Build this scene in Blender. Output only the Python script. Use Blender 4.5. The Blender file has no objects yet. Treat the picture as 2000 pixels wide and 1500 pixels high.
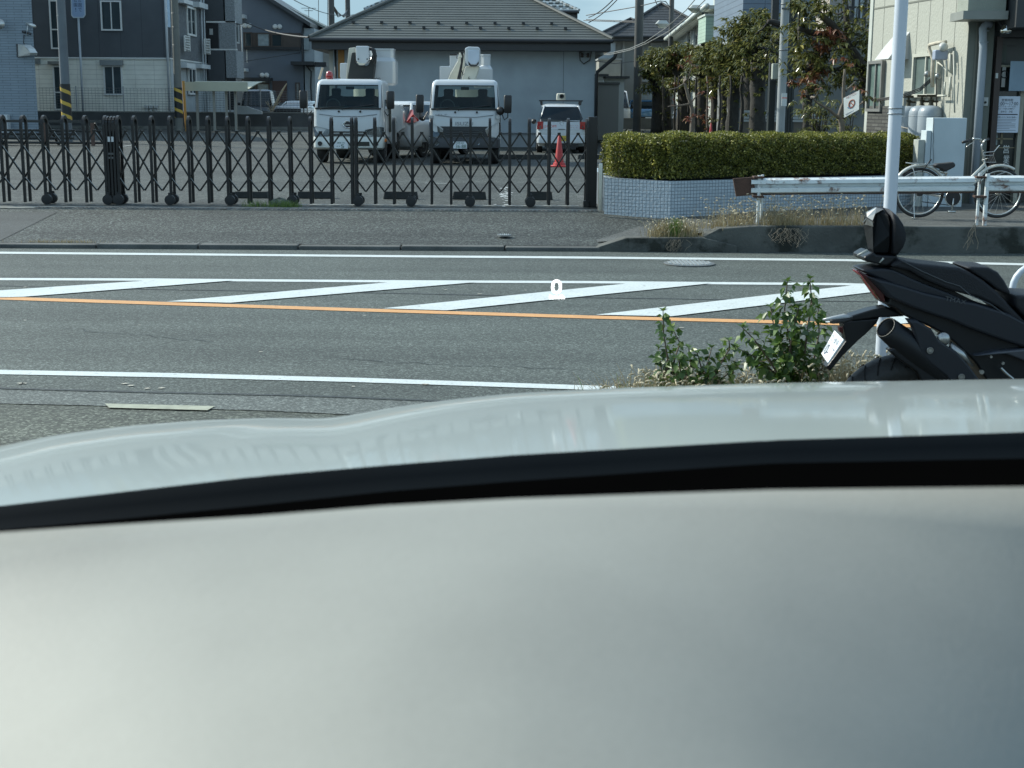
import bpy, math, random
import numpy as np
from mathutils import Vector, Matrix, Euler

# ------------------------------------------------------------------ camera, world, sun, exposure
scene = bpy.context.scene
C = scene.collection
CAMZ, FPX, PITCH, ROLL = 1.65, 2775.0, math.atan(544 / 2775.0), 0.006
cam_d = bpy.data.cameras.new("camera")
cam = bpy.data.objects.new("camera", cam_d)
C.objects.link(cam)
scene.camera = cam
cam_d.sensor_width = 36
cam_d.lens = 36 * FPX / 2000
cam_d.clip_start = 0.05
cam_d.clip_end = 2000
CAMM = Matrix.Translation((0, 0, CAMZ)) @ Euler((math.pi / 2 - PITCH, 0, 0)).to_matrix().to_4x4() @ Matrix.Rotation(ROLL, 4, 'Z')
cam.matrix_world = CAMM
cam_d.dof.use_dof = True
cam_d.dof.focus_distance = 21
cam_d.dof.aperture_fstop = 13.5

SUN_ELEV, SUN_AZ = math.radians(36), math.radians(-62)     # azimuth from +Y, negative = to the left
sdir = Vector((math.sin(SUN_AZ) * math.cos(SUN_ELEV), math.cos(SUN_AZ) * math.cos(SUN_ELEV), math.sin(SUN_ELEV)))
sun_d = bpy.data.lights.new("sun", 'SUN')
sun_d.energy = 3.3
sun_d.angle = math.radians(0.5)
sun_d.color = (1.0, 0.985, 0.88)
sun = bpy.data.objects.new("sun", sun_d)
C.objects.link(sun)
sun.rotation_euler = sdir.to_track_quat('Z', 'Y').to_euler()

world = bpy.data.worlds.new("World")
scene.world = world
world.use_nodes = True
wn = world.node_tree
wn.nodes.clear()
wo = wn.nodes.new('ShaderNodeOutputWorld')
bg = wn.nodes.new('ShaderNodeBackground')
sky = wn.nodes.new('ShaderNodeTexSky')
sky.sky_type = 'NISHITA'
sky.sun_disc = False
sky.sun_elevation = SUN_ELEV
sky.sun_rotation = SUN_AZ
sky.air_density = 1.0
sky.dust_density = 0.6
sky.ozone_density = 2.0
bg.inputs['Strength'].default_value = 0.15
# thin white clouds mixed into the sky
tc = wn.nodes.new('ShaderNodeTexCoord')
mp = wn.nodes.new('ShaderNodeMapping')
mp.inputs['Scale'].default_value = (1.2, 1.2, 5.0)
nz = wn.nodes.new('ShaderNodeTexNoise')
nz.inputs['Scale'].default_value = 2.6
nz.inputs['Detail'].default_value = 8
rp = wn.nodes.new('ShaderNodeValToRGB')
rp.color_ramp.elements[0].position = 0.42
rp.color_ramp.elements[1].position = 0.72
mx = wn.nodes.new('ShaderNodeMixRGB')
mx.inputs[2].default_value = (4.6, 5.3, 5.5, 1)
sc_ = wn.nodes.new('ShaderNodeMath')
sc_.operation = 'MULTIPLY'
sc_.inputs[1].default_value = 0.7
wn.links.new(tc.outputs['Generated'], mp.inputs[0])
wn.links.new(mp.outputs[0], nz.inputs[0])
wn.links.new(nz.outputs[0], rp.inputs[0])
wn.links.new(rp.outputs[0], sc_.inputs[0])
wn.links.new(sc_.outputs[0], mx.inputs[0])
# pale blue band low over the roofs, the physical sky above it
spz = wn.nodes.new('ShaderNodeSeparateXYZ'); wn.links.new(tc.outputs['Generated'], spz.inputs[0])
mrz = wn.nodes.new('ShaderNodeMapRange'); mrz.interpolation_type = 'SMOOTHSTEP'; mrz.inputs[1].default_value = 0.06; mrz.inputs[2].default_value = 0.30
wn.links.new(spz.outputs[2], mrz.inputs[0])
mxl = wn.nodes.new('ShaderNodeMixRGB'); mxl.inputs[1].default_value = (1.6, 2.4, 2.85, 1)
tint = wn.nodes.new('ShaderNodeMixRGB'); tint.blend_type = 'MULTIPLY'; tint.inputs[0].default_value = 1; tint.inputs[2].default_value = (.96, 1.10, .98, 1)
wn.links.new(sky.outputs[0], tint.inputs[1])
wn.links.new(mrz.outputs[0], mxl.inputs[0]); wn.links.new(tint.outputs[0], mxl.inputs[2])
wn.links.new(mxl.outputs[0], mx.inputs[1])
wn.links.new(mx.outputs[0], bg.inputs[0])
wn.links.new(bg.outputs[0], wo.inputs[0])

vs = scene.view_settings
vs.view_transform = 'Standard'
vs.look = 'None'
vs.gamma = 1
vs.exposure = 0.75
scene.cycles.max_bounces = 6
scene.cycles.transparent_max_bounces = 8

R = random.Random(7)

# ------------------------------------------------------------------ picture-to-place helpers
_M3 = CAMM.to_3x3()
def ray(u, v):
    return _M3 @ Vector(((u - 1000) / FPX, -(v - 750) / FPX, -1))
def P(u, v, Y):
    d = ray(u, v)
    t = Y / d.y
    return Vector((d.x * t, Y, CAMZ + d.z * t))
def G(u, v, z=0.0):
    d = ray(u, v)
    t = (z - CAMZ) / d.z
    return Vector((d.x * t, d.y * t, z))
def lotz(y):
    if y < 45: return 0.25
    return 0.25 + 0.0125 * (min(y, 80) - 45)

# ------------------------------------------------------------------ materials
MATS = {}
def nodes_of(m):
    m.use_nodes = True
    nt = m.node_tree
    return nt, nt.nodes['Principled BSDF']
def mat(name, col, rough=0.6, metal=0.0, var=0.12, scale=3.0, bump=0.0, bscale=60.0, coat=0.0, spec=None, emit=None, dirt=None, dscale=1.5, fine=0.0, fscale=200):
    """plain procedural material: base colour broken by two noises, optional bump and dirt patches"""
    if name in MATS: return MATS[name]
    m = bpy.data.materials.new(name)
    nt, b = nodes_of(m)
    L = nt.links
    tc = nt.nodes.new('ShaderNodeTexCoord')
    n = nt.nodes.new('ShaderNodeTexNoise')
    n.inputs['Scale'].default_value = scale
    n.inputs['Detail'].default_value = 6
    L.new(tc.outputs['Object'], n.inputs['Vector'])
    mr = nt.nodes.new('ShaderNodeMapRange')
    mr.inputs[1].default_value = 0.25; mr.inputs[2].default_value = 0.75
    mr.inputs[3].default_value = 1 - var; mr.inputs[4].default_value = 1 + var
    L.new(n.outputs[0], mr.inputs[0])
    mul = nt.nodes.new('ShaderNodeVectorMath'); mul.operation = 'SCALE'
    mul.inputs[0].default_value = col
    L.new(mr.outputs[0], mul.inputs['Scale'])
    out = mul.outputs[0]
    if fine:
        n2 = nt.nodes.new('ShaderNodeTexNoise'); n2.inputs['Scale'].default_value = fscale; n2.inputs['Detail'].default_value = 2
        L.new(tc.outputs['Object'], n2.inputs['Vector'])
        m2 = nt.nodes.new('ShaderNodeMapRange'); m2.inputs[1].default_value = .3; m2.inputs[2].default_value = .7
        m2.inputs[3].default_value = 1 - fine; m2.inputs[4].default_value = 1 + fine
        L.new(n2.outputs[0], m2.inputs[0])
        mm = nt.nodes.new('ShaderNodeVectorMath'); mm.operation = 'SCALE'
        L.new(out, mm.inputs[0]); L.new(m2.outputs[0], mm.inputs['Scale'])
        out = mm.outputs[0]
    if dirt:
        n3 = nt.nodes.new('ShaderNodeTexNoise'); n3.inputs['Scale'].default_value = dscale; n3.inputs['Detail'].default_value = 8; n3.inputs['Roughness'].default_value = .65
        L.new(tc.outputs['Object'], n3.inputs['Vector'])
        r3 = nt.nodes.new('ShaderNodeMapRange'); r3.inputs[1].default_value = dirt[3]; r3.inputs[2].default_value = dirt[3] + .1
        L.new(n3.outputs[0], r3.inputs[0])
        mi = nt.nodes.new('ShaderNodeMixRGB'); mi.inputs[2].default_value = (dirt[0], dirt[1], dirt[2], 1)
        L.new(r3.outputs[0], mi.inputs[0]); L.new(out, mi.inputs[1])
        out = mi.outputs[0]
    L.new(out, b.inputs['Base Color'])
    b.inputs['Roughness'].default_value = rough
    b.inputs['Metallic'].default_value = metal
    if spec is not None: b.inputs['Specular IOR Level'].default_value = spec
    if coat:
        b.inputs['Coat Weight'].default_value = coat
        b.inputs['Coat Roughness'].default_value = 0.04
    if emit:
        b.inputs['Emission Color'].default_value = (emit[0], emit[1], emit[2], 1)
        b.inputs['Emission Strength'].default_value = emit[3]
    if bump:
        nb = nt.nodes.new('ShaderNodeTexNoise'); nb.inputs['Scale'].default_value = bscale; nb.inputs['Detail'].default_value = 4
        L.new(tc.outputs['Object'], nb.inputs['Vector'])
        bp = nt.nodes.new('ShaderNodeBump'); bp.inputs['Strength'].default_value = bump; bp.inputs['Distance'].default_value = 0.02
        L.new(nb.outputs[0], bp.inputs['Height'])
        L.new(bp.outputs[0], b.inputs['Normal'])
    MATS[name] = m
    return m

def gridmat(name, col, line, w, h, mortar, offset=0.5, axis='x', rough=0.7, var=0.1, mix=1.0, bump=0.3, noise=0.1, nscale=1.5):
    """tiles, bricks, boards or panels: brick texture on a wall's own (along, up) coordinates"""
    if name in MATS: return MATS[name]
    m = bpy.data.materials.new(name)
    nt, b = nodes_of(m)
    L = nt.links
    tc = nt.nodes.new('ShaderNodeTexCoord')
    sp = nt.nodes.new('ShaderNodeSeparateXYZ')
    cb = nt.nodes.new('ShaderNodeCombineXYZ')
    L.new(tc.outputs['Object'], sp.inputs[0])
    L.new(sp.outputs['X' if axis == 'x' else 'Y'], cb.inputs[0])
    L.new(sp.outputs['Z'] if axis != 'top' else sp.outputs['Y'], cb.inputs[1])
    if axis == 'top': L.new(sp.outputs['X'], cb.inputs[0])
    br = nt.nodes.new('ShaderNodeTexBrick')
    br.offset = offset
    br.inputs['Scale'].default_value = 1
    br.inputs['Brick Width'].default_value = w
    br.inputs['Row Height'].default_value = h
    br.inputs['Mortar Size'].default_value = mortar
    br.inputs['Mortar Smooth'].default_value = 0.1
    br.inputs['Bias'].default_value = 0
    c2 = tuple(c * (1 - var) for c in col)
    br.inputs['Color1'].default_value = (*col, 1)
    br.inputs['Color2'].default_value = (*c2, 1)
    br.inputs['Mortar'].default_value = (*line, 1)
    L.new(cb.outputs[0], br.inputs['Vector'])
    n = nt.nodes.new('ShaderNodeTexNoise'); n.inputs['Scale'].default_value = nscale; n.inputs['Detail'].default_value = 6
    L.new(tc.outputs['Object'], n.inputs['Vector'])
    mr = nt.nodes.new('ShaderNodeMapRange'); mr.inputs[1].default_value = .25; mr.inputs[2].default_value = .75
    mr.inputs[3].default_value = 1 - noise; mr.inputs[4].default_value = 1 + noise
    L.new(n.outputs[0], mr.inputs[0])
    mul = nt.nodes.new('ShaderNodeVectorMath'); mul.operation = 'SCALE'
    L.new(br.outputs['Color'], mul.inputs[0]); L.new(mr.outputs[0], mul.inputs['Scale'])
    L.new(mul.outputs[0], b.inputs['Base Color'])
    b.inputs['Roughness'].default_value = rough
    if bump:
        iv = nt.nodes.new('ShaderNodeMath'); iv.operation = 'SUBTRACT'; iv.inputs[0].default_value = 1
        L.new(br.outputs['Fac'], iv.inputs[1])
        nn = nt.nodes.new('ShaderNodeTexNoise'); nn.inputs['Scale'].default_value = 25
        L.new(tc.outputs['Object'], nn.inputs['Vector'])
        ad = nt.nodes.new('ShaderNodeMath'); ad.operation = 'ADD'
        L.new(iv.outputs[0], ad.inputs[0]); L.new(nn.outputs[0], ad.inputs[1])
        bp = nt.nodes.new('ShaderNodeBump'); bp.inputs['Strength'].default_value = bump; bp.inputs['Distance'].default_value = 0.01
        L.new(ad.outputs[0], bp.inputs['Height']); L.new(bp.outputs[0], b.inputs['Normal'])
    MATS[name] = m
    return m

def asphalt(name, col, speck=0.5, rough=0.75, scale=90, patch=0.12, bump=0.5, seams=None):
    m = bpy.data.materials.new(name)
    nt, b = nodes_of(m); L = nt.links
    tc = nt.nodes.new('ShaderNodeTexCoord')
    v = nt.nodes.new('ShaderNodeTexVoronoi'); v.inputs['Scale'].default_value = scale
    L.new(tc.outputs['Object'], v.inputs['Vector'])
    n1 = nt.nodes.new('ShaderNodeTexNoise'); n1.inputs['Scale'].default_value = .35; n1.inputs['Detail'].default_value = 7
    L.new(tc.outputs['Object'], n1.inputs['Vector'])
    mpg = nt.nodes.new('ShaderNodeMapping'); mpg.inputs['Scale'].default_value = (.12, 1.6, 1)
    L.new(tc.outputs['Object'], mpg.inputs[0])
    n2 = nt.nodes.new('ShaderNodeTexNoise'); n2.inputs['Scale'].default_value = 1.1; n2.inputs['Detail'].default_value = 5
    L.new(mpg.outputs[0], n2.inputs['Vector'])
    # speckle from the random colour of each stone
    sp = nt.nodes.new('ShaderNodeSeparateColor'); L.new(v.outputs['Color'], sp.inputs[0])
    pw = nt.nodes.new('ShaderNodeMath'); pw.operation = 'POWER'; pw.inputs[1].default_value = 3.2
    L.new(sp.outputs[0], pw.inputs[0])
    m1 = nt.nodes.new('ShaderNodeMapRange'); m1.inputs[3].default_value = 1 - speck * .45; m1.inputs[4].default_value = 1 + speck * 2.2
    L.new(pw.outputs[0], m1.inputs[0])
    m2 = nt.nodes.new('ShaderNodeMapRange'); m2.inputs[1].default_value = .3; m2.inputs[2].default_value = .7; m2.inputs[3].default_value = 1 - patch; m2.inputs[4].default_value = 1 + patch
    L.new(n1.outputs[0], m2.inputs[0])
    m3 = nt.nodes.new('ShaderNodeMapRange'); m3.inputs[1].default_value = .3; m3.inputs[2].default_value = .7; m3.inputs[3].default_value = 1 - patch; m3.inputs[4].default_value = 1 + patch
    L.new(n2.outputs[0], m3.inputs[0])
    a = nt.nodes.new('ShaderNodeMath'); a.operation = 'MULTIPLY'; L.new(m1.outputs[0], a.inputs[0]); L.new(m2.outputs[0], a.inputs[1])
    c = nt.nodes.new('ShaderNodeMath'); c.operation = 'MULTIPLY'; L.new(a.outputs[0], c.inputs[0]); L.new(m3.outputs[0], c.inputs[1])
    s = nt.nodes.new('ShaderNodeVectorMath'); s.operation = 'SCALE'; s.inputs[0].default_value = col
    L.new(c.outputs[0], s.inputs['Scale']); L.new(s.outputs[0], b.inputs['Base Color'])
    b.inputs['Roughness'].default_value = rough
    b.inputs['Specular IOR Level'].default_value = 0.35
    bp = nt.nodes.new('ShaderNodeBump'); bp.inputs['Strength'].default_value = bump; bp.inputs['Distance'].default_value = .006
    L.new(sp.outputs[1], bp.inputs['Height']); L.new(bp.outputs[0], b.inputs['Normal'])
    MATS[name] = m
    return m

def leafmat(name, c1, c2, c3=None, rough=.38, transl=.25):
    m = bpy.data.materials.new(name)
    nt, b = nodes_of(m); L = nt.links
    g = nt.nodes.new('ShaderNodeNewGeometry')
    r = nt.nodes.new('ShaderNodeValToRGB')
    r.color_ramp.elements[0].color = (*c1, 1)
    r.color_ramp.elements[1].color = (*c2, 1)
    if c3:
        e = r.color_ramp.elements.new(.93); e.color = (*c2, 1)
        r.color_ramp.elements[-1].color = (*c3, 1)
    L.new(g.outputs['Random Per Island'], r.inputs[0])
    L.new(r.outputs[0], b.inputs['Base Color'])
    b.inputs['Roughness'].default_value = rough
    t = nt.nodes.new('ShaderNodeBsdfTranslucent'); L.new(r.outputs[0], t.inputs[0])
    ms = nt.nodes.new('ShaderNodeMixShader'); ms.inputs[0].default_value = transl
    o = nt.nodes['Material Output']
    L.new(b.outputs[0], ms.inputs[1]); L.new(t.outputs[0], ms.inputs[2]); L.new(ms.outputs[0], o.inputs[0])
    MATS[name] = m
    return m

def stripemat(name, a, bcol, turns=1.0, pitch=0.45, width=0.3):
    """helical stripes round a pole"""
    m = bpy.data.materials.new(name)
    nt, b = nodes_of(m); L = nt.links
    tc = nt.nodes.new('ShaderNodeTexCoord'); sp = nt.nodes.new('ShaderNodeSeparateXYZ'); L.new(tc.outputs['Object'], sp.inputs[0])
    at = nt.nodes.new('ShaderNodeMath'); at.operation = 'ARCTAN2'; L.new(sp.outputs[1], at.inputs[0]); L.new(sp.outputs[0], at.inputs[1])
    d = nt.nodes.new('ShaderNodeMath'); d.operation = 'MULTIPLY'; d.inputs[1].default_value = turns / (2 * math.pi); L.new(at.outputs[0], d.inputs[0])
    z = nt.nodes.new('ShaderNodeMath'); z.operation = 'DIVIDE'; z.inputs[1].default_value = pitch; L.new(sp.outputs[2], z.inputs[0])
    ad = nt.nodes.new('ShaderNodeMath'); ad.operation = 'ADD'; L.new(d.outputs[0], ad.inputs[0]); L.new(z.outputs[0], ad.inputs[1])
    fr = nt.nodes.new('ShaderNodeMath'); fr.operation = 'FRACT'; L.new(ad.outputs[0], fr.inputs[0])
    lt = nt.nodes.new('ShaderNodeMath'); lt.operation = 'LESS_THAN'; lt.inputs[1].default_value = width; L.new(fr.outputs[0], lt.inputs[0])
    mi = nt.nodes.new('ShaderNodeMixRGB'); mi.inputs[1].default_value = (*a, 1); mi.inputs[2].default_value = (*bcol, 1)
    L.new(lt.outputs[0], mi.inputs[0]); L.new(mi.outputs[0], b.inputs['Base Color']); b.inputs['Roughness'].default_value = .5
    MATS[name] = m
    return m

# ------------------------------------------------------------------ object helpers
def root_of(o):
    while o.parent: o = o.parent
    return o
def tag(o, label, cat, group=None):
    o['label'] = label; o['category'] = cat
    if group: o['group'] = group
    return o
def thing(name, label, cat, loc=(0, 0, 0), group=None):
    o = bpy.data.objects.new(name, None)
    o.empty_display_size = .2
    C.objects.link(o)
    o.location = loc
    return tag(o, label, cat, group)

class MB:
    def __init__(s):
        s.v = []; s.f = []
    def add(s, vs_, fs):
        n = len(s.v)
        s.v.extend([tuple(p) for p in vs_])
        s.f.extend([tuple(i + n for i in f) for f in fs])
        return s
    def box(s, x0, y0, z0, x1, y1, z1):
        if x0 > x1: x0, x1 = x1, x0
        if y0 > y1: y0, y1 = y1, y0
        if z0 > z1: z0, z1 = z1, z0
        return s.add([(x0, y0, z0), (x1, y0, z0), (x1, y1, z0), (x0, y1, z0), (x0, y0, z1), (x1, y0, z1), (x1, y1, z1), (x0, y1, z1)],
                     [(0, 3, 2, 1), (4, 5, 6, 7), (0, 1, 5, 4), (1, 2, 6, 5), (2, 3, 7, 6), (3, 0, 4, 7)])
    def beam(s, a, b, w, h, up=(0, 0, 1)):
        a = Vector(a); b = Vector(b); d = (b - a).normalized()
        x = d.cross(Vector(up))
        if x.length < 1e-4: x = d.cross(Vector((1, 0, 0)))
        x.normalize(); y = x.cross(d)
        q = []
        for p in (a, b):
            for sx, sy in ((-1, -1), (1, -1), (1, 1), (-1, 1)):
                q.append(p + x * sx * w / 2 + y * sy * h / 2)
        return s.add(q, [(0, 3, 2, 1), (4, 5, 6, 7), (0, 1, 5, 4), (1, 2, 6, 5), (2, 3, 7, 6), (3, 0, 4, 7)])
    def tube(s, pts, r, n=8, cap=True):
        pts = [Vector(p) for p in pts]
        rs = r if isinstance(r, (list, tuple)) else [r] * len(pts)
        vs_ = []; fs = []
        ref = Vector((0, 0, 1))
        for i, p in enumerate(pts):
            d = (pts[min(i + 1, len(pts) - 1)] - pts[max(i - 1, 0)])
            if d.length < 1e-9: d = Vector((0, 0, 1))
            d.normalize()
            rr = ref if abs(d.dot(ref)) < .95 else Vector((1, 0, 0))
            if i == 0: x = d.cross(rr).normalized()
            else:
                x = (px - d * px.dot(d))
                x = x.normalized() if x.length > 1e-5 else d.cross(rr).normalized()
            px = x
            y = d.cross(x)
            for k in range(n):
                a = 2 * math.pi * k / n
                vs_.append(p + (x * math.cos(a) + y * math.sin(a)) * rs[i])
        for i in range(len(pts) - 1):
            for k in range(n):
                k2 = (k + 1) % n
                fs.append((i * n + k, i * n + k2, (i + 1) * n + k2, (i + 1) * n + k))
        if cap:
            fs.append(tuple(range(n - 1, -1, -1)))
            fs.append(tuple((len(pts) - 1) * n + k for k in range(n)))
        return s.add(vs_, fs)
    def lathe(s, c, prof, n=16, axis='z'):
        c = Vector(c); vs_ = []; fs = []
        for r, h in prof:
            for k in range(n):
                a = 2 * math.pi * k / n
                if axis == 'z': q = Vector((r * math.cos(a), r * math.sin(a), h))
                elif axis == 'x': q = Vector((h, r * math.cos(a), r * math.sin(a)))
                else: q = Vector((r * math.cos(a), h, r * math.sin(a)))
                vs_.append(c + q)
        m = len(prof)
        for i in range(m - 1):
            for k in range(n):
                k2 = (k + 1) % n
                fs.append((i * n + k, i * n + k2, (i + 1) * n + k2, (i + 1) * n + k))
        fs.append(tuple(range(n - 1, -1, -1))); fs.append(tuple((m - 1) * n + k for k in range(n)))
        return s.add(vs_, fs)
    def torus(s, c, R_, r, axis='y', n=32, m=8, ang=(0, 360), sx=1.0):
        c = Vector(c); pts = []
        full = ang == (0, 360)
        cnt = n if full else n + 1
        vs_ = []; fs = []
        for i in range(cnt):
            a = math.radians(ang[0] + (ang[1] - ang[0]) * i / n)
            for k in range(m):
                b = 2 * math.pi * k / m
                rr = R_ + r * math.cos(b); h = r * sx * math.sin(b)
                if axis == 'y': q = Vector((rr * math.cos(a), h, rr * math.sin(a)))
                elif axis == 'x': q = Vector((h, rr * math.cos(a), rr * math.sin(a)))
                else: q = Vector((rr * math.cos(a), rr * math.sin(a), h))
                vs_.append(c + q)
        for i in range(n):
            i2 = (i + 1) % cnt
            for k in range(m):
                k2 = (k + 1) % m
                fs.append((i * m + k, i * m + k2, i2 * m + k2, i2 * m + k))
        return s.add(vs_, fs)
    def prism(s, poly, vec):
        """poly: list of 3-D points (front), extruded by vec"""
        vec = Vector(vec); n = len(poly)
        vs_ = [Vector(p) for p in poly] + [Vector(p) + vec for p in poly]
        fs = [tuple(range(n)), tuple(range(2 * n - 1, n - 1, -1))]
        for i in range(n):
            j = (i + 1) % n
            fs.append((i, i + n, j + n, j))
        return s.add(vs_, fs)
    def px(s, uv, Y, th):
        return s.prism([P(u, v, Y) for u, v in uv], (0, th, 0))
    def puffy(s, uv, Y, th, inset=.25, puff=.4):
        """a traced outline with rounded faces: the outline sits mid-depth, both faces are inset and pushed out"""
        pts = [P(u, v, Y) for u, v in uv]; n = len(pts)
        c = sum(pts, Vector()) / n
        rings = []
        for k, y in ((inset, -th / 2), (inset * .35, -th / 2 * (1 - puff * .35)), (0, -th / 2 * (1 - puff)), (0, th / 2 * (1 - puff)), (inset, th / 2)):
            rings.append([p + (c - p) * k * .6 + Vector((0, y, 0)) for p in pts])
        vs_ = [p for r in rings for p in r]; fs = [tuple(range(n)), tuple(range(5 * n - 1, 4 * n - 1, -1))]
        for i in range(4):
            for k in range(n):
                k2 = (k + 1) % n
                fs.append((i * n + k, (i + 1) * n + k, (i + 1) * n + k2, i * n + k2))
        return s.add(vs_, fs)
    def rings(s, rings, r=.12, n=5, cap=True, skip=()):
        """rounded rectangles stacked in z: (z, halfwidth, yfront, yback[, xoff])"""
        vs_ = []; fs = []
        for ring in rings:
            z, hw, y0, y1 = ring[:4]
            rr = min(ring[4] if len(ring) > 4 else r, hw * .95, abs(y1 - y0) / 2 * .95)
            for cx, cy, a0 in ((hw - rr, y0 + rr, -90), (hw - rr, y1 - rr, 0), (-hw + rr, y1 - rr, 90), (-hw + rr, y0 + rr, 180)):
                for k in range(n):
                    a = math.radians(a0 + 90 * k / (n - 1))
                    vs_.append((cx + rr * math.cos(a), cy + rr * math.sin(a), z))
        m = 4 * n
        for i in range(len(rings) - 1):
            for k in range(m):
                k2 = (k + 1) % m
                if (i, 'f') in skip and k == m - 1: continue
                if (i, 'b') in skip and k == 2 * n - 1: continue
                fs.append((i * m + k, i * m + k2, (i + 1) * m + k2, (i + 1) * m + k))
        if cap:
            fs.append(tuple(range(m - 1, -1, -1))); fs.append(tuple((len(rings) - 1) * m + k for k in range(m)))
        return s.add(vs_, fs)
    def grid(s, rows):
        """rows of points -> quads"""
        m = len(rows[0]); vs_ = [p for r in rows for p in r]; fs = []
        for i in range(len(rows) - 1):
            for k in range(m - 1):
                fs.append((i * m + k, i * m + k + 1, (i + 1) * m + k + 1, (i + 1) * m + k))
        return s.add(vs_, fs)
    def build(s, name, m, parent=None, smooth=False, bevel=0, origin=None, auto=None, xf=None):
        if parent is not None: o0 = Vector(root_of(parent).location)
        else: o0 = Vector(origin) if origin is not None else Vector((0, 0, 0))
        me = bpy.data.meshes.new(name)
        vv = s.v if xf is None else [tuple(xf @ Vector(p)) for p in s.v]
        me.from_pydata([(p[0] - o0.x, p[1] - o0.y, p[2] - o0.z) for p in vv], [], s.f)
        me.materials.append(m)
        if smooth:
            me.polygons.foreach_set('use_smooth', [True] * len(me.polygons))
        me.update()
        o = bpy.data.objects.new(name, me)
        C.objects.link(o)
        if parent is not None: o.parent = parent
        else: o.location = o0
        if bevel:
            b = o.modifiers.new('bevel', 'BEVEL'); b.width = bevel; b.segments = 2; b.limit_method = 'ANGLE'; b.angle_limit = math.radians(35)
        if auto:
            me.set_sharp_from_angle(angle=math.radians(auto))
        return o

def struct(name, mb, m, **k):
    o = mb.build(name, m, **k); o['kind'] = 'structure'; return o
def single(name, mb, m, label, cat, group=None, origin=None, **k):
    if origin is None:
        a = np.array(mb.v); origin = (float(a[:, 0].mean()), float(a[:, 1].mean()), float(a[:, 2].min()))
    o = mb.build(name, m, origin=origin, **k)
    return tag(o, label, cat, group)

def text_obj(name, s_, m, parent, center, width=None, height=None, xdir=(1, 0, 0), zdir=(0, 0, 1), extrude=.002, line=1.0):
    """letters as a thin mesh, fitted to width x height and centred"""
    cu = bpy.data.curves.new('t', 'FONT'); cu.body = s_; cu.extrude = 0; cu.align_x = 'CENTER'; cu.space_line = line
    cu.resolution_u = 3
    to = bpy.data.objects.new('t', cu); C.objects.link(to)
    dg = bpy.context.evaluated_depsgraph_get(); dg.update()
    me = bpy.data.meshes.new_from_object(to.evaluated_get(dg))
    C.objects.unlink(to); bpy.data.objects.remove(to)
    n = len(me.vertices)
    co = np.empty(n * 3); me.vertices.foreach_get('co', co); co = co.reshape(-1, 3)
    if n == 0: return None
    lo = co.min(0); hi = co.max(0); w = max(hi[0] - lo[0], 1e-4); h = max(hi[1] - lo[1], 1e-4)
    if width and height: sx, sy = width / w, height / h
    elif width: sx = sy = width / w
    else: sx = sy = height / h
    c = (lo + hi) / 2
    X = np.array(Vector(xdir).normalized()); Z = np.array(Vector(zdir).normalized())
    o0 = np.array(root_of(parent).location)
    N = np.cross(X, Z)
    pts = np.array(center) + np.outer((co[:, 0] - c[0]) * sx, X) + np.outer((co[:, 1] - c[1]) * sy, Z) - o0
    me.vertices.foreach_set('co', pts.reshape(-1)); me.update()
    me.name = name; me.materials.clear(); me.materials.append(m)
    o = bpy.data.objects.new(name, me); C.objects.link(o); o.parent = parent
    return o

class Wall:
    """a vertical plane through two ground points; pixels are read onto it so the fittings sit on the wall itself"""
    def __init__(s, a, b):
        s.a = Vector((a[0], a[1], 0)); s.b = Vector((b[0], b[1], 0))
        s.d = (s.b - s.a).normalized(); s.n = Vector((s.d.y, -s.d.x, 0))   # towards the viewer when a is left of b
    @staticmethod
    def px(uL, YL, uR, YR, v=206):
        return Wall(P(uL, v, YL), P(uR, v, YR))
    def pt(s, u, v):
        d = ray(u, v); o = Vector((0, 0, CAMZ))
        t = (s.a - o).dot(s.n) / d.dot(s.n)
        p = o + d * t
        return (p - s.a).dot(s.d), p.z
    def w(s, t, z, out=0):
        p = s.a + s.d * t + s.n * out
        return Vector((p.x, p.y, z))
    def rect(s, u0, v0, u1, v1):
        um, vm = (u0 + u1) / 2, (v0 + v1) / 2
        t0 = s.pt(u0, vm)[0]; t1 = s.pt(u1, vm)[0]
        return t0, s.pt(um, v1)[1], t1, s.pt(um, v0)[1]          # t0, zlow, t1, zhigh
    def box(s, mb, t0, z0, t1, z1, o0, o1):
        q = [s.w(t0, z0, o1), s.w(t1, z0, o1), s.w(t1, z0, o0), s.w(t0, z0, o0), s.w(t0, z1, o1), s.w(t1, z1, o1), s.w(t1, z1, o0), s.w(t0, z1, o0)]
        return mb.add(q, [(0, 3, 2, 1), (4, 5, 6, 7), (0, 1, 5, 4), (1, 2, 6, 5), (2, 3, 7, 6), (3, 0, 4, 7)])
    def bpx(s, mb, u0, v0, u1, v1, o0, o1):
        t0, z0, t1, z1 = s.rect(u0, v0, u1, v1)
        return s.box(mb, t0, z0, t1, z1, o0, o1)

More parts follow.
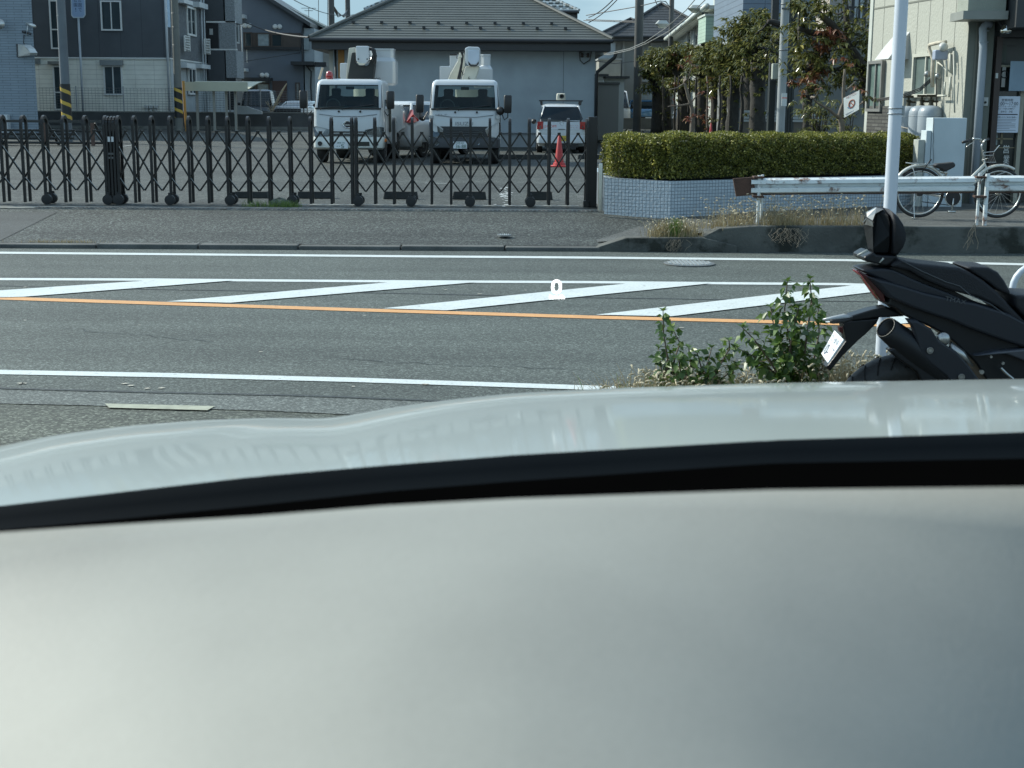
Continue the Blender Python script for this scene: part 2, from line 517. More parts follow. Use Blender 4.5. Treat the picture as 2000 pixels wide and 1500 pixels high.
white_al = mat('window frame aluminium', (.62, .64, .62), .4, var=.05)
glass_d = mat('window glass', (.035, .05, .055), .06, var=.3, scale=1.2, spec=.8)
curtain = mat('curtain behind glass', (.28, .33, .34), .25, var=.25, scale=6)
def window(root, wl, u0, v0, u1, v1, frame=None, pane=None, fw=.07, mull=1, hbar=None, out=.0):
    t0, z0, t1, z1 = wl.rect(u0, v0, u1, v1)
    f = MB()
    o1 = out + .07
    for a in ((t0, z0, t1, z0 + fw), (t0, z1 - fw, t1, z1), (t0, z0 + fw, t0 + fw, z1 - fw), (t1 - fw, z0 + fw, t1, z1 - fw)):
        wl.box(f, *a, out - .02, o1)
    for k in range(mull):
        tm = t0 + (t1 - t0) * (k + 1) / (mull + 1)
        wl.box(f, tm - fw * .35, z0 + fw, tm + fw * .35, z1 - fw, out - .02, o1 - .015)
    if hbar:
        zh = z1 - (z1 - z0) * hbar
        wl.box(f, t0 + fw, zh - fw * .4, t1 - fw, zh + fw * .4, out - .02, o1 - .01)
    fo = f.build('window', frame or white_al, root)
    p = MB(); wl.box(p, t0 + fw * .9, z0 + fw * .9, t1 - fw * .9, z1 - fw * .9, out - .03, out + .025)
    p.build('pane', pane or glass_d, fo)
    return fo

# ------------------------------------------------------------------ the ground, road and pavement
m_road = asphalt('road asphalt', (.060, .070, .063), speck=.7, scale=90, patch=.2)
m_lot = asphalt('car park asphalt', (.034, .038, .034), speck=1.2, scale=45, patch=.3, bump=.8)
m_apron = asphalt('coarse apron asphalt', (.035, .040, .037), speck=1.3, scale=60, patch=.25, bump=.8)
m_shoulder = asphalt('old shoulder asphalt', (.056, .062, .050), speck=.8, scale=70, patch=.4, bump=.7)
m_gutter = asphalt('worn gutter concrete', (.085, .095, .088), speck=.6, scale=90, patch=.3)
m_conc = mat('weathered concrete', (.17, .175, .16), .85, var=.25, scale=5, bump=.3, dirt=(.06, .06, .045, .58), dscale=3)
m_kerb = mat('dark kerb concrete', (.085, .09, .085), .85, var=.35, scale=3, bump=.4, fine=.2, fscale=90)
m_white = mat('white road paint', (.50, .54, .53), .6, var=.06, scale=4, fine=.12, fscale=60, dirt=(.24, .25, .24, .60), dscale=16)
m_yellow = mat('orange road paint', (.55, .28, .10), .6, var=.1, scale=4, fine=.15, fscale=60, dirt=(.12, .1, .07, .66), dscale=8)

def sheet(name, pts, m, z=None, sub=0):
    b = MB(); b.add(pts, [tuple(range(len(pts)))])
    return struct(name, b, m)
# wide earth sheet reaching the horizon
b = MB(); b.add([(-900, -60, -.06), (900, -60, -.06), (900, 1400, -.06), (-900, 1400, -.06)], [(0, 1, 2, 3)])
struct('ground', b, mat('earth', (.10, .10, .08), .9, var=.2, scale=.05))
KY = G(400, 487).y          # the road's far kerb line
struct('road', MB().add([(-60, -12, 0), (60, -12, 0), (60, KY + .3, 0), (-60, KY + .3, 0)], [(0, 1, 2, 3)]), m_road)
# shoulder (near side)
struct('road_shoulder', MB().add([G(-400, 780, .004), G(0, 786, .004), G(380, 797, .004), G(760, 814, .004), G(1500, 850, .004), (6, -2, .004), (-9, -2, .004)], [tuple(range(6, -1, -1))]), m_shoulder)
def strip(name, top, bot, m, z=.008):
    n = len(top); v = [G(u, w_, z) for u, w_ in top] + [G(u, w_, z) for u, w_ in bot]
    return struct(name, MB().add(v, [(i + n, i + 1 + n, i + 1, i) for i in range(n - 1)]), m)
strip('gutter', [(-300, 752), (0, 759), (150, 761), (350, 767), (520, 771), (760, 779), (1100, 795)],
      [(-300, 780), (0, 788), (150, 791), (350, 797), (520, 802), (760, 813), (1100, 830)], m_gutter)
strip('drain_cover', [(205, 788), (420, 793)], [(213, 796), (405, 801)], mat('old metal drain', (.3, .31, .24), .7, var=.3, scale=12), z=.012)
def line(name, cen, th, m, z=.004):
    return strip(name, [(u, v - th / 2) for u, v in cen], [(u, v + th / 2) for u, v in cen], m, z)
line('road_marking', [(-200, 491), (0, 493.5), (400, 497), (800, 500.5), (1150, 503), (1650, 508), (1990, 516), (2200, 522)], 4, m_white)
line('road_marking', [(-200, 545), (0, 545), (300, 546), (700, 549), (1150, 551), (1650, 555), (1990, 566), (2200, 574)], 4.5, m_white)
line('road_marking', [(-200, 576), (0, 582), (700, 605), (1150, 619), (1500, 628), (1640, 632), (2000, 643)], 6, m_yellow)
line('road_marking', [(-300, 719), (0, 726.5), (350, 733), (700, 742), (1000, 752), (1400, 765), (1700, 776)], 8.5, m_white)
def hatch(*q):
    struct('road_marking', MB().add([G(u, v, .008) for u, v in q], [tuple(range(len(q)))]), m_white)
hatch((-420, 590), (-420, 587), (0, 567), (300, 547), (457, 547.5), (45, 579.5))
hatch((325, 588.5), (450, 591), (930, 551), (775, 550))
hatch((748, 602), (872, 606), (1390, 553), (1235, 552.5))
hatch((1164, 614.5), (1312, 617.5), (1697, 571), (1900, 560), (1672, 556.5))
hatch((1600, 629), (1750, 633), (2200, 590), (2100, 583))
# thin seam along the hatched strip and loose litter specks
m_seam = mat('tar seam', (.018, .019, .018), .6)
line('road_seam', [(-200, 555), (0, 558), (300, 565), (700, 571), (1150, 581), (1700, 589), (2100, 598)], .9, m_seam, z=.003)
line('road_seam', [(-200, 752), (0, 757.5), (300, 765.5), (600, 772), (1000, 788)], 1.6, m_seam, z=.014)

# the sloping apron between kerb and gate, then the yard
GY = 20.1                                                    # the gate stands here
ay0 = KY + .16
struct('driveway_apron', MB().grid([[(x, ay0, .055), ] for x in ()] or [
    [(-40, ay0, .05), (-10, ay0, .05), (0, ay0, .05), (2.2, ay0, .05)],
    [(-40, GY - .75, .235), (-10, GY - .75, .235), (0, GY - .75, .235), (2.2, GY - .75, .235)]]), m_apron)
# cut patch at the left of the apron
def GA(u, v, off=.004):
    d = ray(u, v); k = (.235 - .05) / (GY - .75 - ay0)          # z = .05 + k (y - ay0)
    t_ = (.05 - k * ay0 + off - CAMZ) / (d.z - k * d.y); return Vector((d.x * t_, d.y * t_, CAMZ + d.z * t_))
struct('apron_patch', MB().add([GA(-300, 481), GA(-30, 480), GA(0, 470), GA(112, 414), GA(-300, 412)], [(0, 1, 2, 3, 4)]),
       asphalt('smooth patch asphalt', (.045, .049, .048), speck=.35, scale=90, patch=.15))
b = MB()
for i in range(15):
    x0 = -9.2 + i * .62
    if x0 > .1: break
b = MB(); x = -14.0; kr = random.Random(3)
while x < .72:
    w_ = 1.15 + kr.uniform(-.1, .1)
    b.box(x, KY, -.02, x + w_ - .012, KY + .17, .052 + kr.uniform(-.006, .006)); x += w_
struct('kerb', b, m_kerb, bevel=.015)
# a drain channel and its grating at the gate line
struct('gate_threshold', MB().box(-30, GY - .75, .1, 2.4, GY - .3, .247), m_conc)
b = MB(); x = -6.5
while x < 2.3:
    b.box(x, GY - .72, .245, x + .035, GY - .6, .2535); x += .06
struct('drain_grating', b, mat('rusted grating', (.09, .08, .07), .7, var=.3, scale=20))
# yard
xs = [-60, -30, -12, -4, 2, 9, 14, 30, 60]
ysr = [GY - .3, 30, 45, 80, 130]
struct('car_park', MB().grid([[(x, y, lotz(y)) for x in xs] for y in ysr]), m_lot)
# raised pavement on the right, behind its retaining kerb
KR = [(1143, 496), (1170, 497)]
struct('pavement', MB().grid([[(1.0, ay0 + .25, .075), (1.6, ay0 + .25, .12), (2.3, ay0 + .25, .2), (3.2, ay0 + .25, .235), (30, ay0 + .25, .235)],
                              [(1.0, GY + 2.5, .262), (1.6, GY + 2.5, .262), (2.3, GY + 2.5, .262), (3.2, GY + 2.5, .262), (30, GY + 2.5, .262)]]), 
       asphalt('pavement asphalt', (.07, .074, .07), speck=.5, scale=80, patch=.25))
m_mossy = mat('mossy retaining concrete', (.075, .078, .07), .9, var=.45, scale=2.2, bump=.5, bscale=30, dirt=(.02, .022, .017, .5), dscale=2.0)
wy = KY + .02
def kx(u): return P(u, 480, wy).x
def kz(u, v): return P(u, v, wy).z
b = MB()
b.prism([(kx(1140), wy, -.05), (kx(1145), wy, kz(1145, 490)), (kx(1222), wy, kz(1222, 465)), (kx(1372), wy, kz(1372, 464)), (kx(1440), wy, kz(1440, 480)), (kx(1440), wy, -.05)], (0, .28, 0))
struct('kerb', b, m_mossy, bevel=.012)
b = MB()
b.prism([(kx(1376), wy + .05, -.05), (kx(1376), wy + .05, kz(1376, 462)), (kx(1405), wy + .05, kz(1405, 447)), (kx(1480), wy + .05, kz(1480, 442)), (kx(2400), wy + .05, kz(1480, 442)), (kx(2400), wy + .05, -.05)], (0, .3, 0))
struct('retaining_kerb', b, m_mossy, bevel=.015)
# covers in the ground
def cover(u, v, rpx, z, nx, name, label):
    c = G(u, v, z); d = rpx * c.y / FPX
    t = thing(name, label, 'manhole cover', c)
    MB().lathe(c, [(d, .001), (d, .010), (d * .94, .012)], 32).build('ring', mat('cast iron', (.16, .165, .16), .5, .3, var=.2, scale=20), t)
    b = MB(); s_ = d * 2 / nx
    for i in range(nx):
        for j in range(nx):
            x = -d + (i + .5) * s_; y = -d + (j + .5) * s_
            if math.hypot(x, y) < d * .88:
                b.box(c.x + x - s_ * .33, c.y + y - s_ * .33, c.z + .011, c.x + x + s_ * .33, c.y + y + s_ * .33, c.z + .019)
    b.build('cover_pattern', mat('worn iron studs', (.45, .47, .46), .45, .5, var=.3, scale=30), t)
cover(1346, 515.5, 50, .004, 13, 'manhole_cover', 'large round studded iron manhole cover set in the far lane')
cover(985, 460.5, 14, .11, 7, 'manhole_cover', 'small round iron cover set in the sloping driveway')

# small litter flecks lying on the road
b = MB(); lr = random.Random(12)
for i in range(34):
    u = lr.uniform(0, 1500); v = lr.choice([lr.uniform(560, 575), lr.uniform(610, 720), lr.uniform(610, 650), lr.uniform(745, 760)])
    c = G(u, v, .006); s_ = lr.uniform(.006, .02); a = lr.uniform(0, 3)
    b.add([c + Vector((math.cos(a + k) * s_ * 1.4, math.sin(a + k) * s_, 0)) for k in (0, 1.3, 3.0, 4.5)], [(0, 1, 2, 3)])
o = b.build('road_litter', mat('pale leaf litter', (.4, .38, .32), .8)); tag(o, 'scattered pale specks and leaf scraps lying over the road surface', 'litter'); o['kind'] = 'stuff'

# ------------------------------------------------------------------ painted bay lines in the yard
def yline(a, b_, wd=.1):
    a = Vector(a); b_ = Vector(b_); d = (b_ - a).normalized(); n = Vector((-d.y, d.x, 0)) * wd / 2
    q = [a - n, b_ - n, b_ + n, a + n]
    struct('bay_line', MB().add([(p.x, p.y, lotz(p.y) + .006) for p in q], [(0, 1, 2, 3)]), m_white)
for u0, v0, u1, v1 in ((560, 400, 1130, 403), (10, 310, 30, 308), (235, 288, 262, 285), (830, 358, 880, 359)):
    p = G(u0, v0, .25); q = G(u1, v1, .25); yline(p, q, .05)

# ------------------------------------------------------------------ the car the view looks out of: bonnet, cowl, dashboard
def own_car():
    t = thing('car', 'pearl white car in the foreground seen from inside over its grey dashboard', 'car', (0, 1.3, 0))
    paint = mat('pearl white paint', (.45, .50, .48), .3, .0, var=.02, coat=.75, spec=.4)
    paint.node_tree.nodes['Principled BSDF'].inputs['Coat Roughness'].default_value = .05
    sil = [(-500, 950), (-200, 905), (0, 871), (100, 850), (250, 831), (400, 820), (520, 816), (600, 816.5), (640, 818), (700, 808), (760, 797), (850, 784), (1000, 768), (1200, 758), (1500, 748), (1990, 740), (2500, 742)]
    rear = [(-500, 1058), (0, 990), (200, 967), (500, 932), (750, 910), (1000, 890), (1500, 861), (2000, 845), (2500, 842)]
    def ip(tab, u): return float(np.interp(u, [a for a, _ in tab], [c for _, c in tab]))
    us = list(range(-480, 2500, 20))
    def smooth(u): # soften the corners of the silhouette except at the wing gap
        k = 30
        return sum(ip(sil, u + d_ * 12) * w_ for d_, w_ in zip(range(-5, 6), (1, 2, 4, 6, 8, 9, 8, 6, 4, 2, 1))) / 51
    rows = []
    YR_, YS = 1.3, 2.4
    NT = 34
    for j in range(NT + 8):
        row = []
        tt = j / NT
        for u in us:
            dr = ray(u, ip(rear, u)); ds = ray(u, smooth(u))
            Y = YR_ + (YS - YR_) * tt
            zr = CAMZ + dr.z / dr.y * YR_; zs = CAMZ + ds.z / ds.y * YS
            ms = ds.z / ds.y * (YS - YR_); mr_ = -math.tan(math.radians(7.0)) * (YS - YR_)
            if tt <= 1:
                h00 = 2 * tt**3 - 3 * tt**2 + 1; h10 = tt**3 - 2 * tt**2 + tt; h01 = -2 * tt**3 + 3 * tt**2; h11 = tt**3 - tt**2
                z = h00 * zr + h10 * mr_ + h01 * zs + h11 * ms
            else:
                e = tt - 1
                z = zs + ms * e - 2.2 * e * e
            # the shut line between wing and bonnet: a shallow valley
            cu_ = 230 + (645 - 230) * tt ** .8
            dx = (u - cu_)
            k = min(1, max(0, tt * 3))
            z -= .0015 * k * max(0, 1 - tt ** 2) * math.exp(-(dx / 75) ** 2)
            uu = ray(u, 800)
            row.append(Vector((uu.x / uu.y * Y, Y, z)))
        rows.append(row)
    MB().grid(rows).build('bonnet', paint, t, smooth=True)
    # wing skin and nose under the bonnet, down to the ground
    MB().grid([rows[-1], [Vector((p.x, p.y + .12, .25)) for p in rows[-1]]]).build('bumper', paint, t, smooth=True)
    # cowl: black moulded strip behind the bonnet
    low = [(-500, 1095), (0, 1033), (250, 1010), (500, 985), (750, 958), (1000, 938), (1500, 903), (2000, 893), (2500, 890)]
    dash = [(-500, 1075), (-100, 1046), (0, 1040), (225, 1025), (500, 1008), (750, 988), (1000, 974), (1500, 957), (2000, 951), (2500, 950)]
    r = [[], [], [], [], []]
    for u in us[::2]:
        vr = ip(rear, u); vl = ip(low, u)
        r[0].append(P(u, vr - 2, 1.31)); r[1].append(P(u, vr + 2, 1.285)); r[2].append(P(u, vr + (vl - vr) * .5, 1.275)); r[3].append(P(u, vl, 1.262)); r[4].append(P(u, vl + 25, 1.17))
    MB().grid(r).build('cowl', mat('black cowl plastic', (.004, .0058, .0075), .8, var=.15, spec=.02), t, smooth=True)
    # windscreen base: well coloured near black for the shade inside it
    r = [[], []]
    for u in us[::2]:
        r[0].append(P(u, ip(low, u) + 2, 1.17)); r[1].append(P(u, ip(dash, u) + 40, .80))
    MB().grid(r).build('defroster_recess', mat('black recess shade', (.0012, .0012, .0012), 1.0, spec=0), t, smooth=True)
    # dashboard pad: a broad soft hump
    dm = mat('grey dashboard plastic', (.23, .23, .205), .6, var=.10, scale=6, bump=.04, bscale=300, spec=.3, fine=.03, fscale=300)
    rows = []
    us2 = list(range(-700, 2700, 50))
    for j in range(26):
        k = j / 25
        row = []
        for u in us2:
            v0 = ip(dash, u)
            Y = .78 - .50 * k
            d0 = ray(u, v0)
            zf = CAMZ + d0.z / d0.y * .78
            x = d0.x / d0.y * Y
            xr = (u - 800) / 1000
            # rolls off away from the ridge on both sides, and down towards the driver
            z = zf - .012 * 0 - .006 * k - .035 * k * k - max(0, .04 - k) * .0
            g_ = min(1, k / .5) ** .8
            z -= g_ * (.125 * x + 1.45 * x * x)
            row.append(Vector((x, Y, z)))
        rows.append(row)
    front = [Vector((p.x, p.y + .012, p.z - .012)) for p in rows[0]]
    front2 = [Vector((p.x, p.y + .016, p.z - .05)) for p in rows[0]]
    MB().grid([front2, front] + rows).build('dashboard', dm, t, smooth=True)
    # speed read-out thrown up by the head-up display
    hud = mat('white display light', (.8, .8, .8), .5, emit=(.95, 1, 1, 1.3))
    return t
car0 = own_car()
hud = thing('speed_display', 'white glowing head-up speed read-out 0 km/h hovering over the bonnet', 'display', P(1087, 600, 2.3))
hm = mat('display glow', (.2, .2, .2), .5, emit=(.95, 1.0, 1.0, 2.2), var=0)
text_obj('digit', '0', hm, hud, P(1087, 560, 2.3), height=28 * 2.3 / FPX, width=20 * 2.3 / FPX)
text_obj('unit', 'km/h', hm, hud, P(1088, 580, 2.3), width=29 * 2.3 / FPX, height=9 * 2.3 / FPX)

# ------------------------------------------------------------------ the accordion gates
m_gate = mat('dark bronze gate metal', (.008, .008, .0078), .42, .1, var=.15)
m_gate_lit = mat('lit gate metal', (.016, .016, .015), .32, .4, var=.15)  # lighter copy of the gate metal, colouring the front bars as lit
m_rub = mat('black rubber', (.012, .012, .012), .6)
gate_dir = Vector((-.035, 1, 0)).normalized()
def gate(label, us, casters, loc_u):
    base = Vector((P(loc_u, 400, GY).x, GY, .25))
    t = thing('folding_gate', label, 'gate', base, 'folding gates across the yard entrance')
    top = lambda u: P(u, 228 + .006 * u, GY).z
    th = .043; dp = .24
    xs_ = [P(u, 320, GY).x for u in us]
    proto = None
    for i, (u, x) in enumerate(zip(us, xs_)):
        if proto is None:
            mb = MB()
            H = P(600, 231, GY).z
            pts = []
            r = dp / 2
            for k in range(0, 13):
                a = math.pi * k / 12
                pts.append(Vector((base.x, base.y + r - r * math.cos(a), H - .10 + .10 * math.sin(a))))
            pts = [Vector((base.x, base.y, .275))] + pts + [Vector((base.x, base.y + dp, .275))]
            # flat bar section loop
            for a_, b_ in zip(pts[:-1], pts[1:]):
                mb.beam(a_, b_ + (b_ - a_).normalized() * .004, th, th * .8, up=(1, 0, 0))
            o = proto = mb.build('upright', m_gate, t)
        else:
            o = proto.copy(); C.objects.link(o); o.parent = t
        o.location = (x - base.x, 0, 0)
        o.rotation_euler = (0, 0, math.atan2(-gate_dir.x, gate_dir.y) if False else .035)
    # scissor lattice between the uprights
    zP, zN1, zM, zN2, zV = (P(600, v, GY).z for v in (258, 287, 317, 349, 374))
    mb1 = MB(); mb2 = MB()
    n = len(xs_)
    hp = (xs_[-1] - xs_[0]) / max(1, n - 1)
    def node(i): # x of upright i, extrapolated
        if i < 0: return xs_[0] + i * hp
        if i >= n: return xs_[-1] + (i - n + 1) * hp
        return xs_[i]
    def path(i, sgn):
        m0 = (node(i) + node(i + sgn)) / 2
        pts = [(m0, zP), (node(i + sgn), zN1), ((node(i + sgn) + node(i + 2 * sgn)) / 2, zM), (node(i + 2 * sgn), zN2), ((node(i + 2 * sgn) + node(i + 3 * sgn)) / 2, zV)]
        return pts
    y1, y2 = GY + .02, GY + .055
    lo, hi = xs_[0] - .01, xs_[-1] + .01
    def clipseg(a, b_):
        (xa, za), (xb, zb) = a, b_
        if max(xa, xb) < lo or min(xa, xb) > hi: return None
        def cut(x): return za + (zb - za) * (x - xa) / (xb - xa)
        if xa < lo: xa, za = lo, cut(lo)
        if xb < lo: xb, zb = lo, (za + (zb - za) * (lo - xa) / (xb - xa))
        if xa > hi: xa, za = hi, cut(hi)
        if xb > hi: xb, zb = hi, (za + (zb - za) * (hi - xa) / (xb - xa))
        return (xa, za), (xb, zb)
    for i in range(-4, n + 4):
        for sgn, mb, y in ((1, mb1, y1), (-1, mb2, y2)):
            pts = path(i, sgn)
            for a_, b_ in zip(pts[:-1], pts[1:]):
                c_ = clipseg(a_, b_)
                if c_: mb.beam((c_[0][0], y, c_[0][1]), (c_[1][0], y, c_[1][1]), .021, .027, up=(0, 1, 0))
        m0 = (node(i) + node(i + 1)) / 2
        if lo < m0 < hi:
            mb1.box(m0 - .022, y1 - .02, zP - .012, m0 + .022, y2 + .015, zP + .014)
            mb1.box(m0 - .012, y1 - .018, zM - .012, m0 + .012, y2, zM + .012)
    mb1.build('lattice', m_gate_lit, t); mb2.build('lattice', m_gate, t)
    for u in casters:
        x = P(u, 390, GY).x
        for dy in (0, dp):
            mb = MB()
            y = GY + dy
            mb.lathe((x + dy * -.02, y - .03, .32), [(.03, -.03), (.072, -.026), (.072, .036), (.03, .04)], 16, axis='y')
            mb.box(x - .025, y - .03, .33, x + .025, y + .01, .42)
            mb.build('caster', m_rub, t)
    return t
gate('left black folding gate with four plain bays, left of the bundled uprights', [-82, -40, 4, 45, 86, 125, 166, 206], [93, 212], 100)
gate('middle black folding gate between the bundled uprights and the doubled upright', [231, 262, 296, 332, 369, 406, 444, 484, 525, 566, 606, 647, 687], [233, 333, 450, 571], 450)
gate('right black folding gate ending at the square gate post, in front of the right truck', [695, 732, 769, 805, 843, 881, 919, 957, 996, 1034, 1073, 1110, 1147], [700, 803, 918, 1036], 920)
# bundled latch uprights
def latch():
    x0 = P(212, 300, GY).x; t = thing('gate_latch_post', 'bundle of closed black uprights with white latch stickers, joining the left and middle gates', 'gate post', (x0, GY, .25))
    H = P(215, 229, GY).z
    for u in (211, 217.5, 224):
        mb = MB(); x = P(u, 310, GY).x
        pts = [Vector((x, GY, .27))] + [Vector((x - .004 * k / 3, GY + .12 - .12 * math.cos(math.pi * k / 8), H - .08 + .08 * math.sin(math.pi * k / 8))) for k in range(9)] + [Vector((x, GY + .24, .27))]
        for a_, b_ in zip(pts[:-1], pts[1:]): mb.beam(a_, b_, .03, .03, up=(1, 0, 0))
        mb.build('upright', m_gate, t)
    a = P(209, 255, GY); b_ = P(233, 392, GY)
    MB().box(a.x, GY + .03, .3, b_.x, GY + .13, a.z).build('latch_case', m_gate, t, bevel=.008)
    mb = MB()
    for u in (212.5, 219.5):
        p = P(u, 272, GY - .02); mb.box(p.x - .016, GY - .024, p.z - .035, p.x + .016, GY + .03, p.z + .035)
    mb.build('sticker', mat('white sticker', (.5, .52, .52), .5), t)
    mb = MB()
    for v in (300, 308): 
        p = P(217, v, GY); mb.box(p.x - .035, GY - .015, p.z - .015, p.x + .035, GY + .03, p.z + .012)
    mb.build('latch_handle', mat('worn latch steel', (.1, .1, .1), .4, .5), t)
    mb = MB(); mb.lathe((P(229, 390, GY).x, GY - .03, .32), [(.03, -.02), (.062, -.018), (.062, .03), (.03, .034)], 16, axis='y'); mb.build('caster', m_rub, t)
latch()
t = thing('gate_post', 'square black end post of the folding gate beside the steel bollard', 'gate post', (P(1155, 400, GY + .1).x, GY + .1, .25))
a = P(1150, 228, GY + .05); b_ = P(1162, 403, GY + .05)
MB().box(a.x, GY + .02, .25, b_.x + .02, GY + .2, a.z).build('post', m_gate, t, bevel=.006)
MB().box(a.x - .06, GY - .03, .245, a.x + .02, GY + .1, .34).build('foot', m_gate, t, bevel=.004)

# concrete wheel stops lying behind the gate
m_stop = mat('shadow dark concrete block', (.035, .038, .036), .9, var=.3, scale=8, bump=.4)  # colour set near black for the shadow the stops lie in
stops = [(455, 523, 'leftmost dark concrete wheel stop behind the middle gate, left of the boulder'), (579, 650, 'dark concrete wheel stop just right of the boulder behind the gate'), (748, 816, 'dark concrete wheel stop behind the gate in front of the left truck'), (883, 950, 'dark concrete wheel stop behind the gate straight below the right truck'), (1027, 1080, 'short dark concrete wheel stop behind the gate below the traffic cone')]
for u0, u1, lb in stops:
    y = G(600, 388, .25).y; y = max(y, GY + .6)
    b = MB(); x0 = P(u0, 382, y).x; x1 = P(u1, 382, y).x
    z1 = P(u0, 374, y).z
    b.prism([(x0, y, .25), (x1, y, .25), (x1 - .02, y + .02, z1), (x0 + .02, y + .02, z1)], (0, .16, 0))
    single('wheel_stop', b, m_stop, lb, 'wheel stop', 'concrete wheel stops in the yard', bevel=.01)
for u0, u1, v, lb in ((963, 1078, 311, 'long dark concrete wheel stop behind the kei car, left of the cone'), (1128, 1176, 311, 'dark concrete wheel stop in front of the grey locker')):
    y = G(u0, v, .25).y
    b = MB(); x0 = P(u0, v, y).x; x1 = P(u1, v, y).x
    b.prism([(x0, y, .25), (x1, y, .25), (x1 - .02, y + .02, .37), (x0 + .02, y + .02, .37)], (0, .16, 0))
    single('wheel_stop', b, m_stop, lb, 'wheel stop', 'concrete wheel stops in the yard', bevel=.01)

# boulder and its tuft
def rock(u, v, w_, h_, z, name, label):
    c = G(u, v, z); s_ = c.y / FPX
    b = MB(); rr = random.Random(5); rows = []
    for i in range(7):
        e = math.pi / 2 * i / 6; row = []
        for k in range(15):
            a = 2 * math.pi * k / 14
            q = 1 + .16 * math.sin(k % 14 * 2.3 + i) + .08 * math.cos(k % 14 * 5.1)
            row.append(c + Vector((math.cos(a) * math.cos(e) * w_ / 2 * s_ * q, math.sin(a) * math.cos(e) * w_ * .4 * s_ * q, math.sin(e) * h_ * s_ * (1 + .1 * math.sin(k)))))
        rows.append(row)
    b.grid(rows)
    single(name, b, mat('lichen rock', (.10, .11, .09), .9, var=.5, scale=12, bump=.8, bscale=25), label, 'rock', origin=c, smooth=False)
rock(546, 402, 40, 15, .25, 'boulder', 'mossy grey boulder at the gate line beside a tuft of weeds')

# orange-red cones
def cone(u, vtop, vbot, Y, label):
    base = P(u, vbot, Y); H = P(u, vtop, Y).z - base.z
    t = thing('traffic_cone', label, 'traffic cone', base, 'red traffic cones')
    red = mat('red cone plastic', (.40, .03, .028), .45, var=.15)
    MB().lathe(base, [(.21 * H / .7, 0.012 * H), (.20 * H / .7, .05 * H), (.135 * H / .7, .06 * H), (.125 * H / .7, .13 * H), (.10 * H / .7, .14 * H), (.028 * H / .7, .98 * H), (.018 * H / .7, H)], 24).build('body', red, t, smooth=True, auto=40)
    s_ = .2 * H / .7
    MB().box(base.x - s_, base.y - s_, base.z + .002, base.x + s_, base.y + s_, base.z + .03).build('base_plate', mat('cone foot', (.4, .03, .025), .6), t, bevel=.01)
cone(1092, 262, 326, G(1092, 326, .25).y, 'red traffic cone on the yard behind the gate, by the white kei car')
cone(1388, 240, 268, 40, 'red traffic cone among the pollarded trunks behind the hedge')
# steel bollard
by = 18.95
b = MB(); c = P(1172, 411, by); h = P(1172, 319, by).z - c.z; r_ = 4.8 * by / FPX
b.lathe(c, [(r_, 0), (r_, h * .95), (r_ * .9, h * .99), (r_ * .5, h)], 20)
single('bollard', b, mat('brushed steel', (.42, .42, .38), .28, .9, var=.1), 'round brushed steel bollard between the gate post and the tiled planter', 'bollard', origin=c, smooth=True, auto=40)

# ------------------------------------------------------------------ tiled planter wall and clipped hedge
Y0 = 19.2; YC = 18.7; Y2 = 21.2
A = P(1181, 350, Y0); Bc = P(1310, 350, YC); Cc = P(1835, 350, Y2)
def planter():
    t = thing('planter_wall', 'low planter wall faced with small pale blue square tiles, under the hedge', 'planter', (A.x, A.y, .25))
    zt = lambda u, Y, v: P(u, v, Y).z
    tiles = gridmat('pale blue square tiles', (.38, .44, .48), (.15, .175, .20), .0445, .0445, .0035, offset=0, axis='x', rough=.35, var=.08, bump=.6)
    for name, p, q, zp, zq in (('tiled_face', A, Bc, zt(1176, Y0, 347), zt(1310, YC, 354)), ('tiled_face', Bc, Cc, zt(1310, YC, 354), zt(1310, YC, 354))):
        p = Vector((p.x, p.y, .2)); q = Vector((q.x, q.y, .2)); d = (q - p).normalized(); n = Vector((-d.y, d.x, 0)) * .16
        b = MB(); b.add([p, q, q + n, p + n, Vector((p.x, p.y, zp)), Vector((q.x, q.y, zq)), Vector((q.x, q.y, zq)) + n, Vector((p.x, p.y, zp)) + n],
              [(0, 3, 2, 1), (4, 5, 6, 7), (0, 1, 5, 4), (1, 2, 6, 5), (2, 3, 7, 6), (3, 0, 4, 7)])
        b.build(name, tiles, t)
    q = [Vector((A.x, A.y, 0)), Vector((A.x + .05, A.y + 3.2, 0))]
    b = MB(); b.box(A.x, A.y + .17, .2, A.x + .15, A.y + 3, zt(1176, Y0, 347)); b.build('side_face', tiles, t)
    b = MB(); zz = zt(1310, YC, 358)
    b.add([(A.x + .1, A.y + .1, zz), (Bc.x, Bc.y + .1, zz), (Cc.x, Cc.y + .1, zz), (Cc.x, Cc.y + 2.5, zz), (A.x + .1, A.y + 3, zz)], [(0, 1, 2, 3, 4)])
    b.build('soil', mat('dark soil', (.03, .025, .018), .95), t)
planter()

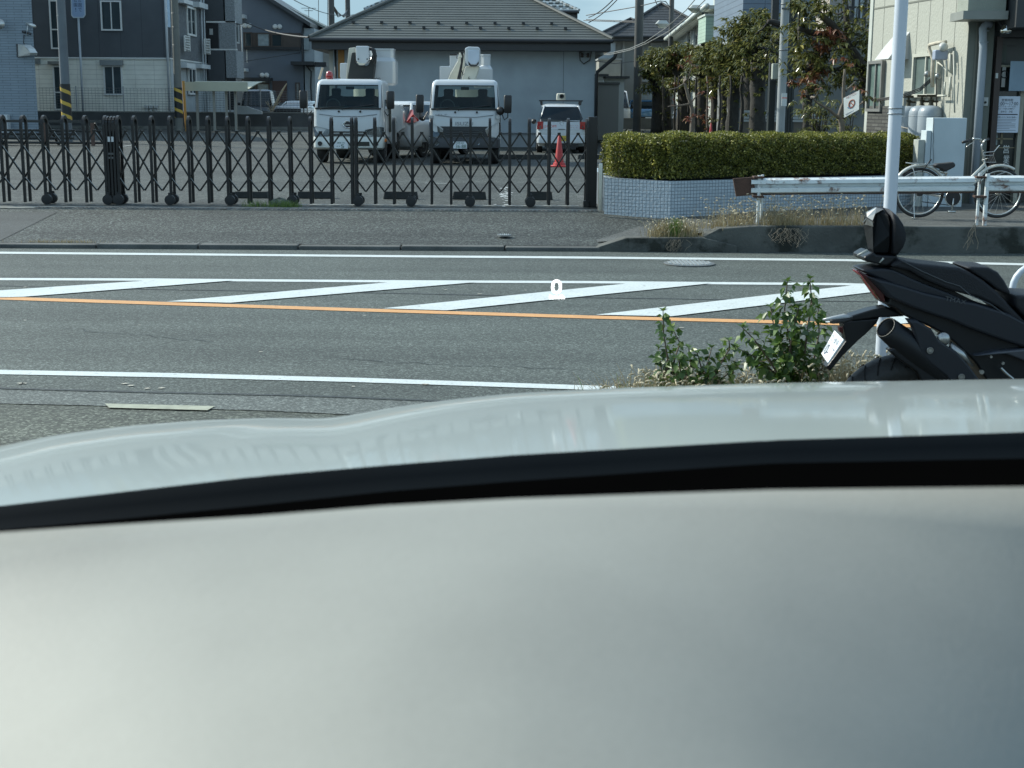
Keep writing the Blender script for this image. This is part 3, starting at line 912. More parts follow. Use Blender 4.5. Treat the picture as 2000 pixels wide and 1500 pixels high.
def leaf_mesh(pts, dirs, ups, L_, W_, fold=.25):
    """many leaves at once: each a folded diamond of two quads"""
    n = len(pts); side = np.cross(dirs, ups); side /= np.linalg.norm(side, axis=1)[:, None] + 1e-9
    L_ = L_[:, None]; W_ = W_[:, None]
    up = np.cross(side, dirs)
    base = pts; tip = pts + dirs * L_ - up * L_ * .15
    m1 = pts + dirs * L_ * .42 + side * W_ * .5 + up * W_ * fold; m2 = pts + dirs * L_ * .42 - side * W_ * .5 + up * W_ * fold
    mid = pts + dirs * L_ * .5
    V = np.stack([base, m1, tip, m2, mid], 1).reshape(-1, 3)
    i = np.arange(n) * 5
    F = np.concatenate([np.stack([i, i + 1, i + 2, i + 4], 1), np.stack([i, i + 4, i + 2, i + 3], 1)])
    return V, F
def mesh_np(name, V, F, m, parent=None, origin=(0, 0, 0)):
    o0 = np.array(root_of(parent).location if parent is not None else origin)
    me = bpy.data.meshes.new(name)
    V = V - o0
    me.vertices.add(len(V)); me.vertices.foreach_set('co', V.astype(np.float32).reshape(-1))
    k = F.shape[1]
    me.loops.add(F.size); me.loops.foreach_set('vertex_index', F.astype(np.int32).reshape(-1))
    me.polygons.add(len(F)); me.polygons.foreach_set('loop_start', (np.arange(len(F)) * k).astype(np.int32))
    me.polygons.foreach_set('loop_total', np.full(len(F), k, np.int32))
    me.materials.append(m); me.update(calc_edges=True)
    o = bpy.data.objects.new(name, me); C.objects.link(o)
    if parent is not None: o.parent = parent
    else: o.location = tuple(o0)
    return o
def unit(a): return a / (np.linalg.norm(a, axis=1)[:, None] + 1e-9)
NR = np.random.RandomState(11)

m_hedge = leafmat('hedge leaves', (.04, .055, .012), (.26, .26, .05), (.62, .56, .16), rough=.42, transl=.36)
m_hedge_in = mat('hedge twigs', (.025, .03, .012), .95, var=.4, scale=20)
def hedge():
    zl = P(1310, 352, YC).z + .02
    t = thing('hedge', 'long clipped box hedge with yellow green top growing in the tiled planter', 'hedge', (3.0, 20, zl))
    zt_ = lambda u, Y, v: P(u, v, Y).z
    f0 = np.array([A.x + .06, A.y + .06]); f1 = np.array([Bc.x, Bc.y + .05]); f2 = np.array([P(1792, 300, Y2).x, Y2 - .12])
    z0t = zt_(1200, Y0, 269); z1t = zt_(1310, YC, 266); z2t = zt_(1780, Y2, 266)
    zb = zl
    depth = 1.5
    pts = []; nor = []
    def face(p, q, zp, zq, n):
        s_ = NR.rand(n); h = NR.rand(n) ** .9
        xy = p[None] + (q - p)[None] * s_[:, None]; zz = zb + (zp + (zq - zp) * s_ - zb) * h
        d = (q - p) / np.linalg.norm(q - p); nn = np.array([d[1], -d[0]])
        bul = .04 * np.sin(s_ * 17 + h * 4) + .035 * np.sin(s_ * 41 + h * 11) * np.sin(h * 8 + s_ * 19) + .03 * np.sin(s_ * 83 - h * 14)
        # rounded top shoulder
        xy = xy - nn[None] * (np.clip(h - .85, 0, 1) / .15 * .1 - bul * .6)[:, None] - nn[None] * (NR.rand(n) ** 1.5 * .13)[:, None]
        pts.append(np.column_stack([xy, zz])); nor.append(np.column_stack([np.tile(nn, (n, 1)), np.full(n, .25)]))
    face(f0, f1, z0t, z1t, 6500); face(f1, f2, z1t, z2t, 21000)
    face(f0 + np.array([.0, 1.4]), f0, z0t, z0t, 3500)
    face(f2, f2 + np.array([.1, 1.4]), z2t, z2t, 3500)
    n = 26000; s_ = NR.rand(n); w_ = NR.rand(n) ** 1.4
    x = f0[0] + (f2[0] - f0[0]) * s_
    yf = np.where(x < f1[0], f0[1] + (f1[1] - f0[1]) * (x - f0[0]) / (f1[0] - f0[0]), f1[1] + (f2[1] - f1[1]) * (x - f1[0]) / (f2[0] - f1[0]))
    zt2 = np.interp(x, [f0[0], f1[0], f2[0]], [z0t, z1t, z2t]) + .02 * np.sin(x * 9) + .018 * np.sin(x * 23 + w_ * 9) - .07 * np.clip(1 - w_ / .06, 0, 1) - .02 * NR.rand(n)
    pts.append(np.column_stack([x, yf + .06 + w_ * depth, zt2])); nor.append(np.tile([0, -.1, 1.0], (n, 1)))
    p = np.concatenate(pts); nn = unit(np.concatenate(nor)); m = len(p)
    d = unit(nn * .7 + NR.randn(m, 3) * .6); up = unit(nn + NR.randn(m, 3) * .8)
    V, F = leaf_mesh(p, d, up, NR.uniform(.022, .042, m), NR.uniform(.014, .024, m))
    mesh_np('foliage', V, F, m_hedge, t)
    b = MB()
    ins = .16
    F_ = [(f0[0] + ins, f0[1] + ins), (f1[0], f1[1] + ins), (f2[0] - ins, f2[1] + ins), (f2[0] - ins, f2[1] + depth), (f0[0] + ins, f0[1] + depth)]
    zz = [z0t, z1t, z2t, z2t, z0t]
    b.add([(x_, y_, zb - .02) for x_, y_ in F_] + [(x_, y_, z_ - .08) for (x_, y_), z_ in zip(F_, zz)], [(4, 3, 2, 1, 0), (5, 6, 7, 8, 9)] + [(i, (i + 1) % 5, 5 + (i + 1) % 5, 5 + i) for i in range(5)])
    b.build('branches', m_hedge_in, t)
hedge()

# ------------------------------------------------------------------ guard rail
def guard_rail():
    Yg = KY + .35
    base = Vector((P(1480, 440, Yg).x, Yg, P(1480, 441, Yg).z))
    t = thing('guard_rail', 'white steel guard rail with rust stains on the retaining kerb in front of the hedge', 'guard rail', base)
    wm = mat('rusty white rail paint', (.60, .64, .64), .5, var=.1, scale=6, dirt=(.13, .055, .028, .555), dscale=5, bump=.15, bscale=30)
    rm = mat('rust brown steel', (.06, .03, .02), .8, var=.4, scale=8, bump=.4)
    def beam(u0, u1, vt0, vt1, vb0, vb1, name='beam'):
        b = MB(); rows = []
        prof = [(0, .01), (.05, -.005), (.12, -.045), (.34, -.05), (.42, .01), (.54, .01), (.62, -.05), (.86, -.045), (.95, 0), (1, .015)]
        for u, vt, vb in ((u0, vt0, vb0), (u1, vt1, vb1)):
            zt_ = P(u, vt, Yg).z; zb_ = P(u, vb, Yg).z; x = P(u, (vt + vb) / 2, Yg).x
            rows.append([Vector((x, Yg + dy, zt_ + (zb_ - zt_) * k)) for k, dy in prof])
            if u == u0: r0 = rows[-1]
        rows.append([p + Vector((0, .004, 0)) for p in rows[-1]]); rows.append([p + Vector((0, .004, 0)) for p in r0])
        b.grid(rows).build(name, wm, t)
        b = MB(); z = P(u0, vb0, Yg).z; z2 = P(u1, vb1, Yg).z; x0 = P(u0, vb0, Yg).x; x1 = P(u1, vb1, Yg).x
        b.add([(x0, Yg - .012, z - .006), (x1, Yg - .012, z2 - .006), (x1, Yg - .012, z2 + .01), (x0, Yg - .012, z + .01)] + [(x0, Yg + .02, z - .006), (x1, Yg + .02, z2 - .006), (x1, Yg + .02, z2 + .01), (x0, Yg + .02, z + .01)],
              [(0, 1, 2, 3), (4, 7, 6, 5), (0, 4, 5, 1), (3, 2, 6, 7), (0, 3, 7, 4), (1, 5, 6, 2)])
        b.build('rusted_edge', rm, t)
    beam(1466, 1902, 348, 344, 380, 376)
    beam(1924, 2400, 343, 341, 376, 376)
    b = MB()
    pts = [(1432, 349), (1470, 346), (1474, 350), (1474, 380), (1438, 384)]
    b.px(pts, Yg - .03, .05); b.build('end_plate', rm, t)
    for u, vt, vb, w_ in ((1478, 342, 440, 3.2), (1486, 341, 442, 2.6), (1908.5, 338, 432, 3.0), (1920, 339, 434, 4.2)):
        b = MB(); p = P(u, vb, Yg + .03); q = P(u, vt, Yg + .03)
        b.tube([(p.x, Yg + .04 - (.06 if u in (1478, 1920) else 0), base.z - .03), (p.x, Yg + .04 - (.06 if u in (1478, 1920) else 0), q.z)], w_ * Yg / FPX, 14)
        b.build('post', wm, t, smooth=True, auto=50)
    for u in (1481, 1914):
        for v in (384, 346):
            p = P(u, v, Yg); b = MB(); b.box(p.x - .06, Yg - .065, p.z - .012, p.x + .06, Yg + .09, p.z + .012); b.build('bracket', rm, t, bevel=.004)
guard_rail()

# ------------------------------------------------------------------ near sign pole and loop rail
m_pole = mat('white powder coat', (.50, .54, .59), .35, var=.05, scale=3, dirt=(.35, .37, .38, .62), dscale=6)
Yp = 8.2
b = MB(); p0 = P(1722, 690, Yp); r_ = 12.4 * Yp / FPX
b.tube([(p0.x, Yp, .02), (p0.x, Yp, 4.2)], r_, 28)
t = thing('sign_pole', 'tall plain white steel pole standing just behind the motorcycle tail', 'pole', (p0.x, Yp, 0))
b.build('pole', m_pole, t, smooth=True, auto=50)
b = MB(); q = P(1752, 222, Yp)
b.torus((p0.x, Yp, q.z), r_ + .004, .003, 'z', 24, 5); b.torus((p0.x, Yp, q.z + .03), r_ + .004, .003, 'z', 24, 5)
b.box(p0.x + r_ - .005, Yp - .015, q.z - .012, p0.x + r_ + .012, Yp + .01, q.z + .045)
b.build('clamp', mat('grey clamp', (.25, .27, .28), .4, .6), t)
Yl = 7.6
c = P(2025, 560, Yl); R_ = 42 * Yl / FPX
b = MB(); pts = [(c.x - .13, Yl, .0)]
for k in range(0, 13):
    a = math.pi * (1 - k / 12)
    pts.append((c.x + .13 * math.cos(a), Yl, P(1990, 517, Yl).z - .13 + .13 * math.sin(a)))
pts.append((c.x + .13, Yl, 0))
b.tube(pts, 6.6 * Yl / FPX, 16)
single('loop_rail', b, m_pole, 'white tubular loop rail rising beyond the motorcycle seat at the right edge', 'railing', origin=(c.x, Yl, 0), smooth=True)

# ------------------------------------------------------------------ motorcycle (rear half in view)
def motorcycle():
    Y = 6.35
    z = lambda x, y: (1560 + x * .26667, 380 + y * .26667)       # reading the enlargement
    def pz(*a): return [z(a[i], a[i + 1]) for i in range(0, len(a), 2)]
    g0 = P(1760, 760, Y)
    t = thing('motorcycle', 'matt black sports motorcycle parked by the white pole, tail and licence plate in view', 'motorcycle', (g0.x, Y, .05))
    matt = mat('matt black fairing', (.010, .012, .017), .45, var=.1, spec=.35)
    gloss = mat('satin black plastic', (.006, .007, .009), .38, var=.1, spec=.3)
    seatm = mat('black seat vinyl', (.010, .011, .014), .55, var=.15, bump=.25, bscale=220, spec=.3)
    metal = mat('brushed machine metal', (.35, .35, .34), .3, .9)
    red = mat('red lamp lens', (.05, .006, .006), .15, coat=.3, var=.1)
    redl = mat('red lamp rim', (.35, .05, .04), .3, coat=.4)
    # rear wheel
    c = P(1762, 805, Y); Rr = .315
    c = Vector((P(1760, 800, Y).x, Y, P(1745, 690, Y).z - Rr))
    w = MB(); w.torus(c, Rr - .075, .075, 'y', 64, 14, sx=1.1)
    wo = w.build('wheel', mat('tyre rubber', (.012, .012, .012), .65, bump=.3, bscale=40), t, smooth=True)
    gr = MB()
    for k in range(26):
        a = 2 * math.pi * k / 26
        for sy in (-1, 1):
            pts = []
            for j in range(5):
                ph = math.radians(12 + j * 15); rr = (Rr - .075) + .0765 * math.cos(ph)
                aa = a + j * .045
                pts.append(c + Vector((rr * math.cos(aa), sy * .0835 * math.sin(ph), rr * math.sin(aa))))
            gr.tube(pts, .0035, 5)
    gr.build('tread_groove', mat('tread groove', (.002, .002, .002), .9), wo)
    rim = MB(); rim.torus(c, Rr - .150, .017, 'y', 64, 8, sx=2.6)
    for k in range(5):
        a = 2 * math.pi * k / 5 + .3
        d = Vector((math.cos(a), 0, math.sin(a)))
        rim.beam(c + d * .03, c + d * (Rr - .15), .035, .03, up=(0, 1, 0))
    rim.lathe(c, [(.04, -.06), (.05, -.05), (.05, .05), (.04, .06)], 20, axis='y')
    rim.build('rim', mat('bronze gold rim', (.30, .17, .06), .3, .8), wo, smooth=True, auto=40)
    # hugger and swing arm plate
    MB().puffy(pz(780, 905, 850, 912, 960, 975, 1010, 1060, 1150, 1150, 1240, 1250, 1320, 1360, 1500, 1550, 1200, 1550, 1080, 1330, 960, 1240, 880, 1160, 850, 1060, 820, 960), Y - .14, .05, .15).build('heat_shield', matt, t, bevel=.004)
    MB().puffy(pz(640, 1130, 720, 1080, 800, 980, 850, 1060, 880, 1160, 960, 1240, 1100, 1340, 1200, 1550, 980, 1550, 850, 1290, 720, 1200), Y - .11, .07, .15).build('silencer', gloss, t, bevel=.006)
    for x_, y_ in ((960, 1140), (1190, 1335)):
        p = P(*z(x_, y_), Y - .17)
        b = MB(); b.lathe(p, [(.010, .012), (.0105, -.004), (.008, -.007)], 16, axis='y'); b.torus(p + Vector((0, -.006, 0)), .0125, .0025, 'y', 20, 6)
        b.build('bolt', metal, t, smooth=True, auto=40)
    # exhaust can mouth
    m0 = P(*z(640, 965), Y - .12)
    b = MB()
    ax = (P(*z(1000, 1260), Y - .12) - P(*z(640, 970), Y - .12)).normalized()
    side = ax.cross(Vector((0, 1, 0))).normalized()
    def ell(cen, a_, b__, n=28, tilt=0):
        return [cen + side * (a_ * math.cos(2 * math.pi * k / n)) + (Vector((0, 1, 0)) * math.cos(tilt) + ax * math.sin(tilt)) * (b__ * math.sin(2 * math.pi * k / n)) for k in range(n)]
    rings = []
    ra = .052
    c0 = P(*z(640, 975), Y - .12); c1 = P(*z(790, 1060), Y - .12); c2 = P(*z(760, 1040), Y - .12)
    for cen, ra_ in ((c0 + ax * .05, .030), (c0 + ax * .006, .041), (c0, .048), (c0 + ax * .006, .052), (c0 + ax * .1, .060), (c0 + ax * .2, .058), (c0 + ax * .36, .05)):
        rings.append(ell(cen, ra_, ra_ * .8, tilt=-.6 if ra_ < .053 else -.2))
    vs_ = [p for r_ in rings for p in r_]; fs = []
    for i in range(len(rings) - 1):
        for k in range(28): fs.append((i * 28 + k, i * 28 + (k + 1) % 28, (i + 1) * 28 + (k + 1) % 28, (i + 1) * 28 + k))
    b.add(vs_, fs); b.build('exhaust_tip', gloss, t, smooth=True)
    b = MB(); b.add(ell(c0 + ax * .045, .030, .024, tilt=-.6), [tuple(range(28))]); b.build('exhaust_bore', m_rub, t)
    b = MB(); pp = ell(c0 - ax * .001, .047, .038, tilt=-.6); b.tube(pp + [pp[0]], .0035, 6, cap=False); b.build('exhaust_ring', mat('burnished steel ring', (.04, .04, .037), .45, .6), t, smooth=True)
    # main dark body mass (frame, side cover)
    MB().puffy(pz(575, 775, 640, 800, 700, 850, 790, 895, 860, 920, 990, 985, 1090, 1060, 1240, 1210, 1330, 1350, 1500, 1560, 2300, 1560, 2300, 1100, 1800, 1000, 1500, 900, 1150, 800, 900, 700, 700, 640, 600, 690), Y + .03, .24, .08, .5).build('frame_cover', gloss, t, smooth=False, bevel=.008)
    # tail cowl: upper blade, lower blade, side fairing
    MB().puffy(pz(410, 532, 470, 520, 560, 513, 640, 525, 720, 560, 780, 590, 900, 640, 1060, 700, 1160, 745, 1280, 800, 1100, 770, 900, 735, 760, 690, 640, 640, 520, 590, 450, 560), Y, .21, .10, .5).build('tail_cowl', matt, t, smooth=False, bevel=.01)
    MB().puffy(pz(455, 580, 560, 600, 700, 640, 860, 690, 1060, 735, 1250, 770, 1500, 850, 1700, 960, 1900, 1020, 2300, 1090, 2300, 1180, 1800, 1130, 1640, 1110, 1420, 1040, 1200, 960, 1060, 900, 900, 850, 760, 800, 600, 730), Y - .035, .20, .10, .45).build('side_fairing', matt, t, smooth=False, bevel=.01)
    MB().puffy(pz(1240, 1165, 1420, 1130, 1640, 1110, 2300, 1180, 2300, 1400, 1900, 1300, 1640, 1210, 1480, 1150), Y - .08, .12, .1).build('lower_fairing', mat('dark grey fairing', (.03, .035, .045), .35, coat=.3), t, bevel=.008)
    MB().puffy(pz(560, 520, 640, 505, 740, 520, 900, 600, 1100, 690, 1300, 790, 1500, 900, 1300, 830, 1100, 780, 900, 720, 700, 660, 560, 600), Y + .02, .19, .08, .3).build('seat_underside', gloss, t)
    # lamps
    MB().puffy(pz(396, 548, 420, 546, 500, 590, 620, 640, 700, 665, 728, 730, 640, 715, 600, 700, 610, 780, 575, 770, 520, 690, 460, 610), Y - .04, .13, .1).build('tail_light', red, t, bevel=.004)
    b = MB(); b.tube([P(*z(x_, y_), Y - .105) for x_, y_ in ((400, 552), (455, 590), (500, 660), (545, 725), (580, 768))], [.0035, .003, .004, .004, .002], 8)
    b.build('tail_light_rim', redl, t, smooth=True)
    # seats
    MB().puffy(pz(596, 495, 620, 470, 680, 442, 730, 460, 820, 478, 960, 492, 1120, 508, 1200, 545, 1290, 600, 1400, 690, 1500, 800, 1600, 900, 1700, 960, 1640, 975, 1560, 930, 1480, 860, 1400, 800, 1260, 730, 1170, 710, 1060, 680, 880, 610, 740, 530), Y - .0, .25, .10, .5).build('seat', seatm, t, bevel=.012)
    MB().puffy(pz(1160, 512, 1200, 502, 1330, 508, 1400, 545, 1450, 610, 1492, 690, 1494, 722, 1400, 680, 1330, 625, 1210, 548), Y + .01, .24, .12, .5).build('seat_hump', seatm, t, bevel=.012)
    MB().puffy(pz(1494, 700, 1700, 710, 2300, 760, 2300, 1060, 1700, 1000, 1600, 900, 1500, 790), Y + .02, .30, .08, .5).build('rider_seat', seatm, t, bevel=.012)
    b = MB(); b.tube([P(*z(x_, y_), Y - .132) for x_, y_ in ((730, 470), (900, 560), (1080, 640), (1180, 670), (1260, 740), (1400, 800), (1540, 900), (1650, 975))], .0022, 6)
    b.build('seat_piping', mat('grey piping', (.05, .055, .06), .4), t)
    # carrier plate and grab handle
    MB().puffy(pz(430, 440, 500, 400, 530, 425, 690, 430, 640, 480, 600, 505, 540, 495, 440, 470), Y - .01, .22, .08).build('rear_carrier', gloss, t, bevel=.008)
    for seg_, rd_ in ((((430, 446), (505, 408)), [.004, .006]), (((592, 500), (622, 466)), [.003, .005])):
        b = MB(); b.tube([P(*z(x_, y_), Y - .12) for x_, y_ in seg_], rd_, 8)
        b.build('carrier_trim', mat('pale trim', (.3, .31, .28), .4), t, smooth=True)
    # faceted backrest hump
    bt = P(*z(500, 105), Y); 
    f = MB()
    def zz(x_, y_, dy): return P(*z(x_, y_), Y + dy)
    F0 = [(495, 130, .03), (560, 84, 0.02), (610, 86, .05), (690, 150, .09), (735, 235, .11), (750, 300, .11), (722, 385, .09), (690, 435, .07), (545, 430, .04), (508, 400, .04), (485, 280, .06), (472, 200, .05), (480, 160, .04)]
    F1 = [(540, 180, -.075), (575, 120, -.06), (620, 110, -.07), (655, 155, -.10), (665, 210, -.115), (665, 300, -.115), (662, 380, -.105), (655, 428, -.09), (548, 430, -.09), (545, 400, -.10), (543, 290, -.11), (541, 230, -.105), (540, 200, -.09)]
    va = [zz(*p) for p in F0]; vb = [zz(*p) for p in F1]; n = len(va)
    vc = [zz(x_ , y_, dy + .10) for x_, y_, dy in F0]
    vs_ = va + vb + vc
    fs = [(i, (i + 1) % n, n + (i + 1) % n, n + i) for i in range(n)] + [(2 * n + i, 2 * n + (i + 1) % n, (i + 1) % n, i) for i in range(n)] + [tuple(n + i for i in range(n)), tuple(2 * n + n - 1 - i for i in range(n))]
    f.add(vs_, fs); f.build('backrest', mat('backrest black', (.006, .007, .008), .5, var=.1, spec=.15), t, bevel=.004)
    MB().puffy(pz(640, 100, 690, 140, 730, 200, 750, 270, 749, 330, 728, 385, 690, 436, 652, 436, 650, 300, 650, 180), Y - .03, .20, .3, .5).build('backrest_pad', seatm, t, smooth=True)
    f = MB(); q = [zz(474, 205, -.02), zz(500, 175, -.05), zz(541, 200, -.10), zz(545, 235, -.11), zz(500, 222, -.05), zz(478, 222, -.01)]
    f.prism(q, (0, .02, 0)); f.build('backrest_panel', mat('grey facet', (.05, .053, .05), .35, coat=.4), t)
    f = MB(); q = [zz(498, 135, -.02), zz(570, 95, -.045), zz(620, 108, -.075), zz(560, 140, -.08), zz(541, 190, -.095), zz(500, 165, -.04)]
    f.prism(q, (0, .02, 0)); f.build('backrest_panel', mat('grey facet light', (.09, .095, .095), .3, coat=.5), t)
    # plate bracket, arm, indicators
    MB().puffy(pz(355, 880, 420, 860, 520, 830, 620, 812, 720, 850, 760, 880, 640, 888, 560, 890, 440, 905, 370, 915), Y + .02, .10, .12).build('plate_arm', gloss, t, bevel=.005)
    MB().puffy(pz(300, 920, 400, 905, 580, 890, 560, 930, 480, 1010, 420, 1060, 300, 1180, 215, 1285, 185, 1255, 230, 1200, 330, 1060, 318, 1000), Y + .02, .085, .12).build('plate_bracket', gloss, t, bevel=.004)
    b = MB(); b.tube([P(*z(x_, y_), Y - .06) for x_, y_ in ((176, 916), (250, 906), (330, 892), (390, 905))], [.004, .010, .012, .010], 10)
    b.build('indicator', mat('pale indicator lens', (.35, .37, .38), .25, coat=.5), t, smooth=True)
    b = MB(); b.tube([P(*z(x_, y_), Y - .07) for x_, y_ in ((230, 928), (255, 930), (330, 925), (400, 905))], [.009, .0105, .010, .007], 10)
    bo = b.build('indicator', m_rub, t, smooth=True)
    MB().puffy(pz(288, 965, 318, 968, 322, 1020, 292, 1002), Y - .03, .03, .1).build('reflector', red, t)
    # licence plate: a tilted flat board, 230 x 125 mm
    pc = [P(*z(262, 995), Y - .0), P(*z(327, 1062), Y - .16), P(*z(212, 1232), Y - .16), P(*z(165, 1165), Y - .0)]
    nrm = (pc[1] - pc[0]).cross(pc[3] - pc[0]).normalized()
    if nrm.y > 0: nrm = -nrm
    b = MB(); b.prism([p for p in pc], -nrm * .004)
    pl = b.build('licence_plate', mat('plate white', (.68, .72, .74), .4, var=.02), t)
    X = (pc[1] - pc[0]).normalized(); Z = (pc[0] - pc[3]).normalized(); mid = sum(pc, Vector()) / 4
    navy = mat('plate green ink', (.02, .03, .07), .5)
    Wd = (pc[1] - pc[0]).length; Hd = (pc[0] - pc[3]).length
    text_obj('number', '10-45', navy, pl, mid - Z * Hd * .2 + nrm * .003, width=Wd * .84, height=Hd * .42, xdir=X, zdir=Z)
    text_obj('region', 'た・80\u00b7ゆ', navy, pl, mid + Z * Hd * .27 + nrm * .003, width=Wd * .72, height=Hd * .26, xdir=X, zdir=Z)
    # model lettering ghosted on the fairing
    text_obj('fairing_lettering', 'TMAX', mat('grey lettering', (.06, .065, .07), .3), t, P(*z(1150, 775), Y - .139), width=.095, height=.02, xdir=(1, -.0, -.18), zdir=(.15, 0, 1))
    # passenger foot peg, engine bits low down
    b = MB(); b.lathe(P(*z(1050, 1055), Y - .12), [(.006, .02), (.028, .015), (.03, -.02), (.02, -.03), (.006, -.032)], 18, axis='y'); b.build('peg_bolt', metal, t, smooth=True, auto=40)
    b = MB(); b.tube([P(*z(1100, 1100), Y - .1), P(*z(1180, 1170), Y - .1), P(*z(1270, 1260), Y - .1)], [.02, .026, .01], 10); b.build('link_arm', metal, t, smooth=True)
    for x_, y_, r_ in ((1408, 1188, .006), (1495, 1235, .007), (1340, 1300, .010)):
        b = MB(); b.lathe(P(*z(x_, y_), Y - .145), [(r_, .01), (r_, -.005)], 12, axis='y'); b.build('bolt', metal, t)
    b = MB(); b.tube([P(*z(1480, 1270), Y - .15), P(*z(1520, 1310), Y - .15), P(*z(1570, 1350), Y - .15)], .006, 8)
    b.build('foot_peg', metal, t)
motorcycle()

# ------------------------------------------------------------------ bicycle
def bicycle():
    Yb = G(1795, 423, .25).y - .25
    s = Yb / FPX
    base = P(1880, 424, Yb); base.z = .25
    t = thing('bicycle', 'silver city bicycle with front basket parked between the guard rail and the shop', 'bicycle', base)
    steel = mat('silver bicycle metal', (.5, .5, .47), .25, .8, var=.1)
    blk = mat('bicycle black', (.015, .015, .015), .5)
    sil = mat('silver frame paint', (.55, .55, .50), .35, .4)
    def q(u, v, dy=0): return P(u, v, Yb + dy)
    for (u, v, r_, lab) in ((1795.5, 374.5, 48, 'rear'), (1950, 380.5, 48.5, 'front')):
        c = q(u, v); Rr = r_ * s; c.z = .255 + Rr
        w = MB(); w.torus(c, Rr - .018, .018, 'y', 56, 8); wo = w.build('wheel', blk, t, smooth=True)
        b = MB(); b.torus(c, Rr - .042, .012, 'y', 56, 6, sx=1.2); b.build('rim', steel, wo, smooth=True)
        b = MB()
        for k in range(18):
            a = 2 * math.pi * k / 18 + .1
            b.tube([c + Vector((.02 * math.cos(a + 1), .02 * (-1) ** k, .02 * math.sin(a + 1))), c + Vector((math.cos(a), 0, math.sin(a))) * (Rr - .045)], .0014, 4, cap=False)
        b.build('spokes', steel, wo)
        b = MB(); b.lathe(c, [(.014, -.05), (.03, -.03), (.03, .03), (.014, .05)], 12, axis='y'); b.build('hub', steel, wo, smooth=True)
        if lab == 'rear':
            b = MB(); b.torus(c, Rr + .03, .022, 'y', 30, 8, ang=(28, 178), sx=1.6); b.build('mudguard', sil, t, smooth=True); cr = c; rr = Rr
        else:
            b = MB(); b.torus(c, Rr + .028, .02, 'y', 16, 8, ang=(60, 150), sx=1.6); b.build('mudguard', sil, t, smooth=True); cf = c
    # frame
    bb = q(1861, 388); seat_t = q(1842, 342); head_t = q(1925, 318); head_b = q(1928, 338)
    b = MB()
    b.tube([bb, seat_t], .016, 10); b.tube([q(1924, 320), q(1898, 346), bb], .019, 10); b.tube([q(1930, 328), q(1905, 356), q(1866, 384)], .015, 10)
    b.tube([cr + Vector((0, .05, 0)), bb], .010, 8); b.tube([cr + Vector((0, -.05, 0)), q(1845, 350, -.02)], .009, 8)
    b.tube([q(1921, 312), q(1930, 340), q(1938, 352, -.05), cf + Vector((0, -.05, 0))], .012, 8); b.tube([q(1930, 340), q(1938, 352, .05), cf + Vector((0, .05, 0))], .011, 8)
    b.build('frame', sil, t, smooth=True)
    # saddle
    MB().puffy([(1822, 322), (1828, 319), (1845, 318), (1860, 316), (1864, 321), (1862, 326), (1850, 332), (1843, 336), (1836, 330), (1826, 327)], Yb, .17, .2, .5).build('saddle', blk, t, bevel=.01)
    b = MB(); b.tube([q(1845, 334), q(1848, 345)], .013, 8); b.tube([q(1834, 334), q(1850, 338)], .02, 8); b.build('seat_post', steel, t, smooth=True)
    # rear carrier and child-seat lock lever
    b = MB()
    for dy in (-.06, .06): b.tube([q(1769, 318, dy), q(1790, 320, dy), q(1822, 323, dy)], .007, 8)
    for u in (1772, 1790, 1808): b.tube([q(u, 319, -.06), q(u, 319, .06)], .005, 6)
    b.tube([q(1781, 320, -.06), cr + Vector((-.01, -.06, .01))], .004, 6); b.tube([q(1781, 320, .06), cr + Vector((-.01, .06, .01))], .004, 6)
    b.build('rear_rack', steel, t, smooth=True)
    b = MB(); b.tube([q(1801, 336, -.06), q(1812, 320, -.06), q(1819, 311, -.06)], [.006, .008, .012], 8); b.build('lever', blk, t, smooth=True)
    # chain wheel, crank, pedal, stand
    b = MB(); c = q(1861, 387, -.04); b.lathe(c, [(.10, -.01), (.10, .008)], 28, axis='y'); b.build('chain_guard', blk, t)
    b = MB(); b.torus(c + Vector((0, -.012, 0)), .098, .006, 'y', 36, 6); b.tube([c + Vector((0, -.03, 0)), q(1859, 412, -.07)], .010, 8); b.box(*(q(1853, 412, -.12)), *(q(1864, 415, -.06))); b.build('crank', steel, t, smooth=True)
    b = MB(); b.beam(q(1800, 378, -.03), q(1845, 380, -.03), .012, .03, up=(0, 1, 0)); b.tube([q(1800, 394, -.03), q(1855, 401, -.03)], .006, 6); b.lathe(cr + Vector((0, -.03, 0)), [(.04, -.02), (.045, .02)], 14, axis='y'); b.build('chain', blk, t)
    b = MB(); b.tube([q(1786, 378, -.07), q(1785, 404, -.09), q(1786, 428, -.12), q(1781, 425, -.16)], .007, 8); b.build('kick_stand', steel, t, smooth=True)
    # stem, bars, grip, brake lever
    b = MB(); b.tube([q(1921, 316), q(1917, 285), q(1919, 280)], .012, 8); b.tube([q(1919, 282), q(1916, 272), q(1908, 271, -.1), q(1898, 273, -.22), q(1890, 276, -.25)], .010, 8); b.tube([q(1919, 282), q(1924, 273), q(1926, 274, .12), q(1915, 277, .28)], .010, 8)
    b.build('handlebar', steel, t, smooth=True)
    b = MB(); b.tube([q(1897, 273, -.22), q(1880, 278, -.30)], .017, 10); b.build('grip', blk, t, smooth=True)
    b = MB(); b.tube([q(1924, 274, .1), q(1930, 272, .2)], .018, 10); b.build('grip', blk, t, smooth=True)
    b = MB(); b.tube([q(1903, 277, -.2), q(1895, 281, -.22), q(1887, 288, -.26)], .006, 8); b.lathe(q(1902, 271, -.2), [(.016, -.02), (.022, 0), (.016, .015)], 14, axis='y'); b.build('brake_lever', steel, t, smooth=True)
    # wire basket
    b = MB()
    def corner(u, v, dy): return q(u, v, dy)
    top = [corner(1921, 298, -.12), corner(1942, 296, -.15), corner(1952, 284, -.14), corner(1952, 284, .14), corner(1942, 296, .15), corner(1921, 298, .12)]
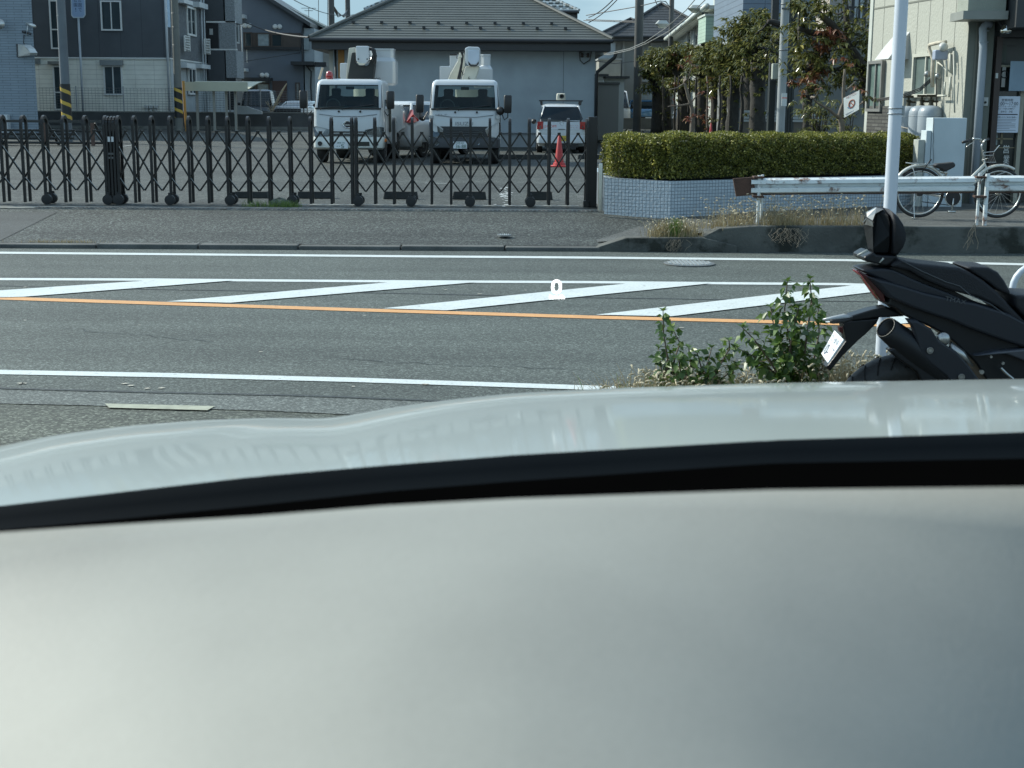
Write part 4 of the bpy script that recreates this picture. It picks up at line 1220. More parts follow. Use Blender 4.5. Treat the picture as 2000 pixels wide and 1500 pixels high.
    for i in range(6): b.tube([top[i], top[(i + 1) % 6]], .006, 6)
    mid_ = [corner(1922, 304, -.13), corner(1940, 303, -.14), corner(1940, 303, .14), corner(1922, 304, .13)]
    bot = [corner(1925, 317, -.10), corner(1945, 317, -.11), corner(1945, 317, .11), corner(1925, 317, .10)]
    for ring in (mid_, bot):
        for i in range(4): b.tube([ring[i], ring[(i + 1) % 4]], .005, 6)
    for i in range(4): b.tube([mid_[i], bot[i]], .0035, 5); b.tube([mid_[i], top[(0, 1, 4, 5)[i]]], .0035, 5)
    for k in range(1, 6):
        for a_, b_, c_, d_ in ((mid_[0], mid_[1], bot[0], bot[1]), (mid_[1], mid_[2], bot[1], bot[2]), (mid_[3], mid_[2], bot[3], bot[2])):
            b.tube([a_ + (b_ - a_) * k / 6, c_ + (d_ - c_) * k / 6], .002, 4, cap=False)
    b.tube([q(1918, 313, 0), q(1930, 309, -.1)], .005, 6)
    b.build('basket', steel, t)
    b = MB(); b.tube([q(1938, 347, -.06), q(1950, 341, -.06), q(1965, 336, -.06)], .006, 6); b.build('basket_stay', steel, t)
bicycle()

# ------------------------------------------------------------------ weeds: near verge
m_weed = leafmat('weed leaves', (.035, .08, .016), (.11, .18, .035), (.20, .25, .06), rough=.4, transl=.3)
m_stem = mat('weed stem', (.10, .075, .05), .7, var=.3)
m_straw = leafmat('dry grass', (.20, .16, .08), (.38, .31, .17), (.5, .42, .26), rough=.6, transl=.35)
m_green = leafmat('green grass', (.05, .10, .015), (.14, .22, .04), rough=.5, transl=.3)
m_soil = mat('verge soil', (.075, .065, .045), .95, var=.4, scale=6, bump=.6)
def leafy_weed(label, stems, Y, leaf=.05, n_per=46, spread=.10):
    """stems: lists of picture points from foot to tip; pairs of pointed leaves up every stem"""
    base = P(*stems[0][0], Y); t = thing('weed', label, 'weed', (base.x, Y, .08), 'leafy weeds on the near verge')
    rs = R
    P_, D_, U_, L_, W_ = [], [], [], [], []
    sb = MB()
    for si, st in enumerate(stems):
        dy0 = rs.uniform(-.12, .12)
        pts = [P(u, v, Y + dy0 * (i / (len(st) - 1) + .2)) for i, (u, v) in enumerate(st)]
        pts[0].z = min(pts[0].z, .1)
        sb.tube(pts, [.007 - .0045 * i / (len(pts) - 1) for i in range(len(pts))], 6)
        tot = sum((pts[i + 1] - pts[i]).length for i in range(len(pts) - 1))
        n = int(tot * n_per * 1.25)
        for k in range(n):
            f = (k + .5) / n; d = f * tot; i = 0
            while i < len(pts) - 2 and d > (pts[i + 1] - pts[i]).length: d -= (pts[i + 1] - pts[i]).length; i += 1
            seg = (pts[i + 1] - pts[i]).normalized(); p = pts[i] + seg * d
            a = k * 2.4 + rs.uniform(-.5, .5)
            h = Vector((math.cos(a), math.sin(a), rs.uniform(-.35, .35)))
            tw = rs.uniform(0, spread) * (1 - f * .75)
            q0 = p + h * tw
            if tw > .03: sb.tube([p, q0], .0016, 4, cap=False)
            for _ in range(3 if tw > .04 else 2):
                h2 = (h + Vector((rs.uniform(-.7, .7), rs.uniform(-.7, .7), rs.uniform(-1.5, .5)))).normalized()
                P_.append(q0); D_.append(h2); U_.append((h * rs.uniform(.0, 1.5) + Vector((rs.uniform(-.9, .9), rs.uniform(-1.2, .6), .7))).normalized())
                l = leaf * rs.uniform(.6, 1.3) * (1 - .35 * f); L_.append(l); W_.append(l * rs.uniform(.55, .7))
        tip = pts[-1]
        for k in range(7):
            a = k * 2.4; P_.append(tip); D_.append(Vector((math.cos(a) * .8, math.sin(a) * .8, rs.uniform(.2, .9))).normalized()); U_.append(Vector((0, 0, 1))); l = leaf * rs.uniform(.4, .7); L_.append(l); W_.append(l * .5)
    V, F = leaf_mesh(np.array(P_), np.array(D_), np.array(U_), np.array(L_), np.array(W_), fold=.18)
    sb.build('stem', m_stem, t)
    mesh_np('leaves', V, F, m_weed, t)
YW = 7.45
leafy_weed('tallest bushy green weed left of the motorcycle plate, with two upright leafy tips', [
    [(1560, 760), (1545, 680), (1532, 610), (1538, 550)], [(1562, 760), (1575, 660), (1585, 590), (1582, 545)], [(1560, 760), (1530, 690), (1512, 640), (1505, 600)],
    [(1565, 760), (1590, 700), (1600, 650), (1598, 600)], [(1555, 760), (1500, 700), (1470, 660), (1450, 640)], [(1570, 760), (1605, 720), (1620, 690)], [(1556, 760), (1540, 700), (1550, 640), (1560, 600)], [(1562, 760), (1515, 730), (1480, 700), (1440, 680)]], YW, .078, 66, .12)
leafy_weed('slender green weed with one narrow upright leafy tip at the left of the verge', [
    [(1300, 765), (1304, 700), (1296, 650), (1295, 608)], [(1302, 765), (1318, 700), (1328, 670), (1312, 640)], [(1300, 765), (1290, 710), (1286, 680)]], YW + .1, .068, 66, .06)
leafy_weed('low spreading green weed in the middle of the verge between the taller ones', [
    [(1360, 770), (1350, 720), (1345, 680)], [(1362, 770), (1380, 715), (1390, 680)], [(1360, 770), (1330, 730), (1325, 700)], [(1365, 770), (1400, 725), (1425, 680), (1424, 665)], [(1365, 770), (1370, 720), (1362, 690)], [(1368, 770), (1410, 740), (1440, 715)]], YW + .05, .072, 66, .09)

def grass(name, label, spots, m, origin, n, hl, lean=.5, heads=None, width=.0035):
    """spots: (u, v, Y, spread_x, spread_y, z)"""
    V = []; F = []; hb = MB(); rs = random.Random(hash(label) % 1000 if False else len(label) * 7 + n)
    for _ in range(n):
        u, v, Y, sx, sy, z0 = rs.choice(spots)
        p = P(u, v, Y); p = Vector((p.x + rs.gauss(0, sx), Y + rs.gauss(0, sy), z0))
        h = rs.uniform(*hl); a = rs.uniform(0, 2 * math.pi); l = rs.uniform(.1, lean) * h
        dirx, diry = math.cos(a), math.sin(a)
        prev = None; k0 = len(V)
        for j in range(5):
            f = j / 4; w = width * (1 - f * .85)
            c_ = p + Vector((dirx * l * f * f, diry * l * f * f, h * (f - .18 * f * f * (l / h + .3))))
            V += [(c_.x - diry * w - .0005, c_.y + dirx * w * .3, c_.z), (c_.x + diry * w + .0005, c_.y - dirx * w * .3, c_.z)]
        for j in range(4): F.append((k0 + 2 * j, k0 + 2 * j + 1, k0 + 2 * j + 3, k0 + 2 * j + 2))
        if heads and rs.random() < heads:
            d = Vector((dirx * .8, diry * .8, rs.uniform(-.2, .9))).normalized(); L_ = rs.uniform(.03, .055)
            pts = [c_, c_ + d * L_ * .3, c_ + d * L_ * .7 + Vector((0, 0, -.004)), c_ + d * L_ + Vector((0, 0, -.012))]
            hb.tube(pts, [.002, .006, .0055, .001], 6)
    o = mesh_np(name, np.array(V), np.array(F), m, origin=origin)
    b = MB(); 
    if heads: ho = hb.build('seed_heads', mat('foxtail seed heads', (.40, .35, .24), .8, var=.3), o)
    tag(o, label, 'grass'); o['kind'] = 'stuff'
    return o
# near verge soil and grass
a = [G(1150, 775, .05), G(1300, 762, .07), G(1700, 730, .1), G(2300, 700, .1), G(2300, 900, .1), G(1150, 900, .05)]
struct('verge', MB().add([(p.x, p.y, .045) for p in a], [(5, 4, 3, 2, 1, 0)]), m_soil)
near = [(u, 765, YW + dy, .11, .14, .045) for u in range(1230, 1720, 30) for dy in (-.1, .1)]
grass('dry_grass', 'tangle of dry foxtail grass along the near verge among the weeds', near + [(1335, 765, YW + .05, .06, .08, .045)] * 9, m_straw, (1.5, YW, .045), 3400, (.08, .24), .9, .16)
grass('dry_grass', 'thin dry foxtail stalks at the left tip of the near verge', [(1200, 768, YW, .05, .1, .03), (1240, 768, YW, .08, .1, .03)], m_straw, (.8, YW, .03), 260, (.05, .16), 1.0, .3)
grass('dry_grass', 'taller dry grass behind the motorcycle tail and wheel', [(u, 765, 7.4, .1, .1, .05) for u in (1640, 1670, 1700)], m_straw, (1.9, 7.4, .05), 900, (.14, .36), .6, .2)
grass('green_grass', 'green blades mixed in the dry grass of the near verge', near, m_green, (1.5, YW, .045), 900, (.06, .2), .7)
# far side tufts on the retaining kerb
zk = kz(1480, 443)
far = [(u, 440, wy + .25, .12, .06, zk - .02) for u in range(1500, 1700, 18)]
grass('dry_grass', 'dry foxtail grass drooping along the retaining kerb below the guard rail', far + [(1530, 440, wy + .2, .12, .05, zk - .02)] * 5, m_straw, (3.1, wy, zk - .02), 950, (.05, .3), 1.0, .10)
grass('dry_grass', 'dry grass tuft left of the rusty rail end beside the kerb ramp', [(u, 448, wy + .35, .1, .1, zk - .05) for u in (1400, 1430, 1455)], m_straw, (2.6, wy, zk - .05), 420, (.06, .26), .9, .25)
grass('dry_grass', 'pale dry tuft with plumes round the green tuft on the kerb ramp', [(1318, 462, wy + .2, .13, .06, kz(1318, 466)), (1340, 462, wy + .2, .08, .06, kz(1318, 466)), (1290, 463, wy + .2, .07, .05, kz(1318, 466))], m_straw, (1.9, wy, kz(1318, 466)), 900, (.05, .25), .8, .14)
grass('green_grass', 'bright green grass tuft growing out of the kerb ramp', [(1320, 462, wy + .18, .045, .04, kz(1318, 466))], m_green, (1.95, wy, kz(1318, 466)), 320, (.12, .26), .5)
grass('green_grass', 'small green weeds round the boulder at the gate line', [(546, 404, GY - .25, .1, .05, .25), (500, 404, GY - .22, .12, .05, .25), (565, 404, GY - .28, .08, .05, .25)], m_green, (-3.3, GY - .3, .25), 500, (.03, .12), .9)
grass('green_grass', 'thin weeds in the kerb joint at the left of the driveway', [(120, 486, KY + .19, .25, .02, .05)], m_straw, (-5.3, KY, .05), 260, (.01, .05), .9)
fh = [(u, 440, wy + .3, .12, .06, zk - .02) for u in range(1390, 1705, 15)]
grass('dry_grass', 'tall pale foxtail stalks with nodding seed heads standing above the retaining kerb', fh, m_straw, (3.2, wy, zk), 230, (.18, .42), .9, .95)
b = MB(); rr = random.Random(9)
for k in range(34):
    u0 = rr.gauss(1540, 16); p = P(u0, 446, wy - .02); pts = [p]
    for j in range(5): p = p + Vector((rr.uniform(-.05, .05), rr.uniform(-.03, .005), -rr.uniform(.01, .05))); pts.append(p)
    b.tube(pts, .0022, 4)
for k in range(24):
    u0 = rr.gauss(1318, 10); p = P(u0, 468, wy - .01); pts = [p]
    for j in range(5): p = p + Vector((rr.uniform(-.04, .04), rr.uniform(-.02, .005), -rr.uniform(.01, .04))); pts.append(p)
    b.tube(pts, .002, 4)
p = P(1905, 436, wy - .01)
for k in range(6):
    q_ = Vector(p); pts = [q_]
    for j in range(7): q_ = q_ + Vector((rr.uniform(-.035, .02), rr.uniform(-.01, .002), -rr.uniform(.02, .055))); pts.append(q_)
    b.tube(pts, .0035, 4)
o = b.build('dead_roots', mat('bleached roots', (.22, .18, .13), .85, var=.2)); tag(o, 'dead stems and roots trailing down the face of the retaining kerb', 'roots'); o['kind'] = 'stuff'

# ------------------------------------------------------------------ buildings
m_fascia = mat('dark fascia', (.022, .024, .026), .5, var=.1)
def hip_roof(t, x0, x1, y0, depth, z0, tan, m, n=22, fascia=.35, fm=None, lift=.022, name='roof'):
    b = MB(); dmax = min((x1 - x0), depth) / 2
    for k in range(n):
        d0, d1 = dmax * k / n, dmax * (k + 1) / n + .01
        za, zb = z0 + d0 * tan + lift, z0 + d1 * tan
        q = lambda d, z: [(x0 + d, y0 + d, z), (x1 - d, y0 + d, z), (x1 - d, y0 + depth - d, z), (x0 + d, y0 + depth - d, z)]
        A_, B_ = q(d0, za), q(d1, zb)
        lowr = q(d0, za - lift)
        b.add(A_ + B_ + lowr, [(i, (i + 1) % 4, 4 + (i + 1) % 4, 4 + i) for i in range(4)] + [(8 + i, 8 + (i + 1) % 4, (i + 1) % 4, i) for i in range(4)])
    o = b.build(name, m, t)
    f = MB(); e = .06
    f.box(x0 + e, y0 + e, z0 - fascia, x1 - e, y0 + depth - e, z0 - .003); f.build('eaves', fm or m_fascia, t)
    h = MB(); h.tube([(x0, y0, z0 + .03), (x0 + dmax, y0 + dmax, z0 + dmax * tan + .05)], .07, 8); h.tube([(x1, y0, z0 + .03), (x1 - dmax, y0 + dmax, z0 + dmax * tan + .05)], .07, 8)
    h.build('hip_cap', m, o)
    g = MB(); g.tube([(x0, y0 - .06, z0 - .05), (x1, y0 - .06, z0 - .05)], .065, 8); g.build('gutter', fm or m_fascia, t)
    return o

# central single-storey building
def center_building():
    Yw = 48.0; s = Yw / FPX
    xl, xr = P(652, 180, Yw).x, P(1161, 180, Yw).x
    t = thing('building', 'single storey grey panelled building with wide ribbed green grey hip roof behind the trucks', 'building', ((xl + xr) / 2, Yw, lotz(Yw)))
    ze = P(900, 76, 47.2).z
    wallm = gridmat('grey blue siding panels', (.29, .335, .36), (.14, .16, .175), 3.28, 30, .012, offset=0, axis='x', rough=.7, var=.0, bump=.05, noise=.14, nscale=1.2)
    MB().box(xl, Yw, lotz(Yw) - .3, xr, Yw + 8, ze - .1).build('wall', wallm, t)
    rm = mat('green grey ribbed roofing', (.078, .086, .078), .5, var=.1, scale=2, fine=.08, fscale=30)
    x0, x1 = P(604, 72, 47.2).x, P(1197, 80, 47.2).x
    ro = hip_roof(t, x0, x1, 47.2, 9.4, ze, .545, rm, 30)
    # snow guards
    k = 0
    for row, (d, du) in enumerate(((.62, 0), (.95, 28))):
        u = 662 + du - 55 * (1 if row else 0)
        while u < 1175:
            Yr = 47.2 + d; x = P(u, 60, Yr).x; z = ze + d * .545
            if x0 + d + .3 < x < x1 - d - .3:
                MB().box(x - .05, Yr - .05, z + .01, x + .05, Yr + .04, z + .085).build('snow_guard', m_fascia, ro)
            u += 55.3
    # base strip, pipe rail, downpipes
    MB().box(xl + .02, Yw - .03, lotz(Yw) - .2, xr - .02, Yw - .004, P(1020, 262, Yw).z).build('plinth', mat('render plinth', (.26, .28, .29), .8, var=.12), t)
    b = MB(); z = P(1000, 259.5, Yw - .06).z; b.tube([(P(975, 260, Yw).x, Yw - .07, z), (P(1060, 260, Yw).x, Yw - .07, z)], .03, 8); b.build('wall_pipe', mat('grey pipe', (.22, .24, .25), .5), t)
    b = MB(); xd = xr + .06
    b.tube([(xd + .62, Yw - .5, ze - .35), (xd + .55, Yw - .45, ze - .55), (xd + .02, Yw - .1, ze - 1.0), (xd, Yw - .05, ze - 1.2), (xd, Yw - .05, .3)], .06, 8)
    b.build('downpipe', m_fascia, t, smooth=True)
    b = MB(); b.tube([P(1131, 92, Yw - .1), P(1133, 118, Yw - .1), P(1140, 125, Yw - .1), P(1152, 117, Yw - .06), P(1156, 95, Yw - .06)], .02, 6)
    for u, v in ((1134, 99), (1146, 96), (1137, 108), (1148, 108)):
        p = P(u, v, Yw - .1); b.lathe(p, [(.03, -.07), (.06, -.03), (.03, 0), (.06, .03), (.03, .07)], 8)
    b.build('insulators', mat('insulator brown', (.06, .05, .045), .4), t)
    # left return: beige strip, ochre board, pipe
    MB().box(P(641, 150, Yw).x, Yw + .3, .3, xl, Yw + 6, ze - .2).build('side_wall', mat('beige render', (.36, .35, .31), .8, var=.08), t)
    q0, q1 = P(660, 98, Yw - .05), P(673, 152, Yw - .05)
    MB().box(q0.x, Yw - .05, q1.z, q1.x, Yw - .004, q0.z).build('ochre_board', mat('ochre board', (.30, .15, .04), .7), t)
    b = MB(); b.tube([(xl + .08, Yw - .06, ze - .2), (xl + .08, Yw - .06, .3)], .035, 8); b.build('downpipe', m_fascia, t, smooth=True)
center_building()

# roof of the two-storey house behind it
def back_house():
    Yw = 62; t = thing('house', 'house showing only its dark tiled hip roof above the central roof', 'house', (-1.8, Yw, lotz(Yw)))
    tile = gridmat('dark glazed roof tiles', (.07, .085, .08), (.25, .30, .32), .28, .27, .05, offset=.5, axis='top', rough=.3, var=.3, bump=.9)
    x0, x1 = P(712, 16, Yw).x, P(1131, 22, Yw).x; z0 = P(900, 20, Yw).z
    MB().box(x0 + .7, Yw + .7, .3, x1 - .7, Yw + 8, z0 - .3).build('wall', mat('cream render', (.42, .40, .35), .8), t)
    hip_roof(t, x0, x1, Yw, 9, z0, .5, tile, 14, .3, lift=.05)
back_house()

# low concrete walls at the back of the yard
m_lowwall = mat('dark concrete wall', (.062, .066, .066), .85, var=.3, scale=1.5, bump=.2, fine=.1)
def lowwall(u0, u1, vt, Y, lb, col=None):
    x0, x1 = P(u0, vt, Y).x, P(u1, vt, Y).x; z1 = P((u0 + u1) / 2, vt, Y).z
    t = thing('low_wall', lb, 'wall', ((x0 + x1) / 2, Y, lotz(Y)))
    MB().box(x0, Y, lotz(Y) - .2, x1, Y + .15, z1).build('wall', col or m_lowwall, t)
    MB().box(x0, Y - .02, z1 + .002, x1, Y + .17, z1 + .05).build('coping', col or m_conc, t)
    if u1 < 700:
        MB().box(x0, Y - .25, lotz(Y) - .1, x1, Y - .01, lotz(Y) + .12).build('footing', m_conc, t)
lowwall(73, 612, 220, 66, 'long low dark concrete wall at the back left of the yard')
lowwall(1206, 1330, 233, 70, 'low grey concrete wall in front of the blue car beyond the locker', mat('grey boundary concrete', (.12, .125, .115), .85, var=.25, scale=2))

# left blue-grey tiled building
def left_building():
    Yw = 57; xr = P(68, 120, Yw).x
    t = thing('building', 'blue grey tile clad building cut off by the left edge', 'building', (xr - 4, Yw, lotz(Yw)))
    bm = gridmat('blue grey wall tiles', (.22, .27, .31), (.13, .16, .19), .6, .10, .012, offset=.5, axis='x', rough=.6, var=.08, bump=.3)
    k_ = (Yw + 9) / Yw * 1.01
    MB().prism([(xr - 9, Yw, .2), (xr, Yw, .2), (xr * k_, Yw + 9, .2), (xr * k_ - 9, Yw + 9, .2)], (0, 0, 8.8)).build('wall', bm, t)
    wl = Wall((xr - 9, Yw), (xr, Yw))
    dk = mat('dark vent hood', (.05, .055, .06), .4, .4); lt = mat('bright vent metal', (.55, .56, .54), .3, .6)
    b = MB(); q = [P(34, 86, Yw), P(34, 111, Yw), P(42, 110, Yw)]
    b.add([P(34, 86, Yw - .02), P(46, 88, Yw - .3), P(54, 95, Yw - .45), P(59, 103, Yw - .5), P(59, 108, Yw - .45), P(35, 111, Yw - .02)] + [p + Vector((.28, 0, 0)) for p in (P(34, 86, Yw - .02), P(46, 88, Yw - .3), P(54, 95, Yw - .45), P(59, 103, Yw - .5), P(59, 108, Yw - .45), P(35, 111, Yw - .02))],
          [(0, 1, 2, 3, 4, 5), (11, 10, 9, 8, 7, 6)] + [(i, i + 6, (i + 1) % 6 + 6, (i + 1) % 6) for i in range(6)])
    b.build('vent_hood', lt, t)
    b = MB(); wl.bpx(b, 33, 86, 37, 112, -.01, .04); b.build('vent_plate', dk, t)
    b = MB(); b.tube([P(52, 46, Yw - .1), P(60, 48, Yw - .25), P(68, 52, Yw - .4)], [.05, .06, .07], 10); b.tube([P(54, 47, Yw - .05), P(53, 70, Yw - .05)], .02, 6); b.build('security_camera', lt, t, smooth=True)
    b = MB(); b.tube([P(45, 62, Yw - .12), P(49, 63, Yw - .2)], .06, 10); b.tube([P(47, 68, Yw - .05), P(46, 84, Yw - .1), P(48, 86, Yw - .05)], .018, 6); b.tube([P(55, 64, Yw - .12), P(59, 66, Yw - .2)], .05, 10); b.build('cable_fitting', dk, t, smooth=True)
    b = MB(); b.lathe(P(0, 47, Yw - .3), [(.02, .1), (.12, .06), (.19, -.02), (.2, -.05)], 20, axis='y'); b.build('dish', lt, t, smooth=True)
    b = MB(); wl.bpx(b, 2, 224, 21, 262, .0, .35); b.build('outdoor_unit', mat('white outdoor unit', (.5, .53, .54), .5), t, bevel=.02)
    b = MB(); wl.bpx(b, 6, 232, 18, 256, .352, .36); b.build('unit_grille', dk, t)
left_building()

def dark_house():
    Yw = 68
    xl = P(60, 120, Yw).x - 4; xr = P(331, 110, Yw).x; z0 = lotz(Yw); zs = P(200, 112, Yw).z; zt = 9.5
    t = thing('house', 'two storey house with charcoal boards above and off-white blocks below', 'house', ((xl + xr) / 2, Yw, z0))
    up = gridmat('charcoal cladding panels', (.065, .075, .085), (.035, .04, .046), 1.0, 20, .012, offset=0, axis='x', rough=.6, var=.05, bump=.1, noise=.12)
    lo = gridmat('off white block panels', (.70, .70, .62), (.47, .47, .43), .9, .22, .008, offset=.0, axis='x', rough=.7, var=.05, bump=.8, noise=.12)
    MB().box(xl, Yw, zs, xr, Yw + 16, zt).build('upper_wall', up, t)
    MB().box(xl, Yw + .02, z0 - .3, xr - .05, Yw + 15.9, zs - .06).build('lower_wall', lo, t)
    MB().box(xl, Yw - .03, zs - .06, xr + .03, Yw + 16, zs).build('band_course', white_al, t)
    wl = Wall((xl, Yw), (xr, Yw))
    window(t, wl, 197, 1, 238, 60); window(t, wl, 203, 128, 240, 186)
    window(t, wl, 98, 0, 119, 96, mull=0, hbar=.6); window(t, wl, 105, 128, 122, 215, mull=0, hbar=.6)
    b = MB(); wl.bpx(b, 197, 118, 241, 128, .0, .22); b.build('shutter_box', mat('grey shutter box', (.20, .22, .22), .5), t)
    b = MB(); wl.bpx(b, 98, 120, 121, 126, .0, .4); b.build('window_canopy', m_conc, t)
    b = MB(); wl.bpx(b, 70, 115, 79, 125, .0, .18); b.build('vent_cap', mat('grey vent', (.15, .17, .17), .5), t)
    b = MB(); p0, p1 = P(320, 0, Yw - .15), P(334, 110, Yw - .1)
    b.tube([(xr - .06, Yw - .12, zt), (xr - .06, Yw - .12, z0)], .06, 8); b.build('downpipe', mat('pale downpipe', (.42, .46, .48), .45), t, smooth=True)
    for u in (287, 296, 306):
        b = MB(); wl.bpx(b, u - 4, 205, u + 4, 212, .0, .18); wl.bpx(b, u - 3, 212, u + 3, 220, .0, .14); b.build('gas_meter', mat('gas meter', (.45, .47, .45), .5), t, bevel=.02)
    # right flank, running back
    fl = gridmat('mottled grey flank panels', (.17, .19, .20), (.09, .10, .11), .16, .05, .012, offset=.5, axis='y', rough=.8, var=.5, bump=.6, noise=.3, nscale=9)
    b = MB(); b.box(xr - .05, Yw + .2, zs + .02, xr + .04, Yw + 15.9, zt); b.build('flank_wall', fl, t)
    b = MB(); b.box(xr - .06, Yw + .2, z0, xr - .01, Yw + 15.8, zs - .06); b.build('flank_wall', mat('pale flank panel', (.33, .37, .38), .7, var=.15), t)
    sw = Wall((xr + .04, Yw), (xr + .04, Yw + 16))
    # Wall normal for this direction points to +x
    for u0, v0, u1, v1 in ((364, 14, 381, 70), (367, 132, 382, 185), (451, 38, 465, 84)):
        window(t, sw, u0, v0, u1, v1, fw=.09)
    for u0, v0, u1, v1 in ((345, 0, 363, 8), (376, 6, 393, 16), (351, 124, 368, 133), (380, 126, 398, 134), (465, 30, 477, 37), (468, 134, 480, 140)):
        b = MB(); sw.bpx(b, u0, v0, u1, v1, .0, .35); b.build('window_hood', mat('white hood', (.5, .54, .55), .5), t)
    for u in (345, 392, 397, 470, 476):
        t0 = sw.pt(u, 100)[0]; b = MB(); p = sw.w(t0, 0, .1); b.tube([(p.x, p.y, z0), (p.x, p.y, zt)], .045, 6); b.build('downpipe', MATS['pale downpipe'], t, smooth=True)
    for u0, v0, n in ((349, 70, 6), (389, 76, 6), (473, 92, 6)):
        b = MB()
        for k in range(n): sw.bpx(b, u0, v0 + k * 5, u0 + 11, v0 + k * 5 + 1.4, .25, .3)
        sw.bpx(b, u0, v0, u0 + .8, v0 + n * 5, .25, .3); sw.bpx(b, u0 + 10, v0, u0 + 11, v0 + n * 5, .0, .3)
        b.build('laundry_bracket', white_al, t)
    # stair block standing out from the flank
    dk = mat('charcoal stair panel', (.05, .058, .065), .6)
    mo = MATS['mottled grey flank panels']
    xo = xr + 1.3
    def blk(name, m, u0, v0, u1, v1, dep=.12):
        Yb = 76.0
        a, c = P(u0, v0, Yb), P(u1, v1, Yb)
        MB().box(a.x, Yb, min(a.z, c.z), c.x, Yb + dep, max(a.z, c.z)).build(name, m, t)
    blk('stair_panel', dk, 399, -40, 437, 40, 2); blk('stair_panel', mat('mottled panel', (.22, .24, .25), .8, var=.4, scale=14, fine=.3, fscale=30), 437.5, -40, 459, 44, 2)
    blk('stair_ledge', white_al, 402, 41, 460, 44.5, .2)
    blk('stair_opening', mat('dark opening', (.012, .014, .016), .7), 402, 45, 427, 95, .1); blk('stair_panel', MATS['mottled panel'], 428, 45, 460, 95, .4)
    blk('stair_ledge', white_al, 403, 95, 462, 98, .3); blk('stair_panel', dk, 405, 98.5, 440, 160, 2); blk('stair_panel', MATS['mottled panel'], 440.5, 98.5, 463, 152, 2)
    blk('stair_opening', MATS['dark opening'], 443, 153, 462, 215, .2)
    blk('notice', mat('notice', (.35, .37, .36), .6), 409, 56, 416, 68, -.02)
dark_house()

def gable_house():
    Yw = 86
    t = thing('house', 'blue grey gable house with brown window band left of the left truck', 'house', (P(540, 200, Yw).x, Yw, lotz(80)))
    z0 = lotz(80) - .3
    wm = mat('blue grey render', (.13, .155, .185), .8, var=.08, scale=.8)
    pts = [(462, 260), (462, -35), (505, -14), (592, 42), (594, 260)]
    b = MB(); b.prism([P(u, v, Yw) if v < 250 else Vector((P(u, v, Yw).x, Yw, z0)) for u, v in pts], (0, 9, 0)); b.build('wall', wm, t)
    # roof edge
    b = MB(); a, c = P(440, -52, Yw - .5), P(606, 52, Yw - .5)
    d = Vector((0, 0, .22)); b.prism([a, c, c + d, a + d], (0, 10, 0)); b.build('roof', mat('dark grey roof', (.05, .055, .058), .5), t)
    b = MB(); a, c = P(560, 17, Yw + 3), P(645, 62, Yw + 3); d = Vector((0, 0, .15)); b.prism([a, c, c + d, a + d], (0, 8, 0)); b.build('roof', mat('pale ridge roof', (.16, .18, .16), .5), t)
    wl = Wall((P(462, 200, Yw).x, Yw), (P(594, 200, Yw).x, Yw))
    br = mat('brown window band', (.07, .055, .045), .6)
    b = MB(); wl.bpx(b, 476, 64, 588, 93, 0, .04); b.build('window_band', br, t)
    window(t, wl, 476, 63, 493, 92, frame=br, out=.04, mull=0); window(t, wl, 502, 64, 528, 92, frame=br, pane=curtain, out=.04, mull=0); window(t, wl, 530, 66, 552, 92, frame=br, out=.04, mull=0)
    b = MB(); wl.bpx(b, 477, 92, 588, 97, 0, .25); b.build('ledge', m_fascia, t)
    b = MB(); wl.bpx(b, 478, 152, 533, 158, 0, 1.0); b.build('porch_roof', m_fascia, t)
    b = MB(); wl.bpx(b, 533, 158, 561, 200, 0, .1); b.build('door', mat('dark red brown door', (.06, .035, .03), .6), t)
    window(t, wl, 480, 160, 500, 195, frame=br, mull=0); window(t, wl, 501, 162, 527, 195, frame=br, pane=curtain, mull=0); window(t, wl, 577, 161, 586, 195, frame=br, mull=0)
    for u, v in ((478, 50), (487, 50), (537, 52), (546, 52), (512, 147), (521, 147)):
        p = P(u, v, Yw - .05); b = MB(); b.lathe(p, [(.06, -.08), (.14, -.04), (.15, .05)], 16, axis='y'); b.build('vent_cap', white_al, t, smooth=True)
    # flank in light: white clad with louvre and porch roof
    b = MB(); b.box(P(594, 100, Yw).x, Yw + .05, z0, P(594, 100, Yw).x + .6, Yw + 6, P(600, 55, Yw).z); b.build('flank_wall', mat('pale blue boards', (.30, .34, .36), .7, var=.1), t)
    b = MB(); wl2 = Wall((P(594, 100, Yw).x, Yw), (P(680, 100, Yw).x, Yw))
    wl2.bpx(b, 594, 66, 604, 97, .05, .15); b.build('louvre', mat('louvre', (.22, .26, .27), .5), t)
    b = MB(); wl2.bpx(b, 573, 121, 618, 128, .0, 1.1); wl2.bpx(b, 604, 122, 640, 131, .0, .7); b.build('porch_roof', m_fascia, t)
    b = MB(); b.box(P(604, 80, Yw + 4).x, Yw + 4, z0, P(648, 80, Yw + 4).x, Yw + 8, P(620, 60, Yw + 4).z); b.build('rear_wing', mat('cream boards', (.30, .29, .26), .8, var=.1), t)
    wl3 = Wall((P(604, 80, Yw + 4).x, Yw + 4), (P(650, 80, Yw + 4).x, Yw + 4))
    window(t, wl3, 609, 92, 621, 118, frame=br, pane=mat('brown blind', (.08, .065, .05), .6), mull=0)
    b = MB(); b.tube([P(592, 50, Yw - .15), P(590, 68, Yw - .15), P(591, 120, Yw - .15), P(608, 140, Yw - .15), P(607, 170, Yw - .15), P(609, 200, Yw - .15)], .05, 6)
    b.tube([P(612, 80, Yw - .2), P(640, 92, Yw - .2), P(648, 105, Yw - .2), P(648, 165, Yw - .2)], .06, 6); b.build('downpipe', m_fascia, t, smooth=True)
gable_house()

